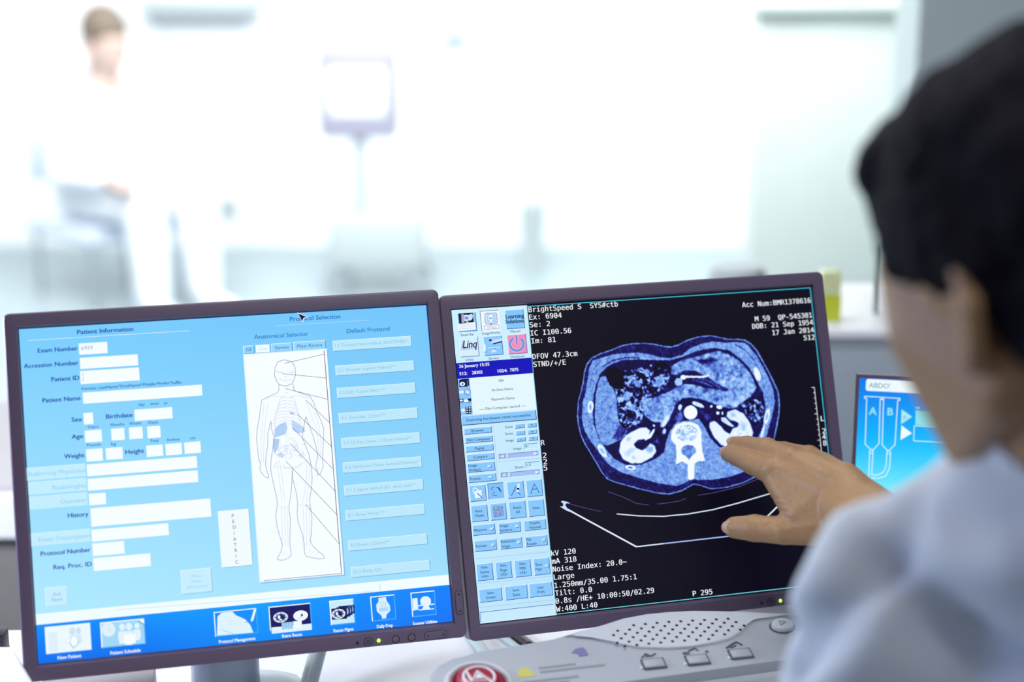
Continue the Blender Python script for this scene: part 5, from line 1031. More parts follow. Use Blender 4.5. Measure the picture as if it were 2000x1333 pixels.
(1,[239.83,118.4,239.32,120.33,238.28,122.06,236.79,123.44,234.98,124.37,232.98,124.76,230.97,124.59,229.1,123.88,227.53,122.67,226.38,121.07,225.75,119.21,225.68,117.24,226.19,115.31,227.22,113.59,228.71,112.2,230.52,111.27,232.52,110.88,234.53,111.04,236.4,111.75,237.98,112.96,239.13,114.56,239.77,116.43],1),
(0.85,[247.57,113.57,247.04,113.97,246.07,114.11,244.73,113.97,243.15,113.57,241.44,112.93,239.74,112.11,238.2,111.17,236.94,110.2,236.05,109.27,235.62,108.45,235.67,107.81,236.2,107.4,237.18,107.26,238.51,107.4,240.09,107.8,241.8,108.44,243.5,109.26,245.04,110.19,246.31,111.17,247.19,112.11,247.63,112.93],1),
(0.85,[224.01,112.25,223.69,113.06,223.25,113.77,222.74,114.32,222.18,114.67,221.64,114.79,221.15,114.66,220.74,114.3,220.46,113.75,220.33,113.03,220.36,112.22,220.54,111.37,220.86,110.56,221.3,109.85,221.81,109.29,222.37,108.95,222.91,108.83,223.41,108.95,223.81,109.31,224.09,109.87,224.22,110.59,224.19,111.4],1),
(1,[266.61,115.7,266.34,116.17,265.84,116.54,265.16,116.78,264.35,116.87,263.49,116.81,262.63,116.59,261.85,116.24,261.22,115.79,260.77,115.26,260.56,114.71,260.59,114.18,260.87,113.71,261.36,113.34,262.04,113.1,262.85,113.01,263.71,113.07,264.57,113.29,265.35,113.64,265.98,114.09,266.43,114.62,266.64,115.17],1),
(1,[263.19,120.82,263.06,121.26,262.8,121.66,262.42,121.97,261.96,122.18,261.45,122.27,260.93,122.22,260.45,122.05,260.04,121.77,259.74,121.41,259.58,120.98,259.55,120.52,259.68,120.08,259.94,119.69,260.32,119.38,260.78,119.17,261.29,119.08,261.81,119.12,262.29,119.29,262.7,119.57,263.0,119.94,263.16,120.37],1),
(0.95,[256.55,113.62,256.46,113.96,256.27,114.27,256.0,114.51,255.67,114.67,255.3,114.74,254.93,114.71,254.59,114.59,254.3,114.37,254.09,114.09,253.97,113.76,253.96,113.41,254.05,113.07,254.24,112.77,254.51,112.53,254.85,112.36,255.21,112.3,255.58,112.33,255.92,112.45,256.21,112.67,256.42,112.95,256.54,113.28],1),
(0.8,[267.33,121.29,267.23,121.77,267.05,122.2,266.82,122.55,266.54,122.79,266.24,122.91,265.94,122.88,265.68,122.72,265.46,122.44,265.31,122.05,265.23,121.6,265.25,121.12,265.35,120.64,265.52,120.21,265.76,119.85,266.03,119.61,266.33,119.5,266.63,119.52,266.9,119.68,267.12,119.97,267.27,120.35,267.34,120.8],1),
(0.75,[204.93,134.86,204.56,135.61,204.09,136.25,203.56,136.74,203.02,137.03,202.5,137.1,202.06,136.95,201.73,136.58,201.52,136.03,201.47,135.34,201.57,134.57,201.82,133.78,202.19,133.03,202.66,132.39,203.19,131.9,203.73,131.61,204.24,131.54,204.69,131.69,205.02,132.06,205.23,132.61,205.28,133.3,205.18,134.07],1.5),
(0.35,[197.85,143.59,197.66,144.33,197.29,144.99,196.75,145.52,196.1,145.88,195.38,146.03,194.65,145.97,193.98,145.69,193.42,145.23,193.01,144.62,192.79,143.91,192.77,143.15,192.95,142.41,193.33,141.75,193.86,141.22,194.52,140.87,195.23,140.72,195.96,140.78,196.63,141.05,197.19,141.51,197.6,142.12,197.83,142.84],3),
(0.95,[194.33,127.82,194.25,128.13,194.08,128.4,193.84,128.61,193.55,128.76,193.23,128.82,192.9,128.79,192.6,128.67,192.34,128.48,192.16,128.23,192.05,127.94,192.04,127.63,192.12,127.33,192.29,127.06,192.52,126.84,192.82,126.7,193.14,126.64,193.46,126.66,193.77,126.78,194.02,126.97,194.21,127.22,194.31,127.51],1),
(0.45,[223.14,113.35,224.48,124.49,217.8,126.38,215.64,122.53],3),
(0.4,[241.15,114.83,250.79,121.77,255.82,123.42,248.8,127.75],4),
(0.92,[169.7,132.06,177.7,128.85,185.37,128.89,188.82,132.47,187.02,137.18,181.55,140.36,175.16,140.42,170.29,144.24,173.02,148.35,178.09,150.98,183.77,149.3,187.46,144.76,192.23,147.97,192.59,154.08,187.17,159.06,176.5,163.2,166.35,162.89,158.0,157.92,154.78,150.14,157.32,140.69,163.0,135.12],1.3),
(0.66,[189.97,151.05,189.71,152.06,189.15,152.95,188.36,153.67,187.39,154.14,186.32,154.34,185.24,154.24,184.23,153.86,183.38,153.23,182.76,152.39,182.41,151.42,182.37,150.39,182.64,149.38,183.19,148.49,183.98,147.78,184.95,147.3,186.02,147.1,187.1,147.2,188.11,147.58,188.96,148.21,189.58,149.05,189.93,150.02],3),
(0.72,[170.23,149.38,170.23,149.91,169.8,150.57,168.98,151.32,167.85,152.1,166.49,152.84,165.01,153.49,163.53,153.98,162.17,154.29,161.05,154.38,160.25,154.25,159.83,153.91,159.84,153.39,160.27,152.73,161.08,151.97,162.21,151.2,163.57,150.46,165.05,149.81,166.53,149.32,167.89,149.01,169.01,148.91,169.82,149.04],4),
(0.72,[167.43,139.12,167.02,139.76,166.51,140.3,165.95,140.68,165.39,140.88,164.85,140.87,164.4,140.67,164.06,140.28,163.87,139.74,163.83,139.09,163.96,138.38,164.23,137.68,164.64,137.03,165.15,136.5,165.7,136.11,166.27,135.91,166.81,135.92,167.26,136.12,167.6,136.51,167.8,137.05,167.83,137.7,167.7,138.41],3),
(0.75,[171.75,157.69,171.62,158.02,171.32,158.31,170.87,158.53,170.31,158.66,169.68,158.7,169.03,158.65,168.42,158.5,167.9,158.26,167.5,157.97,167.27,157.63,167.21,157.29,167.34,156.96,167.64,156.67,168.1,156.45,168.66,156.32,169.29,156.27,169.93,156.33,170.54,156.48,171.07,156.72,171.46,157.01,171.7,157.35],3),
(0.95,[193.97,129.86,193.19,133.45,188.68,139.52,182.69,141.67,182.38,138.61,187.85,135.43],1),
(0.9,[271.63,120.41,280.01,118.38,288.65,123.42,294.16,132.78,296.54,142.87,293.43,152.48,284.55,158.49,272.8,157.83,261.6,152.8,254.74,144.22,250.95,134.07,251.86,129.48,256.87,127.93,262.76,133.6,267.03,139.74,271.94,142.62,275.44,137.38,281.25,136.02,282.59,132.43,278.66,130.0,273.54,128.83,270.35,124.62],1.3),
(0.85,[264.11,125.34,268.68,125.47,273.29,131.03,277.42,135.08,275.35,135.89,270.4,133.26,264.33,129.05],1),
(0.62,[288.44,136.57,288.62,137.59,288.62,138.57,288.44,139.43,288.1,140.1,287.62,140.52,287.03,140.67,286.4,140.52,285.77,140.09,285.19,139.42,284.7,138.56,284.36,137.57,284.18,136.55,284.18,135.57,284.35,134.71,284.7,134.04,285.18,133.62,285.76,133.48,286.39,133.62,287.03,134.05,287.61,134.72,288.09,135.59],4),
(0.68,[280.75,125.82,280.31,126.22,279.63,126.44,278.77,126.46,277.8,126.28,276.79,125.92,275.84,125.39,275.01,124.75,274.37,124.05,273.98,123.34,273.86,122.68,274.03,122.13,274.47,121.72,275.15,121.5,276.01,121.48,276.98,121.66,277.99,122.03,278.95,122.55,279.78,123.19,280.42,123.89,280.81,124.6,280.92,125.26],3),
(0.7,[280.9,148.29,280.1,149.67,279.23,150.87,278.36,151.81,277.57,152.4,276.91,152.6,276.44,152.39,276.2,151.79,276.21,150.85,276.46,149.64,276.94,148.26,277.61,146.83,278.41,145.45,279.28,144.25,280.14,143.31,280.94,142.72,281.6,142.52,282.06,142.73,282.3,143.33,282.3,144.27,282.04,145.48,281.56,146.86],4),
('n',[287.16,113.65,298.28,108.97,308.57,111.66,311.47,123.07,305.95,133.77,296.92,131.78,291.24,123.88],1.5),
(0.02,[302.36,113.64,302.19,114.22,301.81,114.74,301.27,115.15,300.61,115.42,299.87,115.53,299.12,115.47,298.43,115.24,297.84,114.87,297.4,114.38,297.15,113.81,297.12,113.22,297.29,112.64,297.67,112.12,298.21,111.71,298.87,111.44,299.61,111.33,300.36,111.39,301.05,111.62,301.64,111.99,302.08,112.48,302.33,113.04],1),
(0.02,[295.64,120.08,295.22,121.42,294.73,122.63,294.21,123.61,293.71,124.28,293.26,124.59,292.89,124.51,292.65,124.05,292.54,123.25,292.58,122.17,292.77,120.89,293.08,119.53,293.5,118.19,293.99,116.98,294.5,116.0,295.01,115.32,295.46,115.01,295.83,115.09,296.07,115.55,296.18,116.36,296.14,117.44,295.95,118.72],1),
(0.98,[209.33,142.15,211.48,134.4,216.22,128.94,224.2,126.92,233.19,127.67,239.33,130.88,242.07,137.62,241.17,146.73,240.97,156.51,242.62,167.05,235.3,166.4,231.43,168.49,229.21,183.53,225.49,184.4,222.84,182.7,224.06,168.44,218.58,165.51,211.9,167.59,213.78,156.56,213.95,149.26],1),
('v',[238.42,138.9,237.51,141.53,235.48,143.78,232.55,145.43,229.02,146.31,225.24,146.33,221.6,145.48,218.47,143.86,216.18,141.64,214.95,139.03,214.91,136.3,216.06,133.74,218.28,131.59,221.36,130.09,224.98,129.39,228.77,129.55,232.33,130.57,235.32,132.33,237.41,134.67,238.39,137.33],1.2),
(0.48,[234.54,155.94,234.04,157.48,232.93,158.84,231.31,159.91,229.31,160.59,227.09,160.85,224.83,160.65,222.71,160.01,220.91,158.99,219.57,157.66,218.79,156.14,218.65,154.55,219.14,153.01,220.24,151.65,221.85,150.58,223.85,149.89,226.07,149.64,228.33,149.83,230.46,150.47,232.27,151.49,233.61,152.82,234.39,154.35],1.2),
(0.48,[220.8,157.18,231.7,158.14,226.16,164.73],1.2),
(0.92,[133.06,104.78,132.59,106.5,131.91,108.03,131.07,109.26,130.15,110.09,129.21,110.44,128.33,110.29,127.59,109.66,127.04,108.59,126.73,107.16,126.68,105.51,126.9,103.75,127.36,102.03,128.05,100.5,128.88,99.27,129.81,98.44,130.75,98.08,131.63,98.23,132.37,98.87,132.92,99.94,133.24,101.36,133.28,103.02],1),
(0.62,[131.37,104.5,131.12,105.44,130.78,106.29,130.38,106.98,129.94,107.45,129.51,107.65,129.12,107.59,128.79,107.25,128.56,106.68,128.45,105.9,128.46,105.0,128.59,104.03,128.84,103.09,129.17,102.24,129.58,101.55,130.01,101.08,130.45,100.87,130.84,100.94,131.17,101.27,131.4,101.85,131.51,102.63,131.5,103.53],1.5),
(0.92,[140.27,146.73,141.07,148.53,141.58,150.29,141.77,151.87,141.62,153.14,141.13,153.99,140.36,154.36,139.37,154.21,138.23,153.57,137.03,152.47,135.88,151.02,134.86,149.32,134.07,147.52,133.56,145.76,133.37,144.18,133.52,142.91,134.0,142.06,134.77,141.69,135.77,141.83,136.91,142.48,138.1,143.57,139.26,145.03],1),
(0.62,[138.78,147.44,139.23,148.43,139.55,149.38,139.7,150.22,139.68,150.89,139.49,151.32,139.14,151.49,138.67,151.37,138.11,150.99,137.5,150.36,136.9,149.54,136.35,148.61,135.9,147.62,135.59,146.67,135.43,145.82,135.45,145.16,135.64,144.72,135.99,144.56,136.46,144.67,137.03,145.06,137.64,145.69,138.24,146.5],1.5),
(0.92,[170.07,167.96,169.69,168.54,168.9,168.97,167.77,169.21,166.38,169.26,164.86,169.1,163.33,168.75,161.9,168.24,160.69,167.6,159.81,166.9,159.32,166.18,159.27,165.5,159.65,164.93,160.43,164.5,161.56,164.25,162.95,164.2,164.47,164.36,166.0,164.71,167.43,165.22,168.64,165.86,169.52,166.56,170.01,167.28],1),
(0.92,[310.86,84.17,311.17,86.17,311.21,88.06,310.96,89.69,310.46,90.93,309.73,91.68,308.84,91.87,307.87,91.5,306.89,90.58,305.97,89.21,305.2,87.48,304.63,85.54,304.32,83.54,304.29,81.65,304.53,80.02,305.04,78.78,305.76,78.03,306.65,77.84,307.62,78.21,308.61,79.12,309.53,80.5,310.3,82.23],1),
(0.92,[316.02,128.98,315.18,131.01,314.18,132.8,313.11,134.23,312.05,135.16,311.09,135.53,310.31,135.3,309.76,134.5,309.49,133.18,309.53,131.46,309.87,129.48,310.49,127.39,311.33,125.36,312.32,123.56,313.39,122.13,314.45,121.2,315.41,120.83,316.2,121.05,316.75,121.86,317.02,123.18,316.98,124.9,316.63,126.89],1),
(0.62,[314.5,128.54,314.05,129.66,313.53,130.66,312.99,131.46,312.48,131.99,312.02,132.21,311.67,132.11,311.45,131.69,311.37,130.99,311.44,130.05,311.66,128.97,312.01,127.82,312.46,126.71,312.97,125.71,313.51,124.91,314.03,124.38,314.48,124.15,314.83,124.25,315.06,124.67,315.14,125.38,315.07,126.31,314.85,127.39],1.5),
(0.92,[307.87,144.13,306.88,146.39,305.88,148.43,304.95,150.1,304.17,151.25,303.6,151.79,303.28,151.68,303.25,150.93,303.5,149.6,304.02,147.79,304.76,145.65,305.66,143.36,306.65,141.1,307.65,139.05,308.58,137.38,309.36,136.23,309.93,135.68,310.25,135.79,310.28,136.55,310.03,137.88,309.51,139.7,308.77,141.84],1),
(0.4,[167.12,167.29,166.95,167.53,166.6,167.71,166.09,167.8,165.46,167.81,164.77,167.74,164.07,167.58,163.42,167.35,162.87,167.07,162.47,166.77,162.24,166.46,162.21,166.17,162.38,165.93,162.73,165.76,163.24,165.66,163.87,165.65,164.56,165.73,165.25,165.88,165.91,166.11,166.46,166.39,166.86,166.69,167.09,167.0],1)]

# ------------------------------------------------------------------ the two monitors
def rot_frame(o, yaw, tilt): 
    cy, sy, ct, st = math.cos(yaw), math.sin(yaw), math.cos(tilt), math.sin(tilt)
    return Frame(o, (cy, sy, 0), (-sy * st, cy * st, ct), (sy * ct, -cy * ct, st))
SW, SH = .3763, .3011
def ring_pts(w, h, r, z, fr, n=4):
    x0, y0, x1, y1 = w; P = []
    for cx, cy, a0 in ((x1 - r, y1 - r, 0), (x0 + r, y1 - r, 90), (x0 + r, y0 + r, 180), (x1 - r, y0 + r, 270)):
        for k in range(n + 1): a = R(a0 + 90 * k / n); P.append(fr(cx + r * math.cos(a), cy + r * math.sin(a), z))
    return P
def bezel(fr, sl, sr, st_, sb):
    m = MB(); e = .0006; loops = []
    O = (-sl, -SH - sb, SW + sr, st_); I = (-e, -SH - e, SW + e, e); J = (-.0022, -SH - .0032, SW + .0022, .0026)
    def sh(w, d): return (w[0] + d, w[1] + d, w[2] - d, w[3] - d)
    seq = [(O, .006, -.020), (O, .006, .0025), (sh(O, .0012), .005, .0040), (sh(O, .0025), .004, .0042), (J, .0012, .0042), (sh(J, .0006), .001, .0036), (I, .0005, -.0006), (I, .0005, -.004)]
    for w, r, z in seq: loops.append(ring_pts(w, 0, r, z, fr))
    n = len(loops[0]); pts = [p for l in loops for p in l]; fs = []
    for j in range(len(loops) - 1):
        for k in range(n): k2 = (k + 1) % n; fs.append((j * n + k, j * n + k2, (j + 1) * n + k2, (j + 1) * n + k))
    m.add(pts, fs); return m
def monitor(label, o, yaw, tilt, sl, sr, ops, extra, side):
    fr = rot_frame(o, yaw, tilt); c = fr(SW / 2, -SH, -.06)
    t = thing('monitor', (c[0], c[1], DZ), label, 'monitor')
    obj('bezel', bezel(fr, sl, sr, .0145, .0155), M['bezel'], t, angle=25)
    h = MB(); h.prism(fr, [(-.010, .012), (SW + .010, .012), (SW + .010, -SH - .013), (-.010, -SH - .013)], -.0195, -.034, .006); h.prism(fr, [(.05, -.02), (SW - .05, -.02), (SW - .05, -SH + .03), (.05, -SH + .03)], -.030, -.055, .01); obj('housing', h, M['bezel'], t)
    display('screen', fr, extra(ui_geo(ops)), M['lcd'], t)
    y = -SH - .0107
    def disc(x, yy, r, z0, z1, nm, mm, parent=t):
        m = MB(); m.lathe(Frame(fr(x, yy, 0), fr.m[:, 0], fr.m[:, 1], fr.m[:, 2]), [(r, z0), (r, z1 - .0004), (r - .0004, z1), (r * .3, z1 + .0001)], 24); return obj(nm, m, mm, parent)
    def ringd(x, yy, r, w, z, nm, mm, parent):
        m = MB(); m.lathe(Frame(fr(x, yy, 0), fr.m[:, 0], fr.m[:, 1], fr.m[:, 2]), [(r + w, z - .0002), (r + w, z + .0002), (r, z + .0003), (r - w, z + .0002), (r - w, z - .0002)], 24); m.f = m.f[:-2]; m.mi = m.mi[:-2]; return obj(nm, m, mm, parent)
    disc(.2848, y, .0016, .003, .0044, 'light_sensor', M['hole'])
    pb = disc(.2950, y, .0036, .003, .0048, 'power_button', M['button']); ringd(.2950, y, .0039, .0003, .0043, 'rim', M['mark'], pb)
    sy = MB(); f2 = Frame(fr(.2950, y, .0053), fr.m[:, 0], fr.m[:, 1], fr.m[:, 2])
    th = [R(120 + 300 * k / 14) for k in range(15)]; sy.tube([f2(.0016 * math.cos(a), .0016 * math.sin(a)) for a in th], .0003, 6); sy.tube([f2(0, .0004), f2(0, .0023)], .0003, 6); obj('power_symbol', sy, M['mark'], pb)
    l = MB(); l.ellipsoid(fr, (.3047, y + .0003, .0042), (.0018, .0018, .0012)); ld = obj('status_light', l, M['led'], t); ld['label'] = 'glowing green light'
    for x in (.3207, .3357):
        q = disc(x, y, .0031, .003, .0048, 'menu_button', M['button']); ringd(x, y, .0034, .0003, .0043, 'rim', M['mark'], q)
    def pill(cx, cy, L, vert, nm):
        r = .0035; P = []
        for s_, a0 in ((1, -90), (-1, 90)):
            for k in range(9):
                a = R(a0 + 180 * k / 8); x, yy = s_ * (L / 2 - r) + r * math.cos(a), r * math.sin(a); P.append((cx - yy, cy + x) if vert else (cx + x, cy + yy))
        rim = MB(); rim.prism(fr, [(cx + (x - cx) * (1.03 if not vert else 1.12), cy + (yy - cy) * (1.12 if not vert else 1.03)) for x, yy in P], .0035, .00445); m = MB(); m.prism(fr, P, .003, .0052, .0006); q = obj(nm, m, M['button'], t); obj('rim', rim, M['mark'], q)
        for s_ in (-1, 1):
            a = MB(); e = .0014
            def pt(u, w): return fr(cx - w, cy + u, .0054) if vert else fr(cx + u, cy + w, .0054)
            x0 = s_ * (L / 2 - .0034); a.tube([pt(x0 - s_ * e * .5, e), pt(x0 + s_ * e * .5, 0), pt(x0 - s_ * e * .5, -e)], .00035, 6); obj('arrow', a, M['mark'], q)
    if side: disc(.3835, -.2614, .0031, .003, .0048, 'side_button', M['button']); pill(.3835, -.2842, .0225, True, 'rocker_button')
    pill(.3586, y, .0215, False, 'rocker_button')
    # stand: column behind the housing, foot on the desk
    s = MB(); base = np.array([c[0] - .022, c[1], DZ]); sf = Frame(base, (math.cos(yaw), math.sin(yaw), 0), (-math.sin(yaw), math.cos(yaw), 0), (0, 0, 1))
    s.lathe(sf, [(.0335, .012), (.0325, .02), (.0320, .088), (.030, .092)], 36, .8); obj('stand_column', s, M['stand'], t)
    s = MB(); s.box(sf, -.022, .022, -.004, .022, .085, .125, .005); obj('hinge', s, M['stand'], t)
    s = MB(); s.prism(sf, [(.018 + .062 * math.cos(a) , -.018 + .050 * math.sin(a)) for a in [2 * math.pi * k / 40 for k in range(40)]], 0, .012, .004); obj('stand_base', s, M['teal'], t)
    return t
def plain(l): return l
def with_ct(l):
    k = next(i for i, (V, F, C) in enumerate(l) if len(F) == 1 and abs(V[0][0]) < 1e-6 and V[2][0] > 370) + 1
    return l[:k] + [ct_geo(CT_SLICE)] + l[k:]
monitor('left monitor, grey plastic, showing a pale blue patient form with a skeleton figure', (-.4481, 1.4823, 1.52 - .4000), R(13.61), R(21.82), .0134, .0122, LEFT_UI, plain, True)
monitor('right monitor, grey plastic, showing a blue abdominal scan slice on black', (-.0586, 1.5807, 1.52 - .4075), R(14.886), R(21.41), .0120, .0130, RIGHT_UI, with_ct, True)

# ------------------------------------------------------------------ control console in front of the right monitor
yw, tl = R(14), R(13)
cu = np.array([math.cos(yw), math.sin(yw), 0]); cs_ = np.array([-math.sin(yw) * math.cos(tl), math.cos(yw) * math.cos(tl), math.sin(tl)]); cn = np.cross(cu, cs_)
CF = Frame((.1101, 1.3845, .8488), cu, cs_, cn)
t = thing('control_console', (.11, 1.385, DZ), 'grey desktop control console with red stop button and speaker grille', 'control console')
mm = lambda l: [(x / 1000, y / 1000) for x, y in l]
OUT = mm([(-192, -22), (-190, -10), (-186, 1), (-178, 10.4), (-162.5, 18), (-141, 20.6), (-108, 22.9), (-69, 26.6), (-39, 30.5), (-20, 36.8), (1.7, 43.5), (24.4, 46.4), (46, 46.2), (68.7, 44.4), (92, 40), (116, 34.9), (158, 25.5), (186, 18.4), (196, 5), (198, -15), (190, -33), (160, -36), (133, -36.5), (89, -37.5), (40, -39), (-8, -40.4), (-41, -41.6), (-90, -46), (-120, -54), (-150, -58), (-178, -50), (-190, -36)])
b = MB(); b.prism(CF, OUT, -.020, 0, .004, 4); obj('top_shell', b, M['console'], t)
b = MB()
low = [(x * 1.005, y * 1.02 - .0055) for x, y in OUT]
n = len(low); P = [CF(x, y, -.012) for x, y in low]; Q = [np.array([p[0], p[1], DZ + .002]) for p in P]; Q2 = [CF(x, y, -.0115) for x, y in low]
b.add(P + Q, [(k, (k + 1) % n, n + (k + 1) % n, n + k) for k in range(n)] + [tuple(range(n)), tuple(range(n, 2 * n))[::-1]]); obj('base_shell', b, M['grille'], t, angle=60)
SPK = mm([(-58, 28), (-39, 30.3), (-20, 36.2), (1.7, 42.5), (24.4, 45.2), (46, 45), (68.7, 43), (92, 38.8), (116, 33.5), (158, 24.5), (157, 21), (127, 23.5), (120, 22), (112, 15), (102, 5), (90, -1), (76, -4.4), (51, -5.9), (27, -4.7), (5, .6), (-16, 10), (-35, 23), (-48, 27)])
b = MB(); b.prism(CF, SPK, -.002, .0022, .0015, 3); sp = obj('speaker_panel', b, M['grille'], t)
b = MB(); rng = random.Random(4)
for j in range(6):
    for i in range(12):
        x = -14 + i * 11.2 + (5.6 if j % 2 else 0); y = 31 - j * 5.6 - .085 * (x - 40) * (1 if x > 40 else .2)
        if abs((x - 44) / 66) ** 2.2 + abs((y - 16) / 19) ** 2.2 < 1:
            b.lathe(Frame(CF(x / 1000, y / 1000, .0021), cu, cs_, cn), [(.0015, 0), (.0015, .0003)], 10)
obj('speaker_holes', b, M['hole'], sp)
rx, ry = -.1490, -.0240; RF = Frame(CF(rx, ry, 0), cu, cs_, cn)
b = MB(); b.lathe(RF, [(.0305, -.004), (.0305, .001), (.0285, .0038), (.0262, .0038), (.0245, .002), (.0238, -.002)], 48); b.f = b.f[:-1]; b.mi = b.mi[:-1]; obj('button_collar', b, M['grille'], t)
b = MB(); b.lathe(RF, [(.0240, -.003), (.0240, .0026), (.0228, .0028), (.0205, .0012), (.0200, -.002)], 48); obj('button_well', b, M['redwell'], t)
b = MB(); b.lathe(RF, [(.0198, -.002), (.0198, .0060), (.0190, .0078), (.0170, .0090), (.008, .0096), (.001, .0098)], 48); rb = obj('stop_button', b, M['red'], t); rb['label'] = 'round red stop button with a white ring symbol'
b = MB(); zz = .0098
b.tube([RF(.0135 * math.cos(a), .0135 * math.sin(a), zz) for a in np.linspace(0, 2 * math.pi, 33)], .0012, 8)
tri = [(.0, .0072), (-.0072, -.0052), (.0072, -.0052), (.0, .0072)]; b.tube([RF(x, y, zz) for x, y in tri], .0011, 8); b.prism(RF, [(-.004, -.002), (.004, -.002), (0, .0045)], zz - .0004, zz + .0005)
b.tube([RF(-.0095, .0095, zz), RF(-.0072, -.0052, zz)], .0011, 8); b.tube([RF(.0095, -.0095, zz), RF(.0072, -.0052, zz)], .0011, 8)
obj('stop_symbol', b, M['white'], rb)
def key(x, y, kind):
    kf = Frame(CF(x, y, 0), cu * .995 + cs_ * -.02, cs_, cn)
    k = MB(); k.box(kf, -.0095, .0095, -.0055, .0055, -.001, .0024, .0012); q = obj('function_key', k, M['console'], t)
    r = MB(); r.tube([kf(*p, .0006) for p in [(-.0103, -.0063), (.0103, -.0063), (.0103, .0063), (-.0103, .0063), (-.0103, -.0063)]], .0009, 6); obj('key_outline', r, M['print'], q)
    s = MB(); s.box(kf, -.0100, .0060, .0056, .0070, .0002, .0009)
    if kind == 0: s.tube([kf(-.008, .010, .0003), kf(-.003, .015, .0003), kf(.001, .011, .0003), kf(.006, .014, .0003)], .0008, 6); s.box(kf, -.004, .001, .0105, .0125, .0001, .0006)
    elif kind == 1: s.box(kf, -.010, -.004, .0095, .0125, .0001, .0006); s.tube([kf(-.004, .0135, .0003), kf(.003, .0165, .0003), kf(.005, .013, .0003)], .0008, 6); s.lathe(Frame(kf(.0125, .0105, 0), cu, cs_, cn), [(.0016, 0), (.0016, .0005)], 12)
    else: s.tube([kf(-.010, .010, .0003), kf(-.004, .014, .0003), kf(.002, .017, .0003), kf(.006, .012, .0003)], .0010, 6); s.tube([kf(-.006, .010, .0003), kf(.0, .0125, .0003)], .0008, 6)
    obj('key_symbol', s, M['print'], q)
    l = MB(); l.ellipsoid(kf, (-.0125, -.0035, .0004), (.0015, .0015, .0008), 12, 8); obj('key_light', l, M['white'], q)
key(.0105, -.0225, 0); key(.0510, -.0240, 1); key(.0925, -.0225, 2)
kf = Frame(CF(.1446, .0085, 0), cu, cs_, cn)
b = MB(); b.lathe(kf, [(.0105, -.001), (.0105, .003), (.0098, .0045), (.006, .0052), (.001, .0053)], 32, .8); kb = obj('call_button', b, M['grille'], t)
b = MB(); b.lathe(kf, [(.0122, .0002), (.0122, .0010), (.0108, .0011), (.0108, .0002)], 32, .8); obj('rim', b, M['print'], kb)
b = MB(); b.tube([kf(*p, .0055) for p in [(-.003, -.003), (.003, 0), (-.003, .003), (-.003, -.003)]], .0006, 6); obj('triangle_symbol', b, M['printl'], kb)
b = MB(); b.lathe(Frame(CF(.1460, -.0270, 0), cu, cs_, cn), [(.006, -.001), (.006, .002), (.005, .003), (.001, .0032)], 24); obj('round_key', b, M['stand'], t)
b = MB(); b.prism(Frame(CF(-.1050, -.0140, 0), cu, cs_, cn), [(-.0075, -.0060), (.0075, -.0060), (.0058, .002), (.0015, .0068), (-.0015, .0068), (-.0058, .002)], 0, .0003); obj('warning_label', b, M['yellow'], t)
b = MB()
for x0, x1, y, h in ((-.092, -.058, -.0098, .0016), (-.092, -.033, -.0152, .0018), (-.110, -.060, -.0262, .0020), (-.110, -.070, -.0312, .0018)): b.box(CF, x0, x1, y - h, y + h * .4, .0001, .0003)
obj('printed_warning', b, M['printl'], t)
b = MB(); sf = Frame(CF(-.050, .0058, 0), cu, cs_, cn); b.prism(sf, [(-.008, -.001), (-.003, .004), (.004, .0055), (.006, .002), (.0065, -.006), (-.002, -.007), (-.003, -.002)], .0001, .0004); obj('printed_symbol', b, M['purple'], t)

# ------------------------------------------------------------------ injector touch panel to the right of the monitors
o3 = at(1672, 731, 1.745); fr3 = rot_frame(o3, R(-10), R(15)); TW, TH = .25, .20
t = thing('injector_touch_panel', tuple(fr3(TW / 2, -TH, -.03)[:2]) + (DZ,), 'bright blue injector touch panel between the right monitor and the man', 'touch panel')
b = MB(); b.box(fr3, -.0, TW, -TH, 0, -.030, -.0006, .004, 3); obj('housing', b, M['bezel'], t)
b = MB(); bw = .0038
for x0, x1, y0, y1 in ((0, bw, -TH, 0), (TW - bw, TW, -TH, 0), (bw, TW - bw, -bw, 0), (bw, TW - bw, -TH, -TH + bw)): b.box(fr3, x0, x1, y0, y1, -.002, .0012)
obj('frame', b, M['bezel'], t)
def p3(x, y):                    # zoomed reading of the panel -> millimetres on its face
    px, py = 1600 + x / 3.7025, 640 + y / 3.7025; d = at(px, py, 1.0) - CAM; nn = fr3.m[:, 2]; P = CAM + d * ((fr3.o - CAM) @ nn) / (d @ nn) - fr3.o
    return P @ fr3.m[:, 0] * 1000, -(P @ fr3.m[:, 1]) * 1000
def L3(pts, w, c=(225, 248, 255), cl=0): return ('s', [v for q in pts for v in p3(*q)], w, c, cl)
UW = (232, 250, 255)
x0, y0 = p3(340, 372); x1, y1 = p3(345, 458)
def rr(x0, y0, x1, y1, r, c): return ('p', [v for cx, cy, a0 in ((x1 - r, y0 + r, -90), (x1 - r, y1 - r, 0), (x0 + r, y1 - r, 90), (x0 + r, y0 + r, 180)) for k in range(6) for v in (cx + r * math.cos(R(a0 + 18 * k)), cy + r * math.sin(R(a0 + 18 * k)))], c)
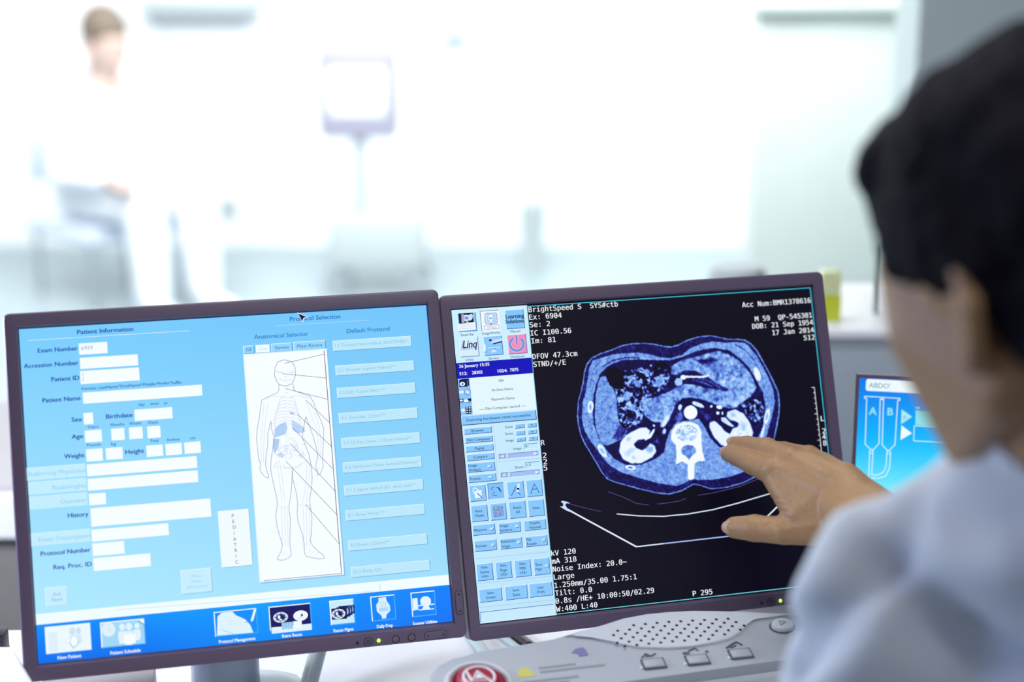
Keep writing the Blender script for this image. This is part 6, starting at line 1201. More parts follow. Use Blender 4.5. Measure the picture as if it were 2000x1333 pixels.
INJ = [('g', 3.6, 3.6, 246, 60, (0, 120, 235), (0, 128, 240), (20, 200, 255), (0, 175, 252)), ('g', 3.6, 60, 246, 120, (0, 175, 252), (20, 200, 255), (120, 238, 255), (130, 240, 255)), ('g', 3.6, 120, 246, 196, (130, 240, 255), (120, 238, 255), (175, 250, 255), (180, 250, 255)),
    rr(x0, y0, x0 + 190, y1, 2.4, (238, 250, 255)),
    ('t', "ABDO'", x0 + 3, (y0 + y1) / 2 + .2, 'l', 5.0, (70, 130, 165), 's', 21.5, 'm', .05),
    L3([(330, 498), (583, 513), (582, 527), (568, 526), (548, 848), (500, 896), (455, 850), (466, 520), (441, 518), (432, 842), (384, 892), (332, 846), (344, 515), (329, 513)], .8, UW, 1),
    L3([(453, 508), (466, 512), (466, 523), (446, 521)], .6, UW, 1),
    L3([(366, 886), (365, 908), (356, 1120)], .8, UW), L3([(388, 888), (388, 910), (380, 1066), (420, 1068), (462, 1050), (482, 1010), (490, 915), (490, 893)], .8, UW),
    L3([(512, 893), (516, 915), (508, 1020), (480, 1075), (425, 1092), (379, 1088), (374, 1170)], .8, UW), L3([(366, 908), (388, 910)], .6, UW), L3([(490, 913), (516, 916)], .6, UW)]
for ch, x, y in (('A', 388, 605), ('B', 514, 610)): q = p3(x, y); INJ.append(('t', ch, q[0], q[1], 'c', 7.4, (150, 225, 250), 's', 0, 'm', .7))
INJ += [('p', [v for q in [(595, 592), (672, 646), (592, 700)] for v in p3(*q)], (170, 235, 245)), ('p', [v for q in [(595, 708), (670, 766), (588, 815)] for v in p3(*q)], (238, 252, 255)),
    ('t', 'A', *p3(618, 650), 'c', 4.2, (120, 190, 215), 's', 0, 'm', .2), ('p', [v for q in [(697, 600), (1000, 615), (1000, 725), (695, 705)] for v in p3(*q)], (140, 225, 235)),
    L3([(688, 712), (1000, 727), (1000, 838), (683, 820)], .7, UW, 1), ('t', 'ml', *p3(700, 578), 'l', 3.2, UW, 's', 0, 'm', .1)]
display('screen', fr3, ui_geo(INJ), M['lcd'], t)
b = MB(); b.tube([fr3(TW / 2, -TH * .6, -.03), fr3(TW / 2, -TH * .6, -.03) + np.array([.0, .05, -.03]), np.array([fr3(TW / 2, 0, 0)[0], fr3(0, -TH * .6, -.08)[1], DZ + .004])], .016, 16); obj('support_arm', b, M['stand'], t)
b = MB(); q = fr3(TW / 2, -TH * .6, -.08); b.lathe(Frame((q[0], q[1], DZ), (1, 0, 0), (0, 1, 0), (0, 0, 1)), [(.07, 0), (.07, .006), (.06, .010)], 32); obj('base', b, M['stand'], t)

# ------------------------------------------------------------------ small things on the desk
b = MB(); p = at(1300, 1240, 1.69); b.box(WORLD, .225, .345, 1.69, 1.80, DZ, DZ + .135, .004); tag(obj('junction_box', b, M['black'], base=(.27, 1.73, DZ)), 'black box in the dark gap under the right monitor by the speaker grille', 'box')
def cable(pts, r, m, label, z=DZ, grp=None):
    b = MB(); pp = []
    for i in range(len(pts) - 1):
        for k in range(5): pp.append(np.array(pts[i]) * (1 - k / 5) + np.array(pts[i + 1]) * k / 5)
    pp.append(np.array(pts[-1])); 
    for _ in range(3): pp = [pp[0]] + [(pp[i - 1] + pp[i] * 2 + pp[i + 1]) / 4 for i in range(1, len(pp) - 1)] + [pp[-1]]
    b.tube(pp, r, 12); return tag(obj('cable', b, M[m], base=(pp[-1][0], pp[-1][1], z)), label, 'cable')
def ond(px, py, h=0): d = at(px, py, 1.0) - CAM; return CAM + d * ((DZ + h - CAM[2]) / d[2])
cable([ond(905, 1220, .006), ond(935, 1262, .006), ond(962, 1300, .006)], .0058, 'teal', 'thick pale teal cable on the desk, leftmost under the right monitor')
cable([ond(965, 1232, .004), ond(1000, 1258, .004), ond(1035, 1285, .004)], .0036, 'teal', 'thin pale teal cable between the thick teal cable and the black one')
cable([ond(975, 1218, .005), ond(1010, 1245, .005), ond(1032, 1262, .005)], .0048, 'black', 'black cable on the desk below the right monitor')
cable([ond(1000, 1222, .003), ond(1030, 1248, .003), ond(1062, 1268, .003)], .0028, 'white', 'white cable beside the black one under the right monitor')
p0 = ond(600, 1350, .009); p1 = ond(632, 1290, .011) + np.array([0, .0, .03])
cable([p0, (p0 + p1) / 2, p1, p1 + np.array([.012, .03, .03])], .0085, 'teal', 'thick pale cable rising beside the left monitor stand')
b = MB(); b.box(Frame((-.335, 1.415, DZ), (math.cos(R(10)), math.sin(R(10)), 0), (-math.sin(R(10)), math.cos(R(10)), 0), (0, 0, 1)), -.098, .005, .0, .055, .000, .044, .003)
t = tag(obj('drive_unit', b, M['ledge'], base=(-.36, 1.47, DZ)), 'flat pale grey unit under the left monitor, left of its stand', 'electronic unit')
t['label'] = 'flat pale grey unit under the left monitor, left of its stand'
b = MB(); b.box(Frame((-.335, 1.415, DZ), (math.cos(R(10)), math.sin(R(10)), 0), (-math.sin(R(10)), math.cos(R(10)), 0), (0, 0, 1)), -.04, .003, -.0008, .003, .006, .028); obj('slot', b, M['hole'], t)
# black box and white tray at the left edge
q = at(12, 1240, 1.62); q = CAM + (at(31, 1227, 1.0) - CAM) * (1.53 / (at(31, 1227, 1.0) - CAM)[1])
b = MB(); b.box(WORLD, q[0] - .08, q[0] - .008, 1.515, 1.535, DZ, q[2], .004); tag(obj('speaker_box', b, M['black'], base=(q[0] - .035, 1.53, DZ)), 'speckled black box at the far left behind the white tray', 'box')
b = MB()
def onz(px, py, z): d = at(px, py, 1.0) - CAM; return CAM + d * ((z - CAM[2]) / d[2])
ZT = DZ + .088; ol = [tuple(onz(px, py, ZT)[:2]) for px, py in ((-80, 1262), (25, 1262), (84, 1362), (-80, 1362))]
b.prism(WORLD, ol, DZ, ZT, .004); tag(obj('paper_tray', b, M['white'], base=(np.mean([q_[0] for q_ in ol]), np.mean([q_[1] for q_ in ol]), DZ)), 'glossy white tray at the bottom left corner beside the left monitor', 'tray')

# ------------------------------------------------------------------ on the low wall, right
def onwall(px, py, y): d = at(px, py, 1.0) - CAM; return CAM + d * (y / d[1])
SZ = .938
q = onwall(1616, 640, 2.21)
t = thing('sharps_container', (q[0], 2.21, SZ), 'small lime yellow container on the white wall top behind the right monitor', 'container')
f_ = Frame((q[0], 2.21, SZ), (1, 0, 0), (0, 1, 0), (0, 0, 1))
b = MB(); b.prism(f_, [(-.014, -.012), (.0145, -.012), (.0145, .012), (-.014, .012)], 0, .036, .003); obj('tub', b, M['sharps'], t)
b = MB(); b.prism(f_, [(-.013, -.011), (.0135, -.011), (.0135, .011), (-.013, .011)], .036, .068, .004); obj('lid', b, M['sharps2'], t)
q = onwall(1709, 640, 2.24)
b = MB(); b.tube([(q[0], 2.24, SZ), (q[0], 2.24, SZ + .02), (q[0] + .001, 2.24, SZ + .088), (q[0] + .001, 2.24, SZ + .096)], [.0045, .0048, .0048, .002], 14); tag(obj('marker_pen', b, M['pen'], base=(q[0], 2.24, SZ)), 'sage green marker standing upright on the white wall top', 'pen')
q = onwall(1440, 545, 2.6)
b = MB(); b.lathe(Frame((q[0], 2.6, .20), (1, 0, 0), (0, 1, 0), (0, 0, 1)), [(.05, 0), (.05, q[2] - .2 - .02), (.045, q[2] - .2 + .01), (.03, q[2] - .2 + .02), (.01, q[2] - .2 + .022)], 28); b2 = MB()
t = thing('stool', (q[0], 2.6, 0), 'grey round stool top just above the right monitor', 'stool')
b = MB(); f_ = Frame((q[0], 2.6, 0), (1, 0, 0), (0, 1, 0), (0, 0, 1)); H_ = float(q[2]) + .022
b.lathe(f_, [(.040, H_ - .05), (.046, H_ - .035), (.046, H_ - .014), (.038, H_ - .002), (.01, H_)], 28); obj('seat', b, M['bin'], t)
b = MB(); b.lathe(f_, [(.015, .03), (.015, H_ - .04)], 16); obj('post', b, M['steel'], t)
b = MB(); b.lathe(f_, [(.12, 0), (.12, .012), (.03, .035)], 28); obj('foot', b, M['steel'], t)

# ------------------------------------------------------------------ people
def head_shapes(b, c, F, L, U, s=1.0, ears=True):
    F, L, U = [np.array(v, float) for v in (F, L, U)]
    def p(x, y, z, r): q = c + (F * x + L * y + U * z) * s; return (*q, r * s)
    hf = Frame(c, F * s, L * s, U * s)
    b.ellipsoid(hf, (-.006, 0, .010), (.094, .074, .092), 28, 20)
    b.hull([p(.066, .030, .0, .026), p(.066, -.030, .0, .026), p(.058, .044, -.040, .022), p(.058, -.044, -.040, .022), p(.072, .012, -.108, .017), p(.072, -.012, -.108, .017), p(.0, .050, -.080, .016), p(.0, -.050, -.080, .016), p(-.03, 0, -.03, .055)], 3)
    b.hull([p(.092, 0, -.004, .007), p(.112, 0, -.048, .011), p(.088, .010, -.050, .008), p(.088, -.010, -.050, .008)], 2)
    b.hull([p(.080, .034, .006, .012), p(.090, 0, .008, .012), p(.080, -.034, .006, .012)], 2)
    for z in (-.072, -.082): b.hull([p(.086, .018, z, .006), p(.093, 0, z, .0065), p(.086, -.018, z, .006)], 2)
    if ears:
        for sg in (1, -1):
            b.chain([p(-.010, .073 * sg, -.008, .008), p(-.018, .080 * sg, -.012, .007), p(-.022, .082 * sg, -.028, .006), p(-.014, .077 * sg, -.048, .006), p(-.004, .070 * sg, -.060, .008)], 2)
            b.hull([p(-.008, .070 * sg, -.018, .008), p(-.016, .075 * sg, -.030, .006), p(-.004, .070 * sg, -.048, .007)], 2)
    return p
def basis(yaw_dir, pitch, roll=0):
    h = np.array([*yaw_dir, 0.]); h /= np.linalg.norm(h); up = np.array([0, 0, 1.]); F = h * math.cos(pitch) - up * math.sin(pitch); L = np.cross(up, h); U = np.cross(F, L)
    c, s = math.cos(roll), math.sin(roll); return F, L * c + U * s, U * c - L * s

# ---- the man in the foreground: seen from behind, head turned to the screens, right hand at the right monitor
HC = at(2035, 470, .95); F_, L_, U_ = basis((-.50, .866), R(20))
b = MB(); hp = head_shapes(b, HC, F_, L_, U_, 1.0)
nb = at(2120, 960, 1.0); ls = at(1768, 1163, 1.06); rs = nb + np.array([.20, -.10, -.075])
wr = at(1345 / 4.165 + 1340, 890 / 4.165 + 780, 1.500); el = at(2010, 1270, 1.25); el_l = at(1672, 1610, 1.10); wl = at(1420, 1740, 1.24)
def B(p, r): return (*p, r)
chest = nb + np.array([.02, .02, -.20]); belly = nb + np.array([.03, .00, -.42]); hip = np.array([nb[0] + .03, nb[1] - .02, .56])
b.hull([hp(-.035, 0, -.05, .050), hp(0, 0, -.085, .040), B(nb, .058)], 2)
b.hull([B(nb, .058), B(nb + (ls - nb) * .5 + np.array([0, 0, .0]), .036), B(nb + (rs - nb) * .5 + np.array([0, 0, .0]), .036), B(chest, .06)], 2)
b.hull([B(ls, .034), B(rs, .040), B(chest, .06), B(nb - np.array([0, 0, .05]), .045)], 2); b.hull([B(chest + (ls - nb) * .25, .055), B(chest + (rs - nb) * .25, .055), B(belly + (ls - nb) * .18, .06), B(belly + (rs - nb) * .18, .06)], 2)
b.hull([B(belly + (ls - nb) * .18, .06), B(belly + (rs - nb) * .18, .06), B(hip + np.array([-.09, .03, 0]), .10), B(hip + np.array([.09, -.03, 0]), .10)], 2)
b.chain([B(ls, .034), B(el_l, .034)]); b.chain([B(el_l, .034), B(wl, .026)]); b.chain([B(rs, .050), B(el, .042)]); b.chain([B(el, .042), B(wr, .030)])
# left hand rests on the desk edge (a plain relaxed hand)
fd = np.array([-.35, .9, -.15]); fd /= np.linalg.norm(fd); sd = np.cross(fd, [0, 0, 1.]); sd /= np.linalg.norm(sd)
b.hull([B(wl, .024), B(wl + fd * .09 - sd * .03, .012), B(wl + fd * .095 + sd * .03, .011), B(wl + fd * .04 + sd * .032, .013), B(wl + fd * .04 - sd * .028, .013)])
for k, (o_, l_) in enumerate(((-.032, .072), (-.011, .082), (.011, .076), (.031, .058))):
    q = wl + fd * .09 + sd * o_; b.chain([B(q, .0105), B(q + fd * l_ * .5 + np.array([0, 0, .004]), .0095), B(q + fd * l_ + np.array([0, 0, -.012]), .008)])
b.chain([B(wl + fd * .03 - sd * .028, .014), B(wl + fd * .065 - sd * .058, .0115), B(wl + fd * .095 - sd * .066, .009)])
# legs, seated
for sg in (-1, 1):
    h0 = hip + np.array([.09 * sg, .03, 0]); kn = np.array([h0[0] - .08 + .06 * sg, h0[1] + .36, .52]); an = np.array([kn[0], kn[1] + .02, .09])
    b.chain([B(h0, .085), B(kn, .060)]); b.chain([B(kn, .058), B(an, .038)]); b.hull([B(an - np.array([0, .03, .045]), .032), B(an + np.array([-.02, .15, -.06]), .024)])
# the right hand: joints read where the photograph shows them (zoomed reading), with a distance each
def hm(x, y, d): return at(1340 + x / 4.165, 780 + y / 4.165, d)
I = [hm(700, 585, 1.548), hm(548, 528, 1.572), hm(430, 476, 1.596), hm(345, 446, 1.612)]
MI = [hm(850, 500, 1.545), hm(655, 408, 1.580), hm(500, 377, 1.606), hm(400, 370, 1.618)]
RI = [hm(990, 490, 1.548), hm(800, 435, 1.590), hm(640, 405, 1.620), hm(520, 395, 1.628)]
PI_ = [hm(1110, 530, 1.556), hm(985, 480, 1.590), hm(880, 455, 1.612), hm(800, 445, 1.622)]
TH = [hm(1130, 1030, 1.512), hm(800, 1070, 1.520), hm(560, 1052, 1.538), hm(395, 1046, 1.552)]
b.chain([B(I[0], .0130), B(I[1], .0104), B(I[2], .0090), B(I[3], .0080)], 3); b.chain([B(MI[0], .0128), B(MI[1], .0104), B(MI[2], .0088), B(MI[3], .0080)], 3)
b.chain([B(RI[0], .0124), B(RI[1], .0100), B(RI[2], .0090), B(RI[3], .0076)], 3); b.chain([B(PI_[0], .0115), B(PI_[1], .0088), B(PI_[2], .0080), B(PI_[3], .0068)], 3)
b.chain([B(TH[0], .0185), B(TH[1], .0128), B(TH[2], .0122), B(TH[3], .0102)], 3)
for q, r in ((I[1], .0108), (MI[1], .0110), (TH[2], .0124), (TH[1], .0132)): b.hull([B(q, r)], 3)
wu = hm(1290, 680, 1.502); wd = hm(1220, 1050, 1.500)
b.hull([B(I[0], .0125), B(MI[0], .0125), B(wu, .018), B(wd, .018), B(hm(930, 940, 1.515), .015)], 3)
b.hull([B(MI[0], .0122), B(RI[0], .0118), B(wu, .017), B(wd, .017)], 3); b.hull([B(RI[0], .0118), B(PI_[0], .0110), B(wu, .016), B(wr, .02)], 3)
b.hull([B(TH[0], .018), B(TH[1], .0122), B(hm(960, 820, 1.520), .012), B(wd, .017), B(hm(880, 960, 1.520), .010)], 3)
b.hull([B(wu, .018), B(wd, .018), B(wr + (el - wr) * .12, .030)], 3); b.hull([B(wr, .032), B(el, .042)], 3)
for q in (I[0], MI[0], RI[0]): b.hull([B(q + np.array([0, -.003, .002]), .0124)], 3)
# tendons on the back of the hand
for q in (I[0], MI[0], RI[0]): b.chain([B(q + np.array([.004, -.0045, .002]), .0095), B(q * .45 + (wu * .6 + wd * .4) * .55 + np.array([0, -.006, 0]), .0085)])
def hand_detail(o):                # creases over the joints, softly raised tendons, web folds
    me = o.data; n = len(me.vertices); V = np.zeros(n * 3); N = np.zeros(n * 3); me.vertices.foreach_get('co', V); me.vertex_normals.foreach_get('vector', N) if hasattr(me, 'vertex_normals') else None
    V = V.reshape(-1, 3); N = N.reshape(-1, 3); P = V + np.array(o.location); D = np.zeros(n)
    def along(J, a, c):
        d = c - a; d = d / np.linalg.norm(d); s = (P - J) @ d; r = np.linalg.norm(P - J - s[:, None] * d, axis=1); return s, r
    for ch in (I, MI, RI, TH):
        for k in ((1, 2) if ch is not TH else (2,)):
            s, r = along(ch[k], ch[k - 1], ch[k + 1]); w = (r < .017) * (N @ np.array([-.15, -.8, .55]) > -.1)
            for o_, dp in ((-.0032, .00045), (-.0006, .0007), (.0022, .0005)): D -= w * dp * np.exp(-((s - o_) / .0008) ** 2)
            D += w * .0009 * np.exp(-(s / .006) ** 2)
    for q in (I[0], MI[0], RI[0], PI_[0]): D += .0016 * np.exp(-(np.linalg.norm(P - q - np.array([0, -.010, .004]), axis=1) / .0085) ** 2)
    for a, c, h in ((I[0], wu * .5 + wd * .5, .0010), (MI[0], wu * .7 + wd * .3, .0011), (RI[0], wu * .9 + wd * .1, .0010), (TH[1], wd, .0012)):
        L = np.linalg.norm(c - a); s, r = along(a, a, c); sd = r; near = (s > 0) * (s < L) * (N @ np.array([0, -.8, .5]) > .2); lat = np.cross(c - a, [0, -.8, .5]); lat /= np.linalg.norm(lat); t_ = (P - a) @ lat
        D += near * (r < .03) * h * np.exp(-(t_ / .0035) ** 2) * np.clip(s / .01, 0, 1) * np.clip((L - s) / .02, 0, 1)
    wb = hm(735, 860, 1.525)
    for k in range(4): D -= (np.linalg.norm(P - wb, axis=1) < .022) * .0006 * np.exp(-((((P - wb) @ np.array([.55, .1, -.83])) - .004 * (k - 1.5)) / .0009) ** 2)
    V += N * D[:, None]; me.vertices.foreach_set('co', V.ravel()); me.update()
def cloth_folds(o):                # the creases of the sleeve where the arm reaches forward
    bpy.context.view_layer.update(); me = o.data; n = len(me.vertices); V = np.zeros(n * 3); N = np.zeros(n * 3); me.vertices.foreach_get('co', V); me.vertex_normals.foreach_get('vector', N); V = V.reshape(-1, 3); N = N.reshape(-1, 3); P = V + np.array(o.location); D = np.zeros(n)
    for a, c, dp, w in FOLDS:
        line = []
        for k in range(13):
            d = Vector(at(a[0] + (c[0] - a[0]) * k / 12, a[1] + (c[1] - a[1]) * k / 12, 1.0) - CAM).normalized(); hit = o.ray_cast(Vector(CAM) - o.matrix_world.translation, d)
            if hit[0]: line.append(np.array(hit[1]))
        r = np.min([np.linalg.norm(V - q, axis=1) + .004 * abs(i - len(line) * .4) / len(line) for i, q in enumerate(line)], axis=0) if line else np.full(n, 9.)
        D -= dp * np.exp(-(r / w) ** 2)
    V += N * D[:, None]; me.vertices.foreach_set('co', V.ravel()); me.update()
FOLDS = [((1728, 1112), (1545, 1310), .020, .017), ((1730, 1115), (1860, 1240), .012, .022), ((1860, 1240), (1990, 1300), .012, .022), ((1640, 1030), (1555, 1190), -.007, .018), ((1700, 1190), (1590, 1330), -.010, .022), ((1790, 1000), (1980, 1010), .007, .022), ((1760, 1120), (1960, 1120), -.006, .02)]
man = obj('person', b, M['skin'], base=(hip[0], hip[1], 0)); organic(man, .0017, 3, .5)
hand_detail(man)
tag(man, 'dark-haired person in a pale coat, seen from behind, reaching to the right monitor', 'person')
# hair: a cap over the skull, longer at the fringe and back
b = MB(); hf = Frame(HC, F_, L_, U_)
b.ellipsoid(hf, (-.010, 0, .026), (.102, .085, .094), 32, 20)
b.hull([hp(.060, .032, .058, .030), hp(.060, -.032, .058, .030), hp(.066, .034, .030, .022), hp(.070, -.036, .030, .022), hp(.02, .0, .085, .03)], 3); b.hull([hp(.064, .036, .030, .021), hp(.052, .052, .006, .018), hp(.03, .06, .03, .02)], 3)
b.hull([hp(-.060, .035, -.040, .034), hp(-.060, -.035, -.040, .034), hp(-.05, .03, .03, .05), hp(-.05, -.03, .03, .05), hp(-.052, 0, -.075, .026)], 3)
for sg in (1, -1): b.hull([hp(.030, .066 * sg, .030, .014), hp(.012, .070 * sg, -.010, .009), hp(-.03, .066 * sg, .02, .018), hp(.022, .070 * sg, -.002, .008)], 3); b.hull([hp(-.026, .068 * sg, -.012, .018), hp(-.030, .060 * sg, -.052, .014), hp(-.055, .045 * sg, -.060, .018), hp(-.01, .066 * sg, .02, .02)], 3)
hair = obj('hair', b, M['hair'], man); organic(hair, .004, 4)
me = hair.data
for v in me.vertices:
    p = v.co + man.location; n1 = noise.noise(p * 26) * .007 + noise.noise(p * 70) * .0035; v.co += v.normal * n1
# eyes and brows (turned away from here, there from the side)
for sg in (1, -1):
    b = MB(); b.ellipsoid(hf, (.079, .030 * sg, -.010), (.012, .012, .011), 16, 12); obj('eye', b, M['eye'], man)
    b = MB(); b.chain([hp(.094, .016 * sg, .016, .004), hp(.090, .034 * sg, .020, .004), hp(.076, .050 * sg, .013, .003)]); obj('eyebrow', b, M['hair'], man)
# nails
def nail(tip, prev, out, w, l, up):
    d = tip - prev; d /= np.linalg.norm(d); o_ = np.array(out, float); o_ -= d * (o_ @ d); o_ /= np.linalg.norm(o_); s_ = np.cross(d, o_)
    b = MB(); b.ellipsoid(Frame(tip + d * .0015 + o_ * up, d, s_, o_), (0, 0, 0), (l, w, .0018), 18, 10); return obj('nail', b, M['nail'], man)
nail(TH[3], TH[2], (-.5, -.8, .35), .0062, .0080, .0078); nail(I[3], I[2], (-.1, -.9, .35), .0048, .0058, .0058); nail(MI[3], MI[2], (0, -.6, .8), .0048, .0058, .0058)
# the coat
b = MB()
def off(p, x=0, y=0, z=0): return np.array(p) + np.array([x, y, z])
b.hull([B(off(nb, 0, 0, -.02), .060), B(nb + (ls - nb) * .45 + np.array([0, 0, .022]), .050), B(chest, .10), B(nb + (rs - nb) * .5 + np.array([0, 0, .02]), .05)], 3)
b.hull([B(at(2025, 962, 1.0), .046), B(at(2120, 905, .985), .052), B(at(1900, 1040, 1.01), .040), B(chest, .08), B(at(2230, 960, .95), .055)], 3)
b.hull([B(ls, .062), B(nb + (ls - nb) * .5 + np.array([0, 0, .018]), .050), B(chest + (ls - nb) * .4, .085)], 3)
b.hull([B(rs, .064), B(nb + (rs - nb) * .5 + np.array([0, 0, .02]), .05), B(chest + (rs - nb) * .4, .09)], 3)
b.hull([B(chest + (ls - nb) * .42, .088), B(chest + (rs - nb) * .42, .09), B(belly + (ls - nb) * .36, .10), B(belly + (rs - nb) * .36, .10), B(nb - np.array([0, 0, .05]), .07)], 3)
b.hull([B(belly + (ls - nb) * .36, .10), B(belly + (rs - nb) * .36, .10), B(hip + np.array([-.10, .03, -.02]), .115), B(hip + np.array([.10, -.03, -.02]), .115)], 3)
mid = (ls + el_l) / 2
b.chain([B(ls, .066), B(mid, .064), B(el_l, .058)], 3); b.chain([B(el_l, .058), B(el_l + (wl - el_l) * .85, .042)], 3)
b.chain([B(rs, .064), B(el, .056)], 3); b.chain([B(el, .056), B(wr + (el - wr) * .42, .042)], 3)
coat = obj('lab_coat', b, M['coat'], man); organic(coat, .006, 5)
for v in coat.data.vertices:
    p = v.co + man.location; q = Vector((p.x * 1.2 + p.z * .8, p.y * 1.0, p.z * 1.6 - p.x)); v.co += v.normal * (noise.noise(q * 6.5) * .011 + noise.noise(q * 15 + Vector((3, 1, 2))) * .004)
cloth_folds(coat)
b = MB()
cc = nb + np.array([-.004, .004, .042]); a1 = hp(-.03, 0, -.06, 0)[:3] - cc; a1 /= np.linalg.norm(a1); a2 = np.cross(a1, [0, 1, .2]); a2 /= np.linalg.norm(a2); a3 = np.cross(a1, a2); cf = Frame(cc, a2, a3, a1)
prof = [(.074, -.035), (.070, -.012), (.066, .012), (.0645, .030), (.0600, .030), (.0600, .0), (.062, -.03)]
pts = []; fs = []; n = 40
for r, z in prof: pts += [cf(r * math.cos(2 * math.pi * k / n), r * math.sin(2 * math.pi * k / n), z) for k in range(n)]
for j in range(len(prof) - 1): fs += [(j * n + k, j * n + (k + 1) % n, (j + 1) * n + (k + 1) % n, (j + 1) * n + k) for k in range(n)]
b.add(pts, fs); obj('collar', b, M['coat'], coat)
b = MB()
for sg in (-1, 1):
    h0 = hip + np.array([.09 * sg, .03, 0]); kn = np.array([h0[0] - .08 + .06 * sg, h0[1] + .36, .52]); an = np.array([kn[0], kn[1] + .02, .12])
    b.chain([B(h0, .095), B(kn, .072)], 3); b.chain([B(kn, .070), B(an, .056)], 3)
tr = obj('trousers', b, M['trousers'], man); organic(tr, .008, 4)
for sg in (-1, 1):
    h0 = hip + np.array([.09 * sg, .03, 0]); kn = np.array([h0[0] - .08 + .06 * sg, h0[1] + .36, .52]); an = np.array([kn[0], kn[1] + .02, .09])
    b = MB(); b.hull([B(an + np.array([0, -.035, -.048]), .040), B(an + np.array([-.02, .155, -.058]), .030), B(an + np.array([0, .0, -.01]), .042)], 3); obj('shoe', b, M['shoe'], man)
# his chair
t = thing('office_chair', (hip[0], hip[1], 0), 'pale blue office chair under the person in the foreground', 'chair')
f_ = Frame((hip[0] - .01, hip[1] + .06, 0), (1, 0, 0), (0, 1, 0), (0, 0, 1))
b = MB(); b.box(f_, -.23, .23, -.22, .22, .345, .405, .02, 3); obj('seat', b, M['seat'], t)
b = MB(); b.lathe(f_, [(.028, .09), (.028, .345)], 20); obj('post', b, M['steel'], t)
for k in range(5):
    a = 2 * math.pi * k / 5; b = MB(); b.tube([f_(0, 0, .09), f_(.27 * math.cos(a), .27 * math.sin(a), .065)], [.024, .016], 10); lg = obj('leg', b, M['steel'], t)
    b = MB(); b.lathe(Frame(f_(.27 * math.cos(a), .27 * math.sin(a) - .012, .028), (1, 0, 0), (0, 0, 1), (0, 1, 0)), [(.028, 0), (.028, .024)], 18); obj('castor', b, M['black'], lg)

# ------------------------------------------------------------------ the bright scanner room, far out of focus
def seated(name, px, py, y, face, m_hair, m_coat, label):
    c = onwall(px, py, y); F, L, U = basis(face, R(15)); b = MB(); hp2 = head_shapes(b, c, F, L, U, 1.0, True); h = np.array(face + (0,), float); h /= np.linalg.norm(h); sd = np.cross([0, 0, 1.], h)
    n0 = c + np.array([0, 0, -.19]) - h * .02; hp_ = n0 + np.array([0, 0, -.50]) - h * .05; hp_[2] = max(hp_[2], .40)
    S = [n0 + sd * .18 * k + np.array([0, 0, -.05]) for k in (1, -1)]; E = [S[i] + sd * .05 * (1, -1)[i] + h * .06 - np.array([0, 0, .22]) for i in (0, 1)]; Wr = [E[i] + h * .22 - sd * .04 * (1, -1)[i] for i in (0, 1)]
    K = [hp_ + sd * .11 * k + h * .42 for k in (1, -1)]; A = [np.array([k[0], k[1], .08]) + h * .02 for k in K]
    b.hull([hp2(-.03, 0, -.05, .05), B(n0, .055)]); b.hull([B(n0, .055), B(S[0], .045), B(S[1], .045), B(hp_ + sd * .09, .09), B(hp_ - sd * .09, .09)])
    for i in (0, 1):
        b.chain([B(S[i], .048), B(E[i], .038), B(Wr[i], .027)]); b.chain([B(hp_ + sd * .09 * (1, -1)[i], .09), B(K[i], .06), B(A[i], .04)]); b.hull([B(A[i] - np.array([0, 0, .05]), .03), B(A[i] + h * .14 - np.array([0, 0, .055]), .024)])
        q = Wr[i]; b.hull([B(q, .024), B(q + h * .08 + sd * .03, .012), B(q + h * .08 - sd * .03, .012)])
        for k in range(4): g = q + h * .08 + sd * (-.03 + .02 * k); b.chain([B(g, .0105), B(g + h * (.07 - .008 * abs(k - 1)) - np.array([0, 0, .015]), .008)])
        g = q + h * .03 - sd * .03 * (1, -1)[i]; b.chain([B(g, .013), B(g + h * .05 - sd * .03 * (1, -1)[i], .009)])
    o = obj('person', b, M['skin2'], base=(hp_[0], hp_[1], 0)); organic(o, .006, 4); tag(o, label, 'person')
    b = MB(); f2 = Frame(c, F, L, U); b.ellipsoid(f2, (-.014, 0, .028), (.100, .083, .092)); b.hull([hp2(-.055, .03, -.03, .035), hp2(-.055, -.03, -.03, .035), hp2(-.05, 0, .04, .05)]); obj('hair', b, m_hair, o)
    b = MB(); b.hull([B(n0 - np.array([0, 0, .03]), .06), B(S[0], .062), B(S[1], .062), B(hp_ + sd * .09, .11), B(hp_ - sd * .09, .11)])
    for i in (0, 1): b.chain([B(S[i], .062), B(E[i], .052), B(E[i] + (Wr[i] - E[i]) * .85, .042)]); b.chain([B(hp_ + sd * .09 * (1, -1)[i], .105), B(K[i], .078)]); b.chain([B(K[i], .078), B(A[i], .06)])
    co = obj('scrubs', b, m_coat, o); organic(co, .01, 4)
    for i in (0, 1): b = MB(); b.hull([B(A[i] - np.array([0, 0, .045]), .038), B(A[i] + h * .145 - np.array([0, 0, .052]), .030)]); obj('shoe', b, M['white'], o)
    # chair
    q = hp_ - h * 0; f_ = Frame((q[0], q[1], 0), sd, -h, (0, 0, 1)); t = thing('chair', (q[0], q[1], 0), 'pale blue chair under the blurred seated person at left', 'chair')
    b = MB(); b.box(f_, -.22, .22, -.24, .20, hp_[2] - .155, hp_[2] - .10, .02); obj('seat', b, M['seat'], t)
    b = MB(); b.box(f_, -.20, .20, .17, .21, hp_[2] + .02, hp_[2] + .42, .018); obj('backrest', b, M['seat'], t)
    b = MB(); b.tube([f_(0, .10, hp_[2] - .13), f_(0, .20, hp_[2] - .08), f_(0, .20, hp_[2] + .06)], .014); obj('back_support', b, M['steel'], t)
    for x in (-.19, .19):
        for y2 in (-.2, .17): b = MB(); b.tube([f_(x, y2, 0), f_(x, y2, hp_[2] - .15)], .012); obj('leg', b, M['steel'], t)
    return o
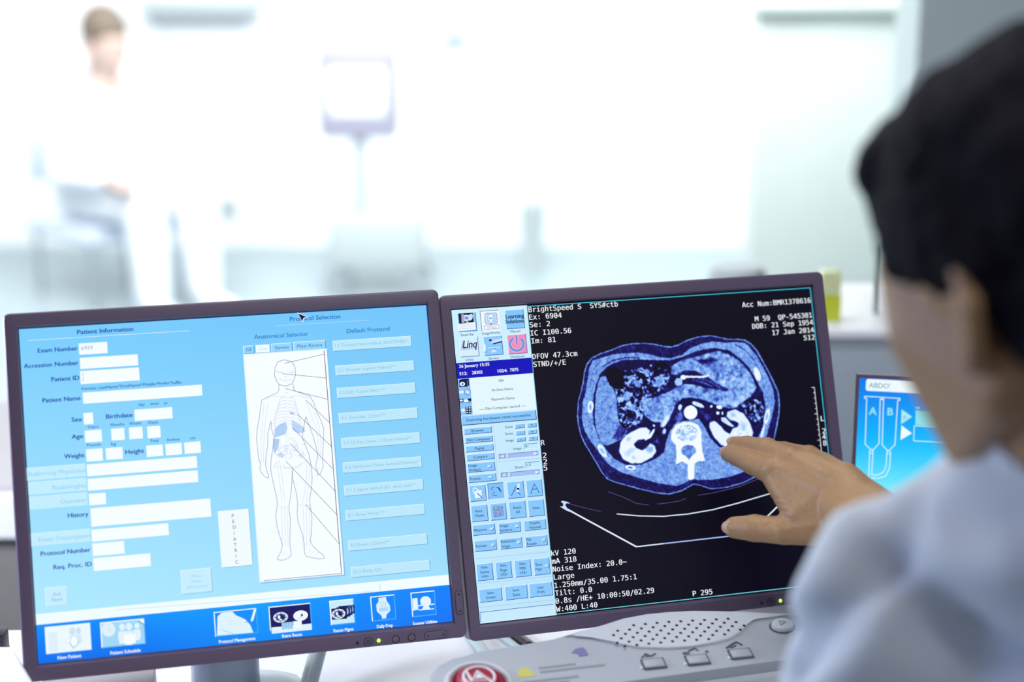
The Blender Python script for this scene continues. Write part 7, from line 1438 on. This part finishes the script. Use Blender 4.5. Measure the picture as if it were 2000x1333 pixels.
seated('person', 205, 72, 6.1, (.62, -.60), M['hair2'], M['coat2'], 'blurred brown-haired person in white, seated far back at upper left')
def far(px, py, y): return onwall(px, py, y)
# trolley with a small screen
q = far(700, 180, 6.2); f_ = Frame((q[0], 6.2, 0), (1, 0, 0), (0, 1, 0), (0, 0, 1)); zc = float(q[2])
t = thing('equipment_trolley', (q[0], 6.2, 0), 'blurred pale trolley with a lilac-grey box, left of centre', 'trolley')
b = MB(); b.box(f_, -.15, .15, -.06, .06, zc - .17, zc + .17, .03); h_ = obj('monitor_housing', b, M['lilac'], t)
b = MB(); b.box(f_, -.10, .10, -.066, -.058, zc - .075, zc + .085, .003); obj('panel', b, M['white'], h_)
b = MB(); b.lathe(f_, [(.03, .12), (.03, zc - .16)], 18); obj('post', b, M['bin'], t)
b = MB(); b.box(f_, -.12, .24, -.12, .12, .10, .30, .02); obj('cabinet', b, M['bin'], t)
for x in (-.09, .21):
    for y2 in (-.09, .09): b = MB(); b.lathe(Frame(f_(x, y2 - .015, .05), (1, 0, 0), (0, 0, 1), (0, 1, 0)), [(.05, 0), (.05, .03)], 18); obj('castor', b, M['steel'], t)
q = far(1040, 470, 6.5); f_ = Frame((q[0], 6.5, 0), (1, 0, 0), (0, 1, 0), (0, 0, 1)); hh = float(far(1040, 385, 6.5)[2])
t = thing('waste_bin', (q[0], 6.5, 0), 'blurred pale grey bin standing on the far floor, centre', 'bin')
b = MB(); b.lathe(f_, [(.045, 0), (.055, hh * .85), (.056, hh * .86)], 28); obj('body', b, M['bin'], t)
b = MB(); b.lathe(f_, [(.058, hh * .86), (.056, hh * .95), (.02, hh)], 28); obj('lid', b, M['bin'], t)
q = far(440, 410, 6.9); b = MB(); b.box(Frame((q[0], 7.0, q[2]), (1, 0, 0), (0, 1, 0), (0, 0, 1)), -.035, .035, -.03, 0, -.04, .04, .006); tag(obj('wall_socket', b, M['bin'], base=(q[0], 7.0, q[2] - .04)), 'tiny blurred grey socket low on the bright wall', 'socket')
q = far(885, 62, 6.9); b = MB(); b.box(Frame((q[0], 7.0, q[2]), (1, 0, 0), (0, 1, 0), (0, 0, 1)), -.06, .06, -.12, 0, -.02, .35, .02); tag(obj('soap_dispenser', b, M['seat'], base=(q[0], 6.94, q[2])), 'blurred pale blue dispenser at the top edge, centre', 'dispenser')
q = far(400, 22, 6.9); b = MB(); b.box(Frame((q[0], 7.0, q[2]), (1, 0, 0), (0, 1, 0), (0, 0, 1)), -.26, .22, -.14, 0, 0, .06, .006); tag(obj('wall_shelf', b, M['bin'], base=(q[0], 6.93, q[2])), 'blurred pale green shelf at the top edge, upper left', 'shelf')
q = far(1650, -2, 4.6); t = thing('wooden_cart', (q[0], 4.6, 0), 'blurred cart with a tan wooden top at the top right edge', 'cart')
f_ = Frame((q[0], 4.6, 0), (1, 0, 0), (0, 1, 0), (0, 0, 1)); zt = float(q[2])
b = MB(); b.box(f_, -.09, .07, -.06, .06, zt, zt + .10, .02); obj('top', b, M['wood'], t)
b = MB(); b.box(f_, -.26, .24, -.10, .12, zt - .03, zt, .005); obj('tray', b, M['cart'], t)
b = MB(); b.box(f_, -.24, .22, -.08, .10, .10, zt - .03, .01); obj('cabinet', b, M['cart'], t)
for x in (-.2, .18):
    for y2 in (-.06, .07): b = MB(); b.lathe(Frame(f_(x, y2 - .012, .05), (1, 0, 0), (0, 0, 1), (0, 1, 0)), [(.05, 0), (.05, .026)], 18); obj('castor', b, M['steel'], t)
q = far(1488, 142, 6.9); b = MB(); b.box(Frame((q[0], 7.0, q[2]), (1, 0, 0), (0, 1, 0), (0, 0, 1)), -.11, .11, -.004, 0, -.07, .07); tag(obj('wall_notice', b, M['paper'], base=(q[0], 7.0, q[2] - .07)), 'faint pale yellow notice on the bright far wall, upper right', 'notice')
